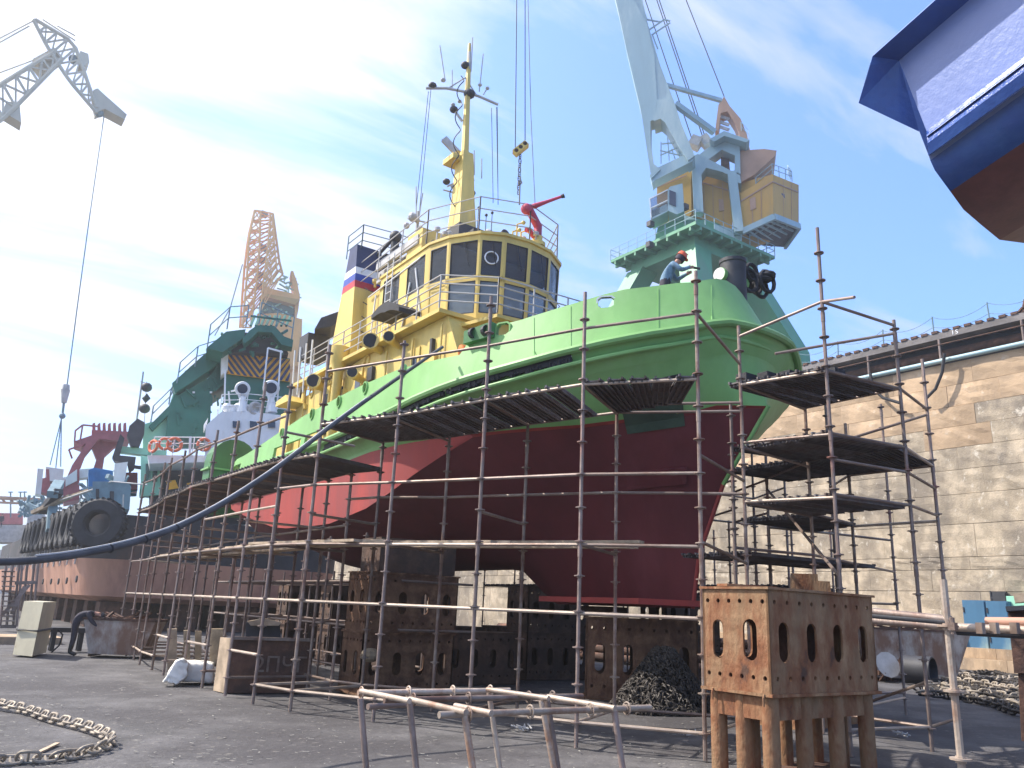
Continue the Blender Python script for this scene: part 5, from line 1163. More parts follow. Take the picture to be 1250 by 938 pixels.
def C(pts, d, t, nm, m, root=pc, ref=(870, 280)):
    """upright shape at distance CD+d, outline in photo pixels, thickness t going back"""
    q = at(ref[0], ref[1], D=CD+d); n = V((q.x, q.y, 0)).normalized()
    out = [on(x, y, CD+d, ref) for x, y in pts]; return part(MB().prism(out, n*t), nm, M[m] if isinstance(m, str) else m, root)
def cp(x, y, d=0): return on(x, y, CD+d, (870, 280))
# slewing column and lower deck
part(MB().lathe((CC.x, CC.y, zt), [(4.0, 0), (4.0, .8), (3.3, 1.0), (3.3, 2.4)], 28), 'slew_ring', M['craneg'], pc, smooth=True)
C([(800, 312), (822, 285), (833, 262), (905, 283), (905, 296), (880, 292), (840, 284)], -2.5, 6, 'turntable', 'cranelb')
C([(798, 297), (803, 278), (833, 262), (836, 280)], -4.2, 3, 'cab_support', 'craneg')
# machinery house: front block, long side, rear block with its underside frame
C([(802, 221), (838, 206), (844, 209), (844, 262), (838, 266), (802, 262)], -2.2, 4, 'front_house', 'cranetan')
C([(844, 208), (894, 222), (894, 280), (844, 264)], -1.6, 5, 'middle_house', 'cranetan')
C([(904, 236), (943, 213), (944, 266), (905, 282)], -3.0, 5, 'rear_house_side', 'cranetan')
hn = [cp(943, 213, -3.0), cp(975, 226, 1.0), cp(975, 275, 1.0), cp(944, 266, -3.0)]
vdir = V((CC.x, CC.y, 0)).normalized()
part(MB().prism(hn, vdir*4-V((hn[1]-hn[0]).x*0, 0)) if False else MB().prism(hn, V((-1.2, 3.6, 0))), 'rear_house', M['cranetan'], pc)
for a, b_, d in (((904, 246), (943, 222), -3.05), ((844, 219), (894, 234), -1.65), ((802, 229), (838, 214), -2.25)): part(MB().bar(cp(*a, d), cp(*b_, d), .06, .12), 'cladding_trim', M['cranebr'], pc)
part(MB().bar(cp(943, 222, -3.06), cp(975, 235, .95), .06, .12), 'cladding_trim', M['cranebr'], pc)
for x in (918, 929): part(MB().bar(cp(x, 230+(929-x)*.6, -3.05), cp(x+.5, 274, -3.05), .05, .05), 'cladding_seam', M['cranebr'], pc)
for x in (859, 870, 882): part(MB().bar(cp(x, 224, -1.65), cp(x+1, 272, -1.65), .05, .05), 'cladding_seam', M['cranebr'], pc)
for xx, yy0, yy1 in ((956, 219, 270), (966, 223, 273)):
    k = (xx-943)/32; part(MB().bar(cp(xx, yy0, -3.05+4*k), cp(xx+.3, yy1, -3.05+4*k), .05, .05), 'cladding_seam', M['cranebr'], pc)
C([(877, 243), (883, 244), (884, 257), (878, 258)], -1.7, .1, 'house_door', 'cranebr'); C([(915, 243), (922, 240), (923, 254), (916, 257)], -3.1, .1, 'house_hatch', 'cranebr')
k = .45; part(MB().prism([cp(954, 236, -3.1+4*.36), cp(960, 238, -3.1+4*.55), cp(960, 250, -3.1+4*.55), cp(954, 249, -3.1+4*.36)], V((-.05, .1, 0))), 'house_window', M['glassdk'], pc)
# rear deck frame, seen from below
U = [cp(906, 283, -3.2), cp(945, 265, -3.4), cp(976, 277, 1.0), cp(958, 302, 4.5), cp(930, 300, 3.0)]
part(MB().bar(U[0], U[1], .3, .55), 'rear_beam', M['cranelb'], pc); part(MB().bar(U[1], U[2], .3, .55), 'rear_beam', M['cranelb'], pc); part(MB().bar(U[2], U[3], .3, .5), 'rear_beam', M['cranelb'], pc)
b = MB()
for i in range(1, 6):
    t = i/6; b.bar(U[0].lerp(U[1], t)-V((0, 0, .1)), U[4].lerp(U[2], t)-V((0, 0, .1)), .12, .2)
for t in (.3, .65): b.bar(U[0].lerp(U[4], t), U[1].lerp(U[2], t), .12, .2)
part(b, 'underframe', M['cranelb'], pc); part(MB().prism([U[0], U[1], U[2], U[3], U[4]], V((0, 0, .12))), 'rear_floor', M['dark'], pc)
railing(pc, [cp(923, 230, -2.5), cp(943, 213, -3), cp(967, 222, .5), cp(962, 214, 3)], 1.1, 2, M['cranelb'], .035, 1.3)
# pale blue portal frame holding the jib foot
b = MB()
for a, c_, w in (((850, 204), (853, 262), .9), ((893, 212), (902, 285), .85)):
    b.bar(cp(*a, -3), cp(*c_, -3), w*.95, w*1.1, up=vdir)
part(b, 'a_frame_post', M['cranelb'], pc)
C([(843, 192), (852, 188), (903, 214), (905, 224), (900, 223), (895, 217), (882, 210), (862, 205), (856, 213), (850, 215), (845, 210)], -3.4, 1.6, 'frame_beam', 'cranelb')
C([(852, 190), (878, 170), (903, 178), (904, 213), (897, 209), (897, 190), (881, 183), (863, 196)], -3.0, 1.5, 'upper_frame', 'cranelb')
C([(866, 170), (884, 160), (915, 171), (911, 174), (884, 166), (872, 173)], -4, 3.5, 'top_walkway', 'cranelb')
C([(880, 192), (890, 194), (891, 207), (880, 203)], -2, 1, 'inner_winch', 'rustdk')
part(MB().bar(cp(846, 180, -2), cp(852, 170, -2), 1.2, 1.0).bar(cp(856, 176, -2), cp(866, 170, -2), 1.0, 1.0), 'winch', M['canvas'], pc)
# driver cab with glazed front
C([(815, 232), (818, 228), (833, 224), (835, 258), (826, 262), (815, 257)], -5.6, 2.2, 'driver_cab', 'cranelb')
C([(817, 232), (825, 235), (825, 252), (817, 249)], -5.7, .1, 'cab_window', M['glassdk'])
q = [cp(793, 243, -5.6), cp(815, 232, -5.6), cp(815, 257, -5.6), cp(795, 266, -5.6)]
part(MB().prism([cp(793, 259, -5.6), cp(814, 249, -5.6), cp(815, 258, -5.6), cp(796, 268, -5.6)], vdir*2), 'cab_nose', M['cranelb'], pc)
b = MB(); off = vdir*2
for o_ in (V((0, 0, 0)), off):
    b.bar(q[0]+o_, q[1]+o_, .09, .09); b.bar(q[0]+o_, q[3]+o_, .09, .09); b.bar(q[0].lerp(q[3], .5)+o_, q[1].lerp(q[2], .5)+o_, .07, .07)
b.bar(q[0], q[0]+off, .09, .09); b.bar(q[3], q[3]+off, .09, .09); part(b, 'cab_frame', M['white'], pc)
part(MB().prism(q, vdir*.03).prism([p+off for p in q], vdir*.03), 'cab_glass', M['glass'], pc)
for x, y in ((794, 274), (793, 299), (836, 253)): part(MB().box(cp(x, y, -5.2), (.55, .5, .5)), 'floodlight', M['dark'], pc)
# jib: box girder splitting into two feet
jo = [(735, -90), (748, -12), (764, 48), (782, 130), (794, 215), (800, 222), (804, 217)]
C([(748, -14), (767, -14), (790, 30), (799, 68), (802, 122), (782, 133), (765, 62), (754, 10)], -6, 1.8, 'jib_front', 'cranelb')
C([(767, -14), (781, -14), (791, 30), (806, 80), (822, 122), (802, 124), (799, 68), (789, 30)], -5.9, 2.3, 'jib_side', 'cranelb')
C([(782, 132), (802, 122), (800, 146), (794, 148), (794, 172), (798, 200), (806, 207), (795, 218)], -6, 1.6, 'jib_left_foot', 'cranelb')
C([(802, 122), (822, 121), (832, 152), (848, 190), (840, 196), (828, 178), (812, 150), (806, 145), (798, 148)], -6, 2.2, 'jib_right_foot', 'cranelb')
C([(793, 214), (800, 206), (838, 188), (848, 192), (845, 197), (800, 220), (796, 224)], -5.8, 1.4, 'jib_foot_beam', 'cranelb')
# jib goes on above the picture
jt0, jt1 = cp(757, -14, -5.5), cp(774, -14, -5.5); top = cp(700, -330, -12)
part(MB().add([jt0, jt1, jt1+vdir*2, jt0+vdir*2, top, top+V((.7, -.7, 0)), top+V((1.4, 0, 0)), top+V((.7, .7, 0))], [(0, 1, 2, 3), (7, 6, 5, 4)]+[(j, 4+j, 4+(j+1) % 4, (j+1) % 4) for j in range(4)]), 'jib_upper', M['cranelb'], pc)
for a, c_ in (((806, 190), (828, 180)), ((807, 174), (807, 200)), ((815, 168), (817, 196)), ((808, 176), (828, 174)), ((806, 184), (830, 190)), ((820, 182), (824, 194)), ((828, 182), (830, 192))): part(MB().bar(cp(*a, -5), cp(*c_, -5), .1, .1), 'access_stair', M['cranelb'], pc)
for a, c_ in (((789, 24), (806, 27)), ((792, 37), (811, 24)), ((797, 42), (818, 28)), ((811, 24), (818, 26)), ((783, 5), (790, 25)), ((796, 42), (803, 60))): part(MB().bar(cp(*a, -5), cp(*c_, -5), .12, .12), 'jib_bracket', M['cranelb'], pc)
part(MB().bar(cp(812, 104, -5), cp(880, 123, -1), .35, .35), 'counter_rod', M['cranelb'], pc); part(MB().bar(cp(824, 127, -5), cp(850, 146, -4), .5, .5).bar(cp(850, 146, -4), cp(872, 162, -3), .5, .5), 'rack_beam', M['cranelb'], pc)
# brown rocking beam and counterweight
C([(873, 160), (877, 128), (884, 118), (891, 130), (904, 145), (912, 165), (911, 185), (903, 184), (903, 165), (897, 150), (888, 136), (880, 138), (877, 160)], 0, 1.6, 'rocker', 'cranebr')
for y in (142, 149, 155): part(MB().bar(cp(879, y, .5), cp(890, y-2+6, .5), .15, .3), 'rocker_rung', M['canvas'], pc)
C([(904, 184), (933, 182), (948, 184), (946, 190), (930, 205), (920, 214), (905, 222), (902, 205)], -2.5, 4.5, 'counterweight', 'cranebr')
C([(902, 158), (912, 165), (916, 186), (904, 190)], -1, 2, 'rocker_tail', 'cranebr')
for a, c_ in (((832, -14), (884, 118)), ((797, -14), (858, 168)), ((800, -14), (861, 168)), ((783, -14), (850, 186))): part(MB().tube([cp(*a, -4), cp(*c_, -1)], .05, 5), 'luffing_rope', M['dark'], pc)
railing(pc, [cp(905, 160, 0), cp(914, 170, 0)], 1.0, 2, M['cranelb'], .03, 1)
# ------------------------------------------------------------------ crane hook block and ropes over the tug
hk = at(635, 182, D=24); hb_ = thing('hook_block', tuple(hk), 'small yellow crane hook block hanging by ropes to the right of the tug mast', 'crane hook')
h0, h1 = on(628, 188, 24, (635, 180)), on(643, 176, 24, (635, 180))
part(MB().bar(h0, h1, .26, .2), 'block_body', M['yellow'], hb_)
for t in (.15, .5, .85): part(MB().lathe(h0.lerp(h1, t), [(.07, -.14), (.07, .14)], 12, V((h0.y, -h0.x, 0)).cross(V((0, 0, 1))).to_track_quat('Z', 'Y').to_matrix()), 'sheave', M['rustdk'], hb_)
for (a, b_) in (((629, 180), (631, -20)), ((641, 172), (641, -20))): part(MB().tube([on(*a, 24, (635, 180)), on(*b_, 24.5, (635, 180))], .017, 5), 'hoist_rope', M['dark'], hb_)
tagl = at(652, 240, D=23.5); single(MB().tube([on(644, -20, 24.8, (640, 100)), on(648, 140, 24.0, (640, 100)), on(653, 248, 23.5, (640, 100))], .013, 5), 'tag_rope', M['dark'], 'single thin rope hanging just right of the yellow hook block', 'rope')
me = link_mesh(M['chaindk'], .8)
hc0 = on(635, 190, 24, (635, 180))
for i in range(9): inst(me, 'chain_link', hb_, hc0-V((0, 0, .165*i+.05)), (V((0, 0, 1))).to_track_quat('Y', 'X') @ __import__('mathutils').Quaternion((0, 1, 0), R_(90*(i % 2))))
q = on(635, 219, 24, (635, 180)); part(MB().tube([q+V((0, 0, .1)), q, q+V((.07, 0, -.12)), q+V((0, 0, -.2)), q+V((-.08, 0, -.12))], .03, 8), 'hook', M['canvas'], hb_, smooth=True)
part(MB().tube([q-V((0, 0, .15)), on(634, 250, 23.8, (635, 180))], .025, 5), 'sling', M['dark'], hb_)
# ------------------------------------------------------------------ pale yellow lattice crane behind
LD = 150.0; lref = (330, 340); ln = at(330, 340, D=LD)
lc = thing('lattice_crane', (ln.x, ln.y, 16.0), 'pale yellow lattice crane seen end-on behind the green ship gantry', 'crane')
lp_ = lambda x, y, d=0: on(x, y, LD+d, lref)
def truss(c0, c1, n, r, m, parent, d0=0, d1=6, P=lp_, nm='lattice'):
    """c0, c1: pixel polylines of the two visible chords; built as a box truss of real depth"""
    def pt(pl, t):
        Ls = [math.hypot(pl[i+1][0]-pl[i][0], pl[i+1][1]-pl[i][1]) for i in range(len(pl)-1)]; s = t*sum(Ls)
        for i, l_ in enumerate(Ls):
            if s <= l_+1e-6: k = s/l_; return (pl[i][0]+(pl[i+1][0]-pl[i][0])*k, pl[i][1]+(pl[i+1][1]-pl[i][1])*k)
            s -= l_
        return pl[-1]
    br = MB(); A = [[P(*pt(c, i/n), d) for i in range(n+1)] for c in (c0, c1) for d in (d0, d1)]
    for a in A:
        ch = MB().tube(a, r*1.1, 6); part(ch, nm+'_chord', m, parent)
    for u, v in ((0, 2), (1, 3), (0, 1), (2, 3)):
        for i in range(n+1):
            br.bar(A[u][i], A[v][i], r*1.1, r*1.1)
            if i < n: br.bar(A[u][i], A[v][i+1], r*.9, r*.9); 
            if i < n and u == 0 and v == 2: br.bar(A[v][i], A[u][i+1], r*.9, r*.9)
    part(br, nm+'_bracing', m, parent, kind='stuff')
truss([(311, 257), (303, 290), (298, 330), (293, 400)], [(333, 261), (337, 290), (341, 320), (345, 335)], 10, .22, M['lattice'], lc, 0, 7)
truss([(311, 257), (304, 290), (302, 330), (296, 400)], [(318, 258), (317, 300), (314, 340), (306, 400)], 12, .2, M['lattice'], lc, -2, 4, nm='left_leg')
truss([(330, 262), (327, 300), (322, 340), (318, 380)], [(333, 262), (335, 300), (338, 330), (345, 334)], 9, .16, M['lattice'], lc, -3, 3, nm='right_leg')
L2 = lambda pts, d, t, nm, m: part(MB().prism([lp_(x, y, d) for x, y in pts], V((ln.x, ln.y, 0)).normalized()*t), nm, M[m], lc)
L2([(355, 331), (358, 331), (363, 345), (366, 362), (364, 380), (360, 385), (360, 364), (357, 345)], 0, 4, 'rocker', 'lattice')
L2([(320, 350), (364, 360), (366, 366), (322, 358)], -1, 6, 'counterweight_beam', 'lattice'); L2([(322, 358), (366, 366), (360, 372), (324, 362)], -1, 5, 'beam_underside', 'cranetan')
L2([(314, 384), (340, 382), (369, 390), (367, 446), (350, 452), (313, 452)], 0, 12, 'machine_house', 'lattice'); L2([(350, 388), (369, 390), (367, 446), (351, 448)], -.3, .3, 'house_wall', 'lattice')
L2([(317, 366), (362, 374), (358, 384), (340, 382), (318, 382)], 1, 6, 'winch_deck', 'deepgreen')
b = MB(); rr = random.Random(4)
for i in range(46): x = rr.uniform(316, 362); y = rr.uniform(336, 384); b.bar(lp_(x, y, rr.uniform(0, 4)), lp_(x+rr.uniform(-14, 14), y+rr.uniform(-8, 8), rr.uniform(0, 4)), .25, .25)
part(b, 'upper_framing', M['midgreen'], lc, kind='stuff')
for x, y in ((321, 303), (319, 318), (317, 336), (316, 350), (322, 262)): part(MB().box(lp_(x, y, 1), (1.3, 1.3, .9)), 'jib_sheave', M['greybl'], lc)
part(MB().bar(V((ln.x, ln.y, 16)), lp_(340, 452, 6), 7, 7), 'crane_tower', M['lattice'], lc)
part(MB().tube([lp_(296, 323), lp_(281, 376), lp_(262, 410)], .12, 5), 'stay', M['greybl'], lc)
# ------------------------------------------------------------------ grey lattice jib at the top left
GD = 75.0; gref = (60, 90); gn = at(60, 90, D=GD); gp = lambda x, y, d=0: on(x, y, GD+d, gref)
lj = thing('jib_crane', tuple(at(-260, 700, D=GD+3)*1.0), 'grey cream lattice level-luffing jib reaching in at the top left corner', 'crane')
_org[lj.name] = lj.location.copy()
truss([(-160, 200), (-60, 150), (0, 104), (68, 62)], [(-150, 245), (-50, 185), (10, 140), (76, 72)], 14, .17, M['latgrey'], lj, 0, 2.6, gp, 'main_jib')
truss([(41, 25), (58, 58), (84, 98), (118, 138)], [(43, 24), (90, 52), (100, 80), (118, 132)], 9, .15, M['latgrey'], lj, 0, 2.2, gp, 'fly_jib')
G = lambda pts, d, t, nm, m: part(MB().prism([gp(x, y, d) for x, y in pts], V((gn.x, gn.y, 0)).normalized()*t), nm, M[m], lj)
G([(114, 110), (119, 108), (155, 140), (152, 146), (128, 133), (118, 137)], 0, 1.5, 'jib_nose', 'latgrey'); G([(40, 72), (66, 58), (76, 70), (52, 88)], .4, 1.6, 'jib_gusset', 'latgrey')
G([(98, 62), (108, 66), (109, 76), (103, 80), (97, 76)], 0, 1.6, 'walkway_basket', 'latgrey'); G([(3, 136), (26, 150), (24, 126), (8, 124)], 0, 1.6, 'service_basket', 'latgrey')
part(MB().ball(gp(90, 73, .5), .45), 'fly_sheave', M['greybl'], lj); part(MB().ball(gp(121, 138, .5), .42), 'nose_sheave', M['greybl'], lj)
for a, b_ in (((-60, 78), (40, 26)), ((-60, 85), (36, 32)), ((-30, 100), (40, 74)), ((52, 24), (92, 50)), ((70, 32), (92, 44))): part(MB().tube([gp(*a), gp(*b_)], .07, 5), 'tie_rod', M['latgrey'], lj)
part(MB().bar(gp(-155, 222, 1), at(-260, 700, D=GD+3), 2.5, 2.5), 'crane_tower', M['latgrey'], lj)
# its rope, hook and slings down to a load over the second ship
ld = at(58, 600, D=72); lr = thing('hoisted_load', tuple(ld), 'pink and grey machine hanging in slings from the left crane rope', 'hoisted load')
lq = lambda x, y: on(x, y, 73, (70, 500))
part(MB().tube([gp(127, 142, .5), lq(110, 260), lq(95, 370), lq(82, 470)], .05, 5), 'hoist_rope', M['greybl'], lr)
part(MB().tube([lq(81, 470), lq(80, 476)], .4, 8, rr=[.25, .3]).tube([lq(80, 476), lq(78, 492)], .3, 8, rr=[.34, .2]), 'hook_block', M['canvas'], lr)
part(MB().ball(lq(76, 508), .25).tube([lq(78, 492), lq(76, 508)], .09), 'swivel_hook', M['greybl'], lr)
for x, y in ((61, 568), (68, 572), (74, 570)): part(MB().tube([lq(75, 511), lq(x, y)], .045, 5), 'sling', M['greybl'], lr)
for pts, nm, m in (([(46, 572), (53, 573), (50, 604), (43, 603)], 'end_frame', 'cream'), ([(56, 570), (78, 573), (76, 590), (55, 586)], 'crate_top', 'cream'), ([(48, 585), (57, 583), (62, 592), (72, 596), (66, 606), (49, 600)], 'machine_body', 'pink'), ([(56, 573), (60, 573), (61, 592), (57, 592)], 'column', 'pink')): part(slab(pts, 71.5, 2.2), nm, M[m], lr)
# ------------------------------------------------------------------ second ship, moored on blocks astern of the tug
s2 = thing('work_ship', (12, 60, 1.3), 'work ship with faded red bottom and tyre fenders on the blocks beyond the tug', 'ship')
def s2sec(k):    # plan outline at heights, rounded corner towards the camera
    zs = [1.35, 1.6, 3.4, 3.5, 5.6]; ins = [1.0, .35, 0, 0, -.05]
    z = zs[k]; d = ins[k]; x0, x1, y0, y1 = 6.6+d, 20.5-d, 44.6+d, 96-d; r = 2.6; pts = []
    for cx_, cy_, a0 in ((x0+r, y0+r, 180), (x1-r, y0+r, 270), (x1-r, y1-r, 0), (x0+r, y1-r, 90)):
        for i in range(7): a = R_(a0+15*i); pts.append(V((cx_+r*math.cos(a), cy_+r*math.sin(a), z)))
    return pts
def loft(ks, mb): 
    P = [s2sec(k) for k in ks]; n = len(P[0]); return mb.add([p for r in P for p in r], [(i*n+j, i*n+(j+1) % n, (i+1)*n+(j+1) % n, (i+1)*n+j) for i in range(len(ks)-1) for j in range(n)])
o = part(loft([0, 1, 2], MB()), 'lower_hull', M['hullpink'], s2); weld(o, ang=40)
o = part(loft([2, 3, 4], MB()), 'upper_hull', M['hullblk'], s2); weld(o, ang=40)
part(MB().add(s2sec(0), [tuple(range(28))]), 'bottom_plating', M['hullpink'], s2); part(MB().add([p-V((0, 0, .25)) for p in s2sec(4)], [tuple(range(28))]), 'main_deck', M['greybl'], s2)
for i, (x, y) in enumerate([(52, 709), (62, 709), (71, 709), (81, 708), (93, 706)]):
    p = at(x, y+1, X=6.62); part(MB().lathe(p, [(.17, -.05), (.17, .02), (.05, .02)], 10, Matrix.Rotation(-math.pi/2, 3, 'Y')), 'drain_hole', M['dark'], s2)
b = MB(); rr = random.Random(2)
for i in range(16): p = V((6.56, 47+i*2.6, 3.1)); part(MB().bb(p-V((.02, .05, .0)), p+V((.04, .05, rr.uniform(.5, 1.6)))), 'hull_strip', M['canvas'], s2)
def tyre_mesh(R, r):
    def mk():
        b = MB(); n = 30; pr = [(R-2*r, -r*.65), (R-1.7*r, -r), (R-.35*r, -r*.95), (R, -r*.55), (R, r*.55), (R-.35*r, r*.95), (R-1.7*r, r), (R-2*r, r*.65)]
        vs = [V((q*math.cos(2*math.pi*i/n), q*math.sin(2*math.pi*i/n), z)) for i in range(n) for q, z in pr]; m_ = len(pr)
        b.add(vs, [(i*m_+j, ((i+1) % n)*m_+j, ((i+1) % n)*m_+(j+1) % m_, i*m_+(j+1) % m_) for i in range(n) for j in range(m_)])
        for i in range(n):
            a = 2*math.pi*(i+.5)/n; b.box((R*math.cos(a), R*math.sin(a), 0), (R*.09, R*.07, r*1.5), Matrix.Rotation(a, 3, 'Z'))
        return mesh_of(b, 'tyre', M['rubber'], True)
    return shared(('tyre', R, r), mk)
def tyre(p, R, r, nrm, lab, grp=None):
    o = inst(tyre_mesh(R, r), 'tyre_fender', None, p, V(nrm).to_track_quat('Z', 'Y')); tag(o, lab, 'tyre', grp); return o
tyre(at(121, 640, D=44.0), 1.22, .34, (-.55, -1, .1), 'largest tyre fender, round and facing the camera, hung on the ship corner')
ty = [98, 91, 84, 77, 70, 64, 58, 52, 46.5, 41.5, 37, 33]
wd = ['%s edge-on tyre fender along the ship side, counted leftwards from the big round tyre' % w for w in ('first', 'second', 'third', 'fourth', 'fifth', 'sixth', 'seventh', 'eighth', 'ninth', 'tenth', 'eleventh', 'twelfth')]
for i, x in enumerate(ty):
    p = at(x, 640+(98-x)*.27, X=6.3); tyre(V((6.2, p.y, p.z)), 1.05, .17, (-1, random.uniform(-.05, .03), .03), wd[i], 'tyre fenders along the far ship side')
S_ = lambda pts, D, t, nm, m, root=s2: part(slab(pts, D, t), nm, M[m] if isinstance(m, str) else m, root)
S_([(113, 588), (155, 588), (160, 594), (158, 622), (113, 618)], 48.5, 3, 'deck_locker', 'greybl'); S_([(117, 597), (121, 597), (121, 607), (117, 607)], 48.4, .1, 'locker_door', 'dark'); S_([(134, 600), (139, 600), (139, 612), (134, 612)], 48.4, .1, 'locker_door', 'dark')
# blue and red containers on its deck
for (pts, D, lab, mt) in (([(108, 574), (115, 571), (138, 575), (138, 596), (108, 594)], 52, 'blue corrugated container on the ship deck behind the deck locker', 'blue'), ([(153, 577), (168, 577), (168, 598), (153, 598)], 51, 'red container on the ship deck beside the mint green tower', 'pink')):
    c = slab(pts, D, 2.4); t = thing('deck_container', tuple(sum(c.v, V())/len(c.v)), lab, 'container'); part(c, 'container_body', M[mt], t)
    xs_ = [p[0] for p in pts]; 
    for i in range(7):
        x = min(xs_)+(max(xs_)-min(xs_))*(i+.5)/7; part(slab([(x-.5, pts[1][1]+4), (x+.5, pts[1][1]+4), (x+.5, pts[2][1]+18 if mt == 'blue' else 597), (x-.5, pts[2][1]+18 if mt == 'blue' else 597)], D-.08, .1), 'corrugation', M[mt], t)
S_([(140, 566), (156, 564), (152, 590), (138, 592)], 50, 1.5, 'vent_house', 'cream')
# blue-black deck crane folded on its post
dc = thing('deck_crane', tuple(at(148, 566, D=51)), 'dark folded deck crane standing on a white post on the far ship', 'deck crane')
for pts, m in (([(137, 558), (147, 530), (152, 535), (146, 556), (166, 558), (164, 572), (158, 576), (156, 566), (140, 563)], 'dark'), ([(158, 520), (168, 511), (177, 516), (176, 530), (170, 545), (160, 545), (155, 532)], 'dark')): S_(pts, 50.5, .8, 'crane_arm', m, dc)
S_([(148, 545), (182, 548), (180, 556), (147, 552)], 51, .8, 'boom', 'midgreen', dc); S_([(164, 568), (172, 569), (172, 572), (164, 571)], 50.4, .5, 'ram', 'dark', dc)
# crimson gantry with heads on top, red house
gz2 = thing('crimson_gantry', tuple(at(110, 590, D=70)), 'faded crimson gantry with a row of winches and platform on the far ship', 'gantry')
S_([(90, 539), (122, 528), (158, 533), (158, 539), (122, 536), (100, 543)], 68, 4, 'gantry_platform', 'pink', gz2)
for i in range(7): x = 113+i*6.3; S_([(x, 517+(i % 2)), (x+3.2, 516), (x+4, 530), (x, 529)], 68.5, 1.2, 'winch_head', 'pink', gz2)
S_([(112, 525), (156, 527), (156, 534), (112, 531)], 68.3, 2, 'winch_bed', 'pink', gz2)
S_([(108, 536), (121, 535), (104, 556), (97, 574), (96, 579), (82, 582), (88, 568), (100, 550)], 68, 1.5, 'gantry_leg', 'pink', gz2); S_([(120, 537), (155, 538), (140, 545), (128, 556), (124, 580), (112, 578), (118, 560), (112, 545)], 69, 1.5, 'gantry_leg', 'pink', gz2)
for a, c_ in (((97, 543), (101, 519)), ((101, 519), (122, 521)), ((91, 540), (92, 526)), ((92, 526), (101, 519)), ((84, 549), (102, 543)), ((84, 549), (88, 560))): part(MB().bar(at(*a, D=68), at(*c_, D=68), .12, .12), 'gantry_rail', M['pink'], gz2)
rh = thing('red_deckhouse', tuple(at(88, 600, D=64)), 'white and red deckhouse below the crimson gantry on the far ship', 'deckhouse')
S_([(76, 588), (97, 574), (97, 610), (78, 614)], 62, 3, 'lower_wall', 'pink', rh); S_([(80, 583), (94, 573), (94, 587), (80, 594)], 61.8, .3, 'white_panel', 'cream', rh); S_([(70, 586), (80, 582), (77, 612), (72, 612)], 62.4, 1, 'end_wall', 'cream', rh); S_([(97, 573), (112, 572), (112, 582), (97, 584)], 62.3, 1.5, 'upper_wall', 'cream', rh)
# davits, stair boards and clutter along the rail
cl = MB(); rr = random.Random(8)
for i in range(110):
    x = rr.uniform(22, 150); y = 628-(x-22)*.2+rr.uniform(-12, 5); D = 50+(150-x)*.3; p = at(x, y, D=D); cl.bar(p, p+V((rr.uniform(-1, 1), rr.uniform(-1, 1), rr.uniform(-.1, 1.1)))*.9, rr.uniform(.06, .35), rr.uniform(.06, .3))
part(cl, 'deck_clutter', M['greybl'], s2, kind='stuff')
for (a, b_, m, w) in (((52, 625), (72, 600), 'dark', .5), ((66, 600), (62, 648), 'greybl', .5), ((40, 626), (86, 606), 'board', .3), ((86, 606), (110, 598), 'board', .2), ((72, 590), (64, 604), 'greybl', .6)): part(MB().bar(at(*a, D=58), at(*b_, D=56), w, w*.7), 'davit_arm', M[m], s2)
for i in range(8): x = 150-i*13; rod('stanchion', at(x, 625+i*1.6, D=48+i*1.6), at(x+1, 604+i*2.4, D=48+i*1.6), .035, M['canvas'], s2, 6)
part(MB().tube([at(70, 612, D=57), at(112, 598, D=50), at(136, 588, D=48.3), at(180, 592, D=47)], .04, 6), 'hand_rail', M['canvas'], s2)
# ------------------------------------------------------------------ mint and deep green ship gantry with hazard boards
gg = thing('green_ship_gantry', (14, 50, 5.5), 'deep green ship gantry with yellow and black hazard board, behind the tug stern', 'gantry')
GS = lambda pts, D, t, nm, m: S_(pts, D, t, nm, m, gg)
GS([(277, 430), (280, 428), (354, 438), (354, 465), (352, 520), (270, 520)], 50, 3, 'tower_head', 'deepgreen')
GS([(205, 503), (215, 484), (254, 462), (277, 430), (279, 466), (258, 480), (256, 535), (202, 535)], 51, 4, 'tower_body', 'deepgreen')
GS([(175, 518), (198, 512), (206, 497), (215, 470), (214, 482), (204, 540), (202, 590), (182, 604), (170, 602), (174, 570)], 51.5, 2, 'tower_side', 'midgreen')
GS([(252, 425), (276, 405), (300, 402), (298, 412), (272, 430)], 48, 4, 'top_deck', 'deepgreen'); GS([(296, 414), (304, 404), (314, 397), (335, 398), (347, 411), (358, 415), (357, 424), (344, 421), (332, 406), (315, 405), (306, 414), (298, 420)], 47.6, 1, 'deck_arch', 'deepgreen')
GS([(276, 410), (300, 406), (345, 412), (352, 432), (280, 430)], 49, 3, 'machinery', 'dark')
mb = MB(); rr = random.Random(12)
for i in range(34): x = rr.uniform(270, 352); y = rr.uniform(406, 430); mb.bar(at(x, y, D=48.2), at(x+rr.uniform(-10, 10), y+rr.uniform(-5, 8), D=48.2+rr.uniform(0, .5)), .12, .14)
part(mb, 'machinery_clutter', M['deepgreen'], gg, kind='stuff')
mb = MB()
for i in range(60): x = rr.uniform(212, 350); y = rr.uniform(468, 520) if x > 275 else rr.uniform(455, 530); mb.bar(at(x, y, D=49.8 if x > 275 else 50.9), at(x+rr.choice((0, 0, rr.uniform(-14, 14))), y+rr.uniform(-14, 14), D=49.8 if x > 275 else 50.9), .1, .1)
part(mb, 'tower_pipes', M['deepgreen'], gg, kind='stuff')
GS([(210, 468), (250, 432), (274, 424), (276, 436), (256, 452), (214, 480)], 50.5, 2, 'stair_side', 'deepgreen'); GS([(182, 520), (206, 496), (214, 480), (218, 484), (208, 504), (186, 526)], 51, 1.5, 'ramp', 'deepgreen')
GS([(270, 431), (279, 428), (278, 452), (270, 458)], 49.4, 1.2, 'corner_panel', 'cream')
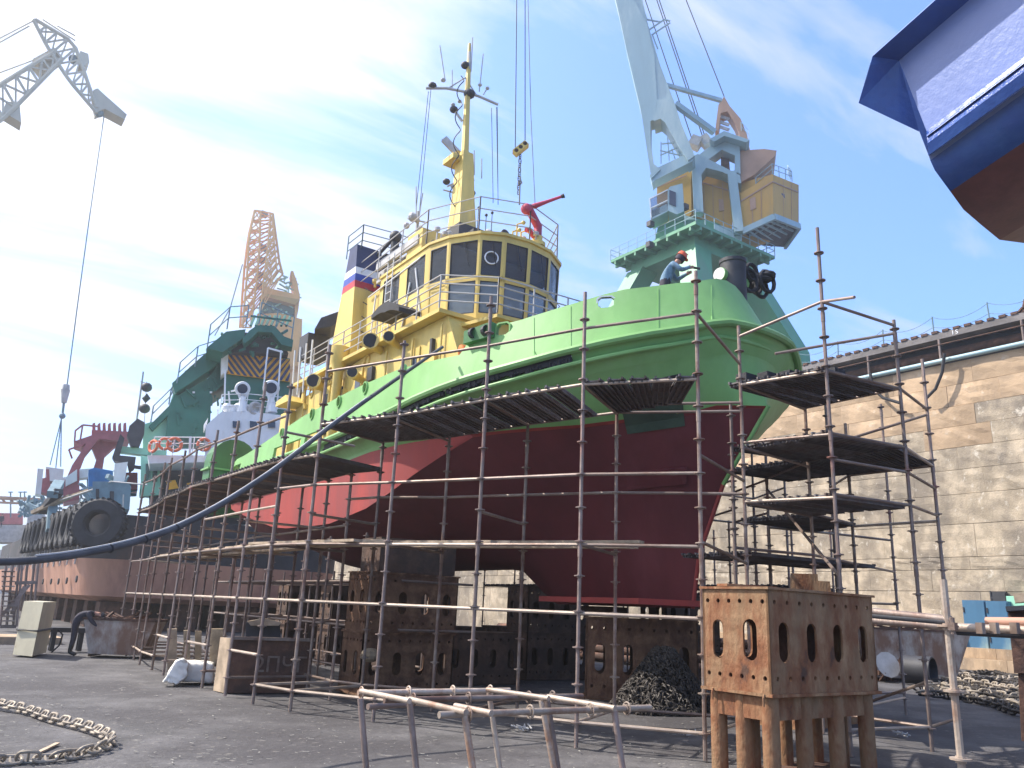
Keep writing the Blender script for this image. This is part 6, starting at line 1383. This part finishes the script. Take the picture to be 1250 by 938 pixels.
for i, (x, y) in enumerate([(251, 426), (231, 447), (235, 478), (256, 478), (304, 404), (316, 403)]): GS([(x, y), (x+(3 if i < 4 else 12), y), (x+(3 if i < 4 else 13), y+2), (x, y+2)], 47.9 if i > 3 else 50.9, .1, 'deck_light', 'white')
hz = GS([(277, 430), (354, 439), (354, 466), (277, 456)], 49.7, .15, 'hazard_board', 'stripey')
def hp_(u, v): return (277+77*u, 430+9*u+(26+1*u)*v)
for k in range(-5, 12):   # black chevrons, mirrored at the middle
    for sgn in (1, -1):
        poly = []
        for (u, v) in ((k*.1, 0), (k*.1+.05, 0), (k*.1+.05+.27, 1), (k*.1+.27, 1)): poly.append((u, v))
        # clip to the half board
        def clip(pl, f):
            o = []
            for i in range(len(pl)):
                a, b_ = pl[i], pl[(i+1) % len(pl)]; fa, fb = f(a), f(b_)
                if fa >= 0: o.append(a)
                if fa*fb < 0: t = fa/(fa-fb); o.append((a[0]+(b_[0]-a[0])*t, a[1]+(b_[1]-a[1])*t))
            return o
        q = clip(clip(poly, lambda p: p[0]-.001), lambda p: .52-p[0])
        if len(q) > 2:
            q = [(u if sgn == 1 else 1.04-u, v) for u, v in q]; q = [(min(u, 1), v) for u, v in q]
            part(slab([hp_(u, v*.98+.01) for u, v in q], 49.64, .05), 'hazard_stripe', M['navy'], gg)
def grail(pts, D, h, m='greybl'):
    P = [at(x, y, D=D) for x, y in pts]; railing(gg, P, h, 2, M[m], .035, 1.3)
grail([(253, 424), (277, 402), (300, 400)], 48, 1.4); grail([(316, 396), (356, 414)], 48, 1.4); grail([(216, 468), (238, 448), (262, 440)], 50.3, 1.3); grail([(184, 516), (206, 494), (214, 480)], 51, 1.0)
b = MB(); 
for i in range(8): x = 306+i*6.2; b.bar(at(x, 398, D=48), at(x+5, 386, D=49), .12, .12)
b.bar(at(306, 386, D=48), at(356, 392, D=48), .1, .1); part(b, 'top_frame', M['deepgreen'], gg)
GS([(203, 588), (214, 586), (218, 596), (205, 598)], 49, .1, 'low_hazard_board', 'stripey'); GS([(228, 590), (244, 588), (240, 600), (230, 600)], 49, .1, 'low_hazard_board', 'stripey')
GS([(172, 556), (195, 560), (196, 604), (172, 606)], 50.2, 1.0, 'window_panel', 'midgreen'); GS([(178, 566), (184, 567), (184, 588), (178, 589)], 50.1, .1, 'tall_window', 'glass'); GS([(186, 567), (192, 568), (192, 588), (186, 589)], 50.1, .1, 'tall_window', 'glass')
GS([(182, 560), (300, 566), (300, 640), (182, 640)], 50.6, 3, 'dark_underdeck', 'dark')
# ------------------------------------------------------------------ white wheelhouse with searchlights, lifebuoys on the wing
ww = thing('white_wheelhouse', (14, 48, 6), 'white ship wheelhouse with two big searchlights, just left of the tug stern', 'wheelhouse')
WS = lambda pts, D, t, nm, m: S_(pts, D, t, nm, m, ww)
WS([(251, 520), (270, 503), (300, 502), (352, 508), (352, 600), (262, 600), (250, 560)], 46.5, 4, 'house_wall', 'white')
WS([(180, 556), (260, 556), (262, 564), (182, 566)], 47, 3, 'bridge_wing', 'white')
for x in (284, 305, 327): WS([(x, 514), (x+9, 515), (x+9, 522), (x, 522)], 46.4, .1, 'house_window', 'glassdk')
for x in (256, 262, 268): WS([(x-7, 512+(268-x)*1.2), (x-2, 510), (x-3, 516), (x-7, 518)], 47, .6, 'air_horn', 'white')
for x, y, r in ((296, 475, 7.5), (331, 474, 8.5)):
    p = at(x, y, D=46.8); q = (V((0, 0, EYE+3))-p).normalized(); Rm = q.to_track_quat('Z', 'Y').to_matrix(); Rr = r/985*47
    l_ = part(MB().torus(p, Rr, .07, 'Z', 24, 6, Rm).lathe(p, [(Rr*.3, -.5), (Rr*.8, -.35), (Rr*.92, 0), (Rr*.92, .1)], 18, Rm), 'searchlight', M['white'], ww, smooth=True)
    part(MB().lathe(p+q*.11, [(Rr*.78, 0), (Rr*.78, .01)], 18, Rm), 'lamp_glass', M['glassdk'], l_)
    a = at(x, y+r+2, D=46.8); c_ = at(x, 504, D=46.8); part(MB().tube([a, c_], .25, 10, rr=[.15, .35]).bar(at(x-6, y+4, D=46.8), at(x-3, y+r+5, D=46.8), .08, .08).bar(at(x+6, y+4, D=46.8), at(x+3, y+r+5, D=46.8), .08, .08), 'lamp_pedestal', M['white'], ww)
for x, y in ((283, 500), (291, 498), (300, 499), (312, 498), (309, 505), (277, 498)): part(MB().ball(at(x, y, D=47), .28, 10), 'roof_lamp', M['white'], ww, smooth=True)
p = at(312, 499, D=46.6); part(MB().torus(p, .3, .12, 'Y'), 'horn_ring', M['canvas'], ww)
for a, c_ in (((327, 425), (322, 470)), ((327, 425), (345, 430)), ((343, 428), (338, 500)), ((263, 560), (266, 500)), ((274, 500), (275, 452)), ((279, 478), (281, 500)), ((282, 478), (290, 476))): part(MB().bar(at(*a, D=47), at(*c_, D=47), .09, .09), 'pipe_mast', M['white'], ww)
railing(ww, [at(268, 503, D=46.8), at(300, 502, D=46.6), at(352, 507, D=46.6)], 1.0, 3, M['white'], .025, 1.1)
railing(ww, [at(185, 557, D=47), at(258, 557, D=47)], 1.05, 3, M['white'], .025, 1.2)
WS([(231, 533), (234, 533), (233, 556), (230, 556)], 46.9, .2, 'wing_post', 'white')
for i, (x, y, r, lab) in enumerate([(187, 545, 8.0, 'leftmost orange lifebuoy on the white bridge wing, partly edge-on'), (201, 542, 7.5, 'orange lifebuoy half hidden behind the largest one on the white bridge wing'), (213, 543, 9, 'middle, most complete orange lifebuoy with white bands on the bridge wing'), (249, 543, 8.2, 'rightmost orange lifebuoy, hanging next to the white wheelhouse')]):
    p = at(x, y, D=46.5); q = V((-p.x, -p.y, 0)).normalized(); q = q if i != 0 else (q+V((-.8, .5, 0))).normalized(); Rm = q.to_track_quat('Z', 'Y').to_matrix(); R = r/985*46.5
    t = thing('lifebuoy', tuple(p), lab, 'lifebuoy'); part(MB().torus(p, R*.8, R*.2, 'Z', 26, 8, Rm), 'ring', M['buoy'], t, smooth=True)
    for k in range(3): a = 2*math.pi*k/3+.5; part(MB().torus(p+Rm @ V((R*.8*math.cos(a), R*.8*math.sin(a), 0)), R*.22, R*.07, 'X', 10, 6, Rm @ Matrix.Rotation(a+math.pi/2, 3, 'Z')), 'white_band', M['white'], t)
    b = MB()
    for k in range(3): a = 2*math.pi*k/3-.5; b.bar(p+q*.05, p+q*.05+Rm @ V((R*.7*math.cos(a), R*.7*math.sin(a), 0)), .1, .05)
    if i > 1: part(b, 'holder', M['canvas'], t)
single(MB().ball(at(354, 506, D=38), .17, 10), 'red_ball_float', M['hatred'], 'small red ball float on the tug stern bulwark in front of the white wheelhouse', 'float', smooth=True)
# day-shape signals on the far mast
for i, (x, y, lab) in enumerate([(179, 473, 'upper round black day shape on the thin mast left of the green gantry'), (178.5, 486.5, 'black diamond day shape between the two round ones'), (176.5, 499, 'lower round black day shape on the thin mast left of the green gantry')]):
    p = at(x, y, D=53); b = MB()
    if i == 1: b.add([p+V(q) for q in ((0, 0, .32), (.22, -.16, 0), (-.22, .16, 0), (.16, .2, 0), (-.16, -.2, 0), (0, 0, -.32))], [(0, 1, 3), (0, 3, 2), (0, 2, 4), (0, 4, 1), (5, 3, 1), (5, 2, 3), (5, 4, 2), (5, 1, 4)])
    else: b.ball(p, .33, 12, (1, 1, .9))
    single(b, 'day_shape', M['dark'], lab, 'signal shape', smooth=(i != 1))
sm = thing('signal_mast', tuple(at(166, 520, D=53.2)), 'thin pale mast holding the black day shapes', 'mast'); part(MB().tube([at(166, 520, D=53.2), at(175, 454, D=53.2)], .06, 6).tube([at(171, 466, D=53.2), at(179, 468, D=53.2)], .03, 5), 'mast_pole', M['canvas'], sm)
part(MB().tube([at(179, 466, D=53), at(176, 520, D=53)], .015, 5), 'signal_line', M['dark'], sm)
# props below the second ship
bd = MB()
for i in range(14): bd.bb((7.8, 46+i*3.5, 0), (19.5, 47.3+i*3.5, 1.34))
sd_ = thing('ship_cradle', (13, 60, 0), 'dark rows of keel blocks in shade under the red ship bottom', 'cradle'); 
for i in range(14):
    for j in range(4): inst(shared('crb', lambda: mesh_of(MB().bb((0, 0, 0), (1.6, 1.2, 1.33)), 'block', M['rustdk'])), 'cradle_block', sd_, (7.9+j*3.2, 46+i*3.5, 0))
# ------------------------------------------------------------------ blue ship bow overhanging at the upper right
E_ = -ray(37, 988).normalized(); BD = 17.0
bsx = thing('blue_ship', tuple(at(1131, 190, D=BD)), 'glossy blue ship hull overhanging at the upper right corner', 'ship')
bq = lambda x, y, d=0: at(x, y, D=BD+d)
LEN = 16
def strip(pts, nm, m, smooth=False, ds=None, close=None):
    a = [bq(x, y, (ds[i] if ds else 0)) for i, (x, y) in enumerate(pts)]; n = len(a); K = 8
    vs = []; 
    for k in range(K+1): vs += [p+E_*(LEN*k/K) for p in a]
    fs = [(k*n+i, k*n+i+1, (k+1)*n+i+1, (k+1)*n+i) for k in range(K) for i in range(n-1)]
    o = part(MB().add(vs, fs), nm, M[m], bsx, smooth=smooth, fix=False); return o
strip([(1069, 64), (1065, 69)], 'cap_highlight', 'bluesheen', ds=[.4, 0])  # thin pale strip, highlight along the bulwark edge painted in
strip([(1065, 69), (1097.5, 74)], 'upper_strake', 'bluehull', ds=[0, .35])
part(MB().add([bq(1065, 69), bq(1062, 80), bq(1048, 126, .2), bq(1122, 161, .9), bq(1097.5, 74, .35)], [(0, 1, 2, 3, 4)]), 'bow_flare', M['bluehull'], bsx)
part(MB().add([bq(1062, 78, .05), bq(1048, 126, .25), bq(1052, 118, 3), bq(1069, 64, 3)], [(0, 1, 2, 3)]), 'flare_back', M['bluehull'], bsx)
strip([(1097.5, 74), (1131, 160)], 'side_plating', 'bluesheen', ds=[.35, .3])
part(MB().prism([bq(1131, 160, .3), bq(1131, 165, .0), bq(1132.5, 175, -.12), bq(1133, 190, 0), bq(1136, 190, .3)], E_*LEN), 'lower_strake', M['bluehull'], bsx)
strip([(1131, 163), (1131, 167)], 'strake_highlight', 'bluesheen', ds=[.28, -.1])  # pale sliver, the light catching the strake painted in
strip([(1134, 191), (1135.5, 196)], 'side_band', 'bluesheen', ds=[.2, .25])
strip([(1135.5, 196), (1141, 208), (1149, 219), (1160, 234)], 'lower_side', 'bluehull', True, [.25, .33, .45, .75])
strip([(1160, 234), (1176, 256), (1198, 275), (1220, 293)], 'bottom_plating', 'redbrn', True, [.75, 1.3, 2.1, 3.1])
strip([(1220, 293), (1250, 297), (1330, 306)], 'flat_bottom', 'redbrn', True, [3.1, 4, 7])
part(MB().add([bq(1069, 66, .5), bq(1050, 124, .4), bq(1122, 160, 1.1), bq(1137, 199, .4), bq(1160, 233, .9), bq(1176, 255, 1.4), bq(1198, 274, 2.2), bq(1220, 292, 3.2), bq(1330, 305, 7.1), bq(1330, 60, 7)], [tuple(range(10))]), 'end_plating', M['bluehull'], bsx)
# ------------------------------------------------------------------ far left background
fb_ = thing('stair_tower', tuple(at(35, 745, D=48)*1.0), 'thin scaffold stair tower before the red ship bottom at the far left', 'stair tower')
fl = lambda x, y, D=42: at(x, y, D=D)
for x, t in ((24, 688), (30, 688), (38, 692), (43, 692), (4, 690), (12, 690), (20, 690)):
    rod('tower_post', fl(x-4, 765), fl(x+4, t-6), .05, M['post'], fb_, 6)
for i in range(11): part(MB().bar(fl(2, 698+i*6), fl(18, 698+i*6), .5, .05), 'stair_tread', M['steel'], fb_)
for a, c_ in (((18, 712), (46, 711)), ((2, 752), (36, 714)), ((20, 765), (0, 765)), ((30, 716), (14, 750))): part(MB().bar(fl(*a), fl(*c_), .1, .14), 'tower_brace', M['post'], fb_)
single(slab([(-30, 626), (28, 627), (28, 640), (-30, 640)], 130, 8), 'red_shed', M['pink'], 'low dull red shed roof far off at the left edge', 'shed')
single(slab([(-30, 641), (44, 641), (44, 662), (-30, 662)], 125, 6), 'grey_quay_house', M['canvas'], 'long grey building below the red shed at the left edge', 'building')
single(slab([(34, 626), (50, 618), (60, 640), (60, 652), (32, 652)], 120, 6), 'grey_block', M['canvas'], 'grey block-shaped building right of the red shed', 'building')
gb = thing('far_gangway', tuple(at(20, 610, D=110)), 'horizontal lattice gangway crossing the sky at the far left', 'gangway')
part(MB().bar(at(-40, 606, D=110), at(58, 611, D=105), .6, .35).bar(at(-40, 612, D=110), at(56, 616, D=105), .5, .2), 'gangway_chord', M['cranebr'], gb)
for i in range(9): x = -30+i*10; part(MB().bar(at(x, 607, D=109), at(x+6, 613, D=109), .2, .2), 'gangway_brace', M['cranebr'], gb)
for x in (13, 25, 30): part(MB().bar(at(x, 632, D=118), at(x, 600+(x % 3), D=118), .15, .15).bar(at(x-3, 601, D=118), at(x+3, 601, D=118), .12, .12), 'gangway_post', M['greybl'], gb)
kl = thing('keel_walkway', tuple(at(10, 770, D=40)), 'pale ledge of sunlit ground rails behind the bench at left', 'ledge'); part(MB().bb(at(-20, 786, Z=.0)-V((0, 0, .1)), at(60, 784, Z=.0)+V((.2, .6, .22))), 'ledge_block', M['stonecap'], kl)
# far end of the dock: caisson gate and shore
mb = MB(); mb.bb((-60, 300, -.5), (44.5, 312, 13)); tag(mb.build('dock_gate', M['canvas']), 'grey dock end wall closing the far end of the dock', 'wall')
mb = MB(); mb.bb((-90, -60, -.5), (-46, 420, 6.5)); tag(mb.build('left_quay', M['concrete']), kind='structure')
# ------------------------------------------------------------------ people
def person(name_loc, facing, joints, label, mats, hatm=None, extra=None):
    """joints: dict in metres, +y forward, +x right, z up; rotated to face 'facing' (radians from +Y, clockwise)"""
    root = thing('person', name_loc, label, 'person'); root.rotation_euler = (0, 0, -facing)
    J = {'pelvis': (0, 0, .95), 'belly': (0, .0, 1.1), 'chest': (0, .0, 1.32), 'neck': (0, .02, 1.47), 'head0': (0, .03, 1.55), 'head1': (0, .04, 1.68),
         'shR': (.18, 0, 1.4), 'elR': (.24, -.02, 1.12), 'wrR': (.24, .1, .9), 'haR': (.24, .14, .82), 'shL': (-.18, 0, 1.4), 'elL': (-.24, -.02, 1.12), 'wrL': (-.24, .1, .9), 'haL': (-.24, .14, .82),
         'hipR': (.1, 0, .9), 'knR': (.11, .02, .5), 'anR': (.11, -.02, .1), 'toR': (.12, .16, .04), 'hipL': (-.1, 0, .9), 'knL': (-.11, .02, .5), 'anL': (-.11, -.02, .1), 'toL': (-.12, .16, .04)}
    J.update(joints); look = J.pop('look', (0, 1, 0))
    rad = {'pelvis': .15, 'belly': .145, 'chest': .16, 'neck': .065, 'head0': .075, 'head1': .095, 'shR': .075, 'shL': .075, 'elR': .062, 'elL': .062, 'wrR': .043, 'wrL': .043, 'haR': .042, 'haL': .042, 'hipR': .1, 'hipL': .1, 'knR': .07, 'knL': .07, 'anR': .05, 'anL': .05, 'toR': .04, 'toL': .04}
    E = [('pelvis', 'belly'), ('belly', 'chest'), ('chest', 'neck'), ('neck', 'head0'), ('head0', 'head1')]+[(a+s, b_+s) for s in 'RL' for a, b_ in (('sh', 'el'), ('el', 'wr'), ('wr', 'ha'), ('hip', 'kn'), ('kn', 'an'), ('an', 'to'))]+[('chest', 'shR'), ('chest', 'shL'), ('pelvis', 'hipR'), ('pelvis', 'hipL')]
    K = list(J); vs = [V(J[k]) for k in K]; es = [(K.index(a), K.index(b_)) for a, b_ in E]; rs = [rad[k] for k in K]
    # fingers: four chains and a thumb per hand
    for s, sg in (('R', 1), ('L', -1)):
        h = V(J['ha'+s]); w = V(J['wr'+s]); d = (h-w).normalized(); side = d.cross(V((1, 0, 0))); side = (side.normalized() if side.length > .1 else V((0, 1, 0))); bend = side.cross(d).normalized()
        for i, (o_, l_) in enumerate(((-.028, .07), (-.01, .08), (.01, .075), (.028, .06))):
            b0 = len(vs); vs += [h+d*.02+side*o_, h+d*(.02+l_*.5)+side*o_, h+d*(.02+l_*.85)+side*o_+bend*.02*sg]; rs += [.012, .010, .008]; es += [(K.index('ha'+s), b0), (b0, b0+1), (b0+1, b0+2)]
        b0 = len(vs); vs += [h-d*.02+side*-.045, h+d*.02+side*-.062]; rs += [.013, .010]; es += [(K.index('ha'+s), b0), (b0, b0+1)]
    me = bpy.data.meshes.new('body'); me.from_pydata(vs, es, []); o = bpy.data.objects.new('body', me); COL.objects.link(o)
    o.modifiers.new('skin', 'SKIN'); ly = me.skin_vertices[0].data if me.skin_vertices else None
    if ly is None:
        bm = bmesh.new(); bm.from_mesh(me); bm.verts.layers.skin.verify(); bm.to_mesh(me); bm.free(); ly = me.skin_vertices[0].data
    for i, r in enumerate(rs): ly[i].radius = (r, r); ly[i].use_root = (i == 0)
    ss = o.modifiers.new('sub', 'SUBSURF'); ss.levels = 2; ss.render_levels = 2
    dg = bpy.context.evaluated_depsgraph_get(); m2 = bpy.data.meshes.new_from_object(o.evaluated_get(dg)); bpy.data.objects.remove(o)
    m2.materials.clear()
    for m_ in mats: m2.materials.append(m_)     # skin, top, trousers, boots
    hd = V(J['head1']); nk = V(J['neck'])
    for p in m2.polygons:
        p.use_smooth = True; c = p.center; k = 1
        near_ = min(range(len(K)), key=lambda i: (c-V(J[K[i]])).length); n_ = K[near_]
        if n_.startswith('head') or n_.startswith('ha'): k = 0
        elif n_ == 'neck': k = 0 if (c-nk).dot((V(J['head0'])-nk)) > 0 else 1
        elif n_[:2] in ('kn', 'hi') or n_ == 'pelvis': k = 2
        elif n_[:2] in ('an', 'to'): k = 3
        p.material_index = k
    bo = bpy.data.objects.new('body', m2); COL.objects.link(bo); bo.parent = root
    def sub(mb, nm, m_):
        q = mb.build(nm, m_, None, smooth=True); q.parent = root; return q
    up = (hd-V(J['head0'])).normalized(); fw = V(look).normalized(); fw = (fw-up*fw.dot(up)).normalized(); rt = fw.cross(up)
    Mx = Matrix((rt, fw, up)).transposed(); c = hd
    f = MB(); f.ball(c+Mx @ V((0, .098, -.01)), .016, 8, (1, 1, 1.6)); sub(f, 'nose', mats[0])
    f = MB(); f.ball(c+Mx @ V((.034, .087, .015)), .011, 8); f.ball(c+Mx @ V((-.034, .087, .015)), .011, 8); sub(f, 'eyes', M['black'])
    f = MB(); f.bar(c+Mx @ V((-.022, .088, -.05)), c+Mx @ V((.022, .088, -.05)), .01, .008); sub(f, 'mouth', M['hatred'])
    f = MB(); f.ball(c+Mx @ V((.093, 0, 0)), .022, 8, (.6, 1, 1.4)); f.ball(c+Mx @ V((-.093, 0, 0)), .022, 8, (.6, 1, 1.4)); sub(f, 'ears', mats[0])
    f = MB(); f.lathe(c, [(.103, -.01), (.106, .03), (.09, .085), (.03, .108)], 14, Mx); sub(f, 'hair', M['dark'])
    if hatm:
        f = MB(); f.lathe(c+up*.035, [(.132, 0), (.128, .012), (.122, .02), (.118, .06), (.095, .11), (.05, .135), (.01, .14)], 18, Mx); 
        f.prism([c+up*.035+Mx @ V((x, y, 0)) for x, y in ((-.09, .1), (-.05, .165), (0, .18), (.05, .165), (.09, .1))], up*.012); f.bar(c+up*.17-fw*.1, c+up*.176+fw*.1, .02, .014); sub(f, 'hard_hat', hatm)
    if extra: extra(root, sub, c, Mx, J)
    return root
# welder leaning over the bow bulwark
wp_ = at(841, 332, X=12.15); dz = interp(Z1, wp_.y)
def ex1(root, sub, c, Mx, J):
    f = MB(); f.lathe(c-V((0, 0, .0)), [(.112, -.09), (.118, -.02), (.116, .03)], 14, Mx); sub(f, 'hood', M['cloth'])
    f = MB(); f.tube([V(J['haR'])+V((-.05, 0, .03)), V(J['haR'])+V((.0, .22, -.02))], .03, 8); sub(f, 'hand_tool', M['dark'])
face = R_(122)
wz = at(846, 320, D=math.hypot(wp_.x+.9, wp_.y+1.4)).z-1.66
single(MB().bb((wp_.x+.1, wp_.y+.95, interp(Z1, 12)-.05), (wp_.x+1.1, wp_.y+1.8, wz-.0)), 'wooden_step', M['timber'], 'timber step the worker stands on behind the bow bulwark', 'step')
person((wp_.x+.55, wp_.y+1.25, wz), face, {'belly': (0, .04, 1.12), 'chest': (0, .16, 1.34), 'neck': (0, .27, 1.5), 'head0': (0, .33, 1.55), 'head1': (0, .40, 1.66), 'shR': (.19, .17, 1.42), 'shL': (-.19, .17, 1.42), 'elR': (.27, .34, 1.24), 'wrR': (.2, .52, 1.34), 'haR': (.18, .58, 1.36), 'elL': (-.24, .36, 1.2), 'wrL': (-.12, .54, 1.3), 'haL': (-.06, .6, 1.32), 'look': (0, .8, -.6)},
       'worker in orange hard hat and blue denim jacket leaning on the bow bulwark', [M['skin'], M['denim'], M['cloth'], M['black']], M['hat'], ex1)
# worker with pale face shield behind the stepped bulwark
q = at(563, 425, D=19.0)
def ex2(root, sub, c, Mx, J):
    f = MB(); f.lathe(c+Mx @ V((0, .05, -.03)), [(.09, -.14), (.115, -.05), (.12, .05)], 14, Mx); sub(f, 'face_shield', M['visor'])
person((q.x+.1, q.y, interp(Z1, q.y)), R_(150), {'chest': (0, .1, 1.3), 'neck': (0, .15, 1.44), 'head0': (0, .19, 1.5), 'head1': (0, .22, 1.62), 'elR': (.26, .2, 1.15), 'wrR': (.15, .42, 1.2), 'haR': (.12, .5, 1.2), 'elL': (-.25, .2, 1.15), 'wrL': (-.12, .4, 1.15), 'haL': (-.08, .47, 1.15), 'look': (0, .8, -.6)},
       'worker in orange suit with a pale face shield on the tug deck below the wheelhouse', [M['skin'], M['orange'], M['orange'], M['black']], M['hat'], ex2)
# dark-clothed worker in red helmet bent over aft
q = at(484, 434, D=22.6)
person((q.x+.2, q.y, interp(Z1, q.y)+.15), R_(200), {'belly': (0, .08, 1.1), 'chest': (0, .28, 1.25), 'neck': (0, .4, 1.33), 'head0': (0, .45, 1.36), 'head1': (0, .52, 1.43), 'shR': (.18, .28, 1.33), 'shL': (-.18, .28, 1.33), 'elR': (.24, .4, 1.1), 'wrR': (.2, .6, 1.05), 'haR': (.18, .67, 1.05), 'elL': (-.24, .4, 1.1), 'wrL': (-.15, .6, 1.0), 'haL': (-.12, .67, 1.0), 'look': (0, .6, -.8)},
       'crouched worker in red helmet and black clothes behind the light green side bulwark', [M['skin'], M['cloth'], M['cloth'], M['black']], M['hatred'])
# worker bending over the skip at the left
q = at(85, 801, Z=0)
person((q.x, q.y, 0), R_(105), {'pelvis': (0, -.06, .95), 'belly': (0, .06, 1.1), 'chest': (0, .28, 1.16), 'neck': (0, .46, 1.17), 'head0': (0, .53, 1.17), 'head1': (0, .62, 1.13), 'shR': (.18, .3, 1.2), 'shL': (-.18, .3, 1.2), 'elR': (.2, .42, .98), 'wrR': (.16, .58, .85), 'haR': (.15, .64, .8), 'elL': (-.2, .42, .98), 'wrL': (-.16, .6, .86), 'haL': (-.15, .66, .82), 'look': (0, .3, -1)},
       'worker in dark clothes and cap bending over the skip at the left', [M['skin'], M['cloth'], M['cloth'], M['black']])
# small figure on the walkway at the far left
q = at(5, 619, D=118)
person((q.x, q.y, q.z-2.6), R_(180), {}, 'tiny distant figure standing on the red shed at the left edge', [M['skin'], M['cloth'], M['cloth'], M['black']])
# ------------------------------------------------------------------ haze: one closed box of thin pale air round camera and scene
hm = bpy.data.materials.new('haze air'); hm.use_nodes = True; ht = hm.node_tree; ht.nodes.clear()
ho_ = ht.nodes.new('ShaderNodeOutputMaterial'); pv = ht.nodes.new('ShaderNodeVolumePrincipled')
pv.inputs['Color'].default_value = (.93, .96, 1, 1); pv.inputs['Density'].default_value = .0012; pv.inputs['Anisotropy'].default_value = .55
ht.links.new(pv.outputs[0], ho_.inputs['Volume'])
hz_ = MB().bb((-430, -430, -1.2), (930, 1530, 125)).build('haze', hm); hz_['kind'] = 'stuff'
S.cycles.volume_bounces = 0
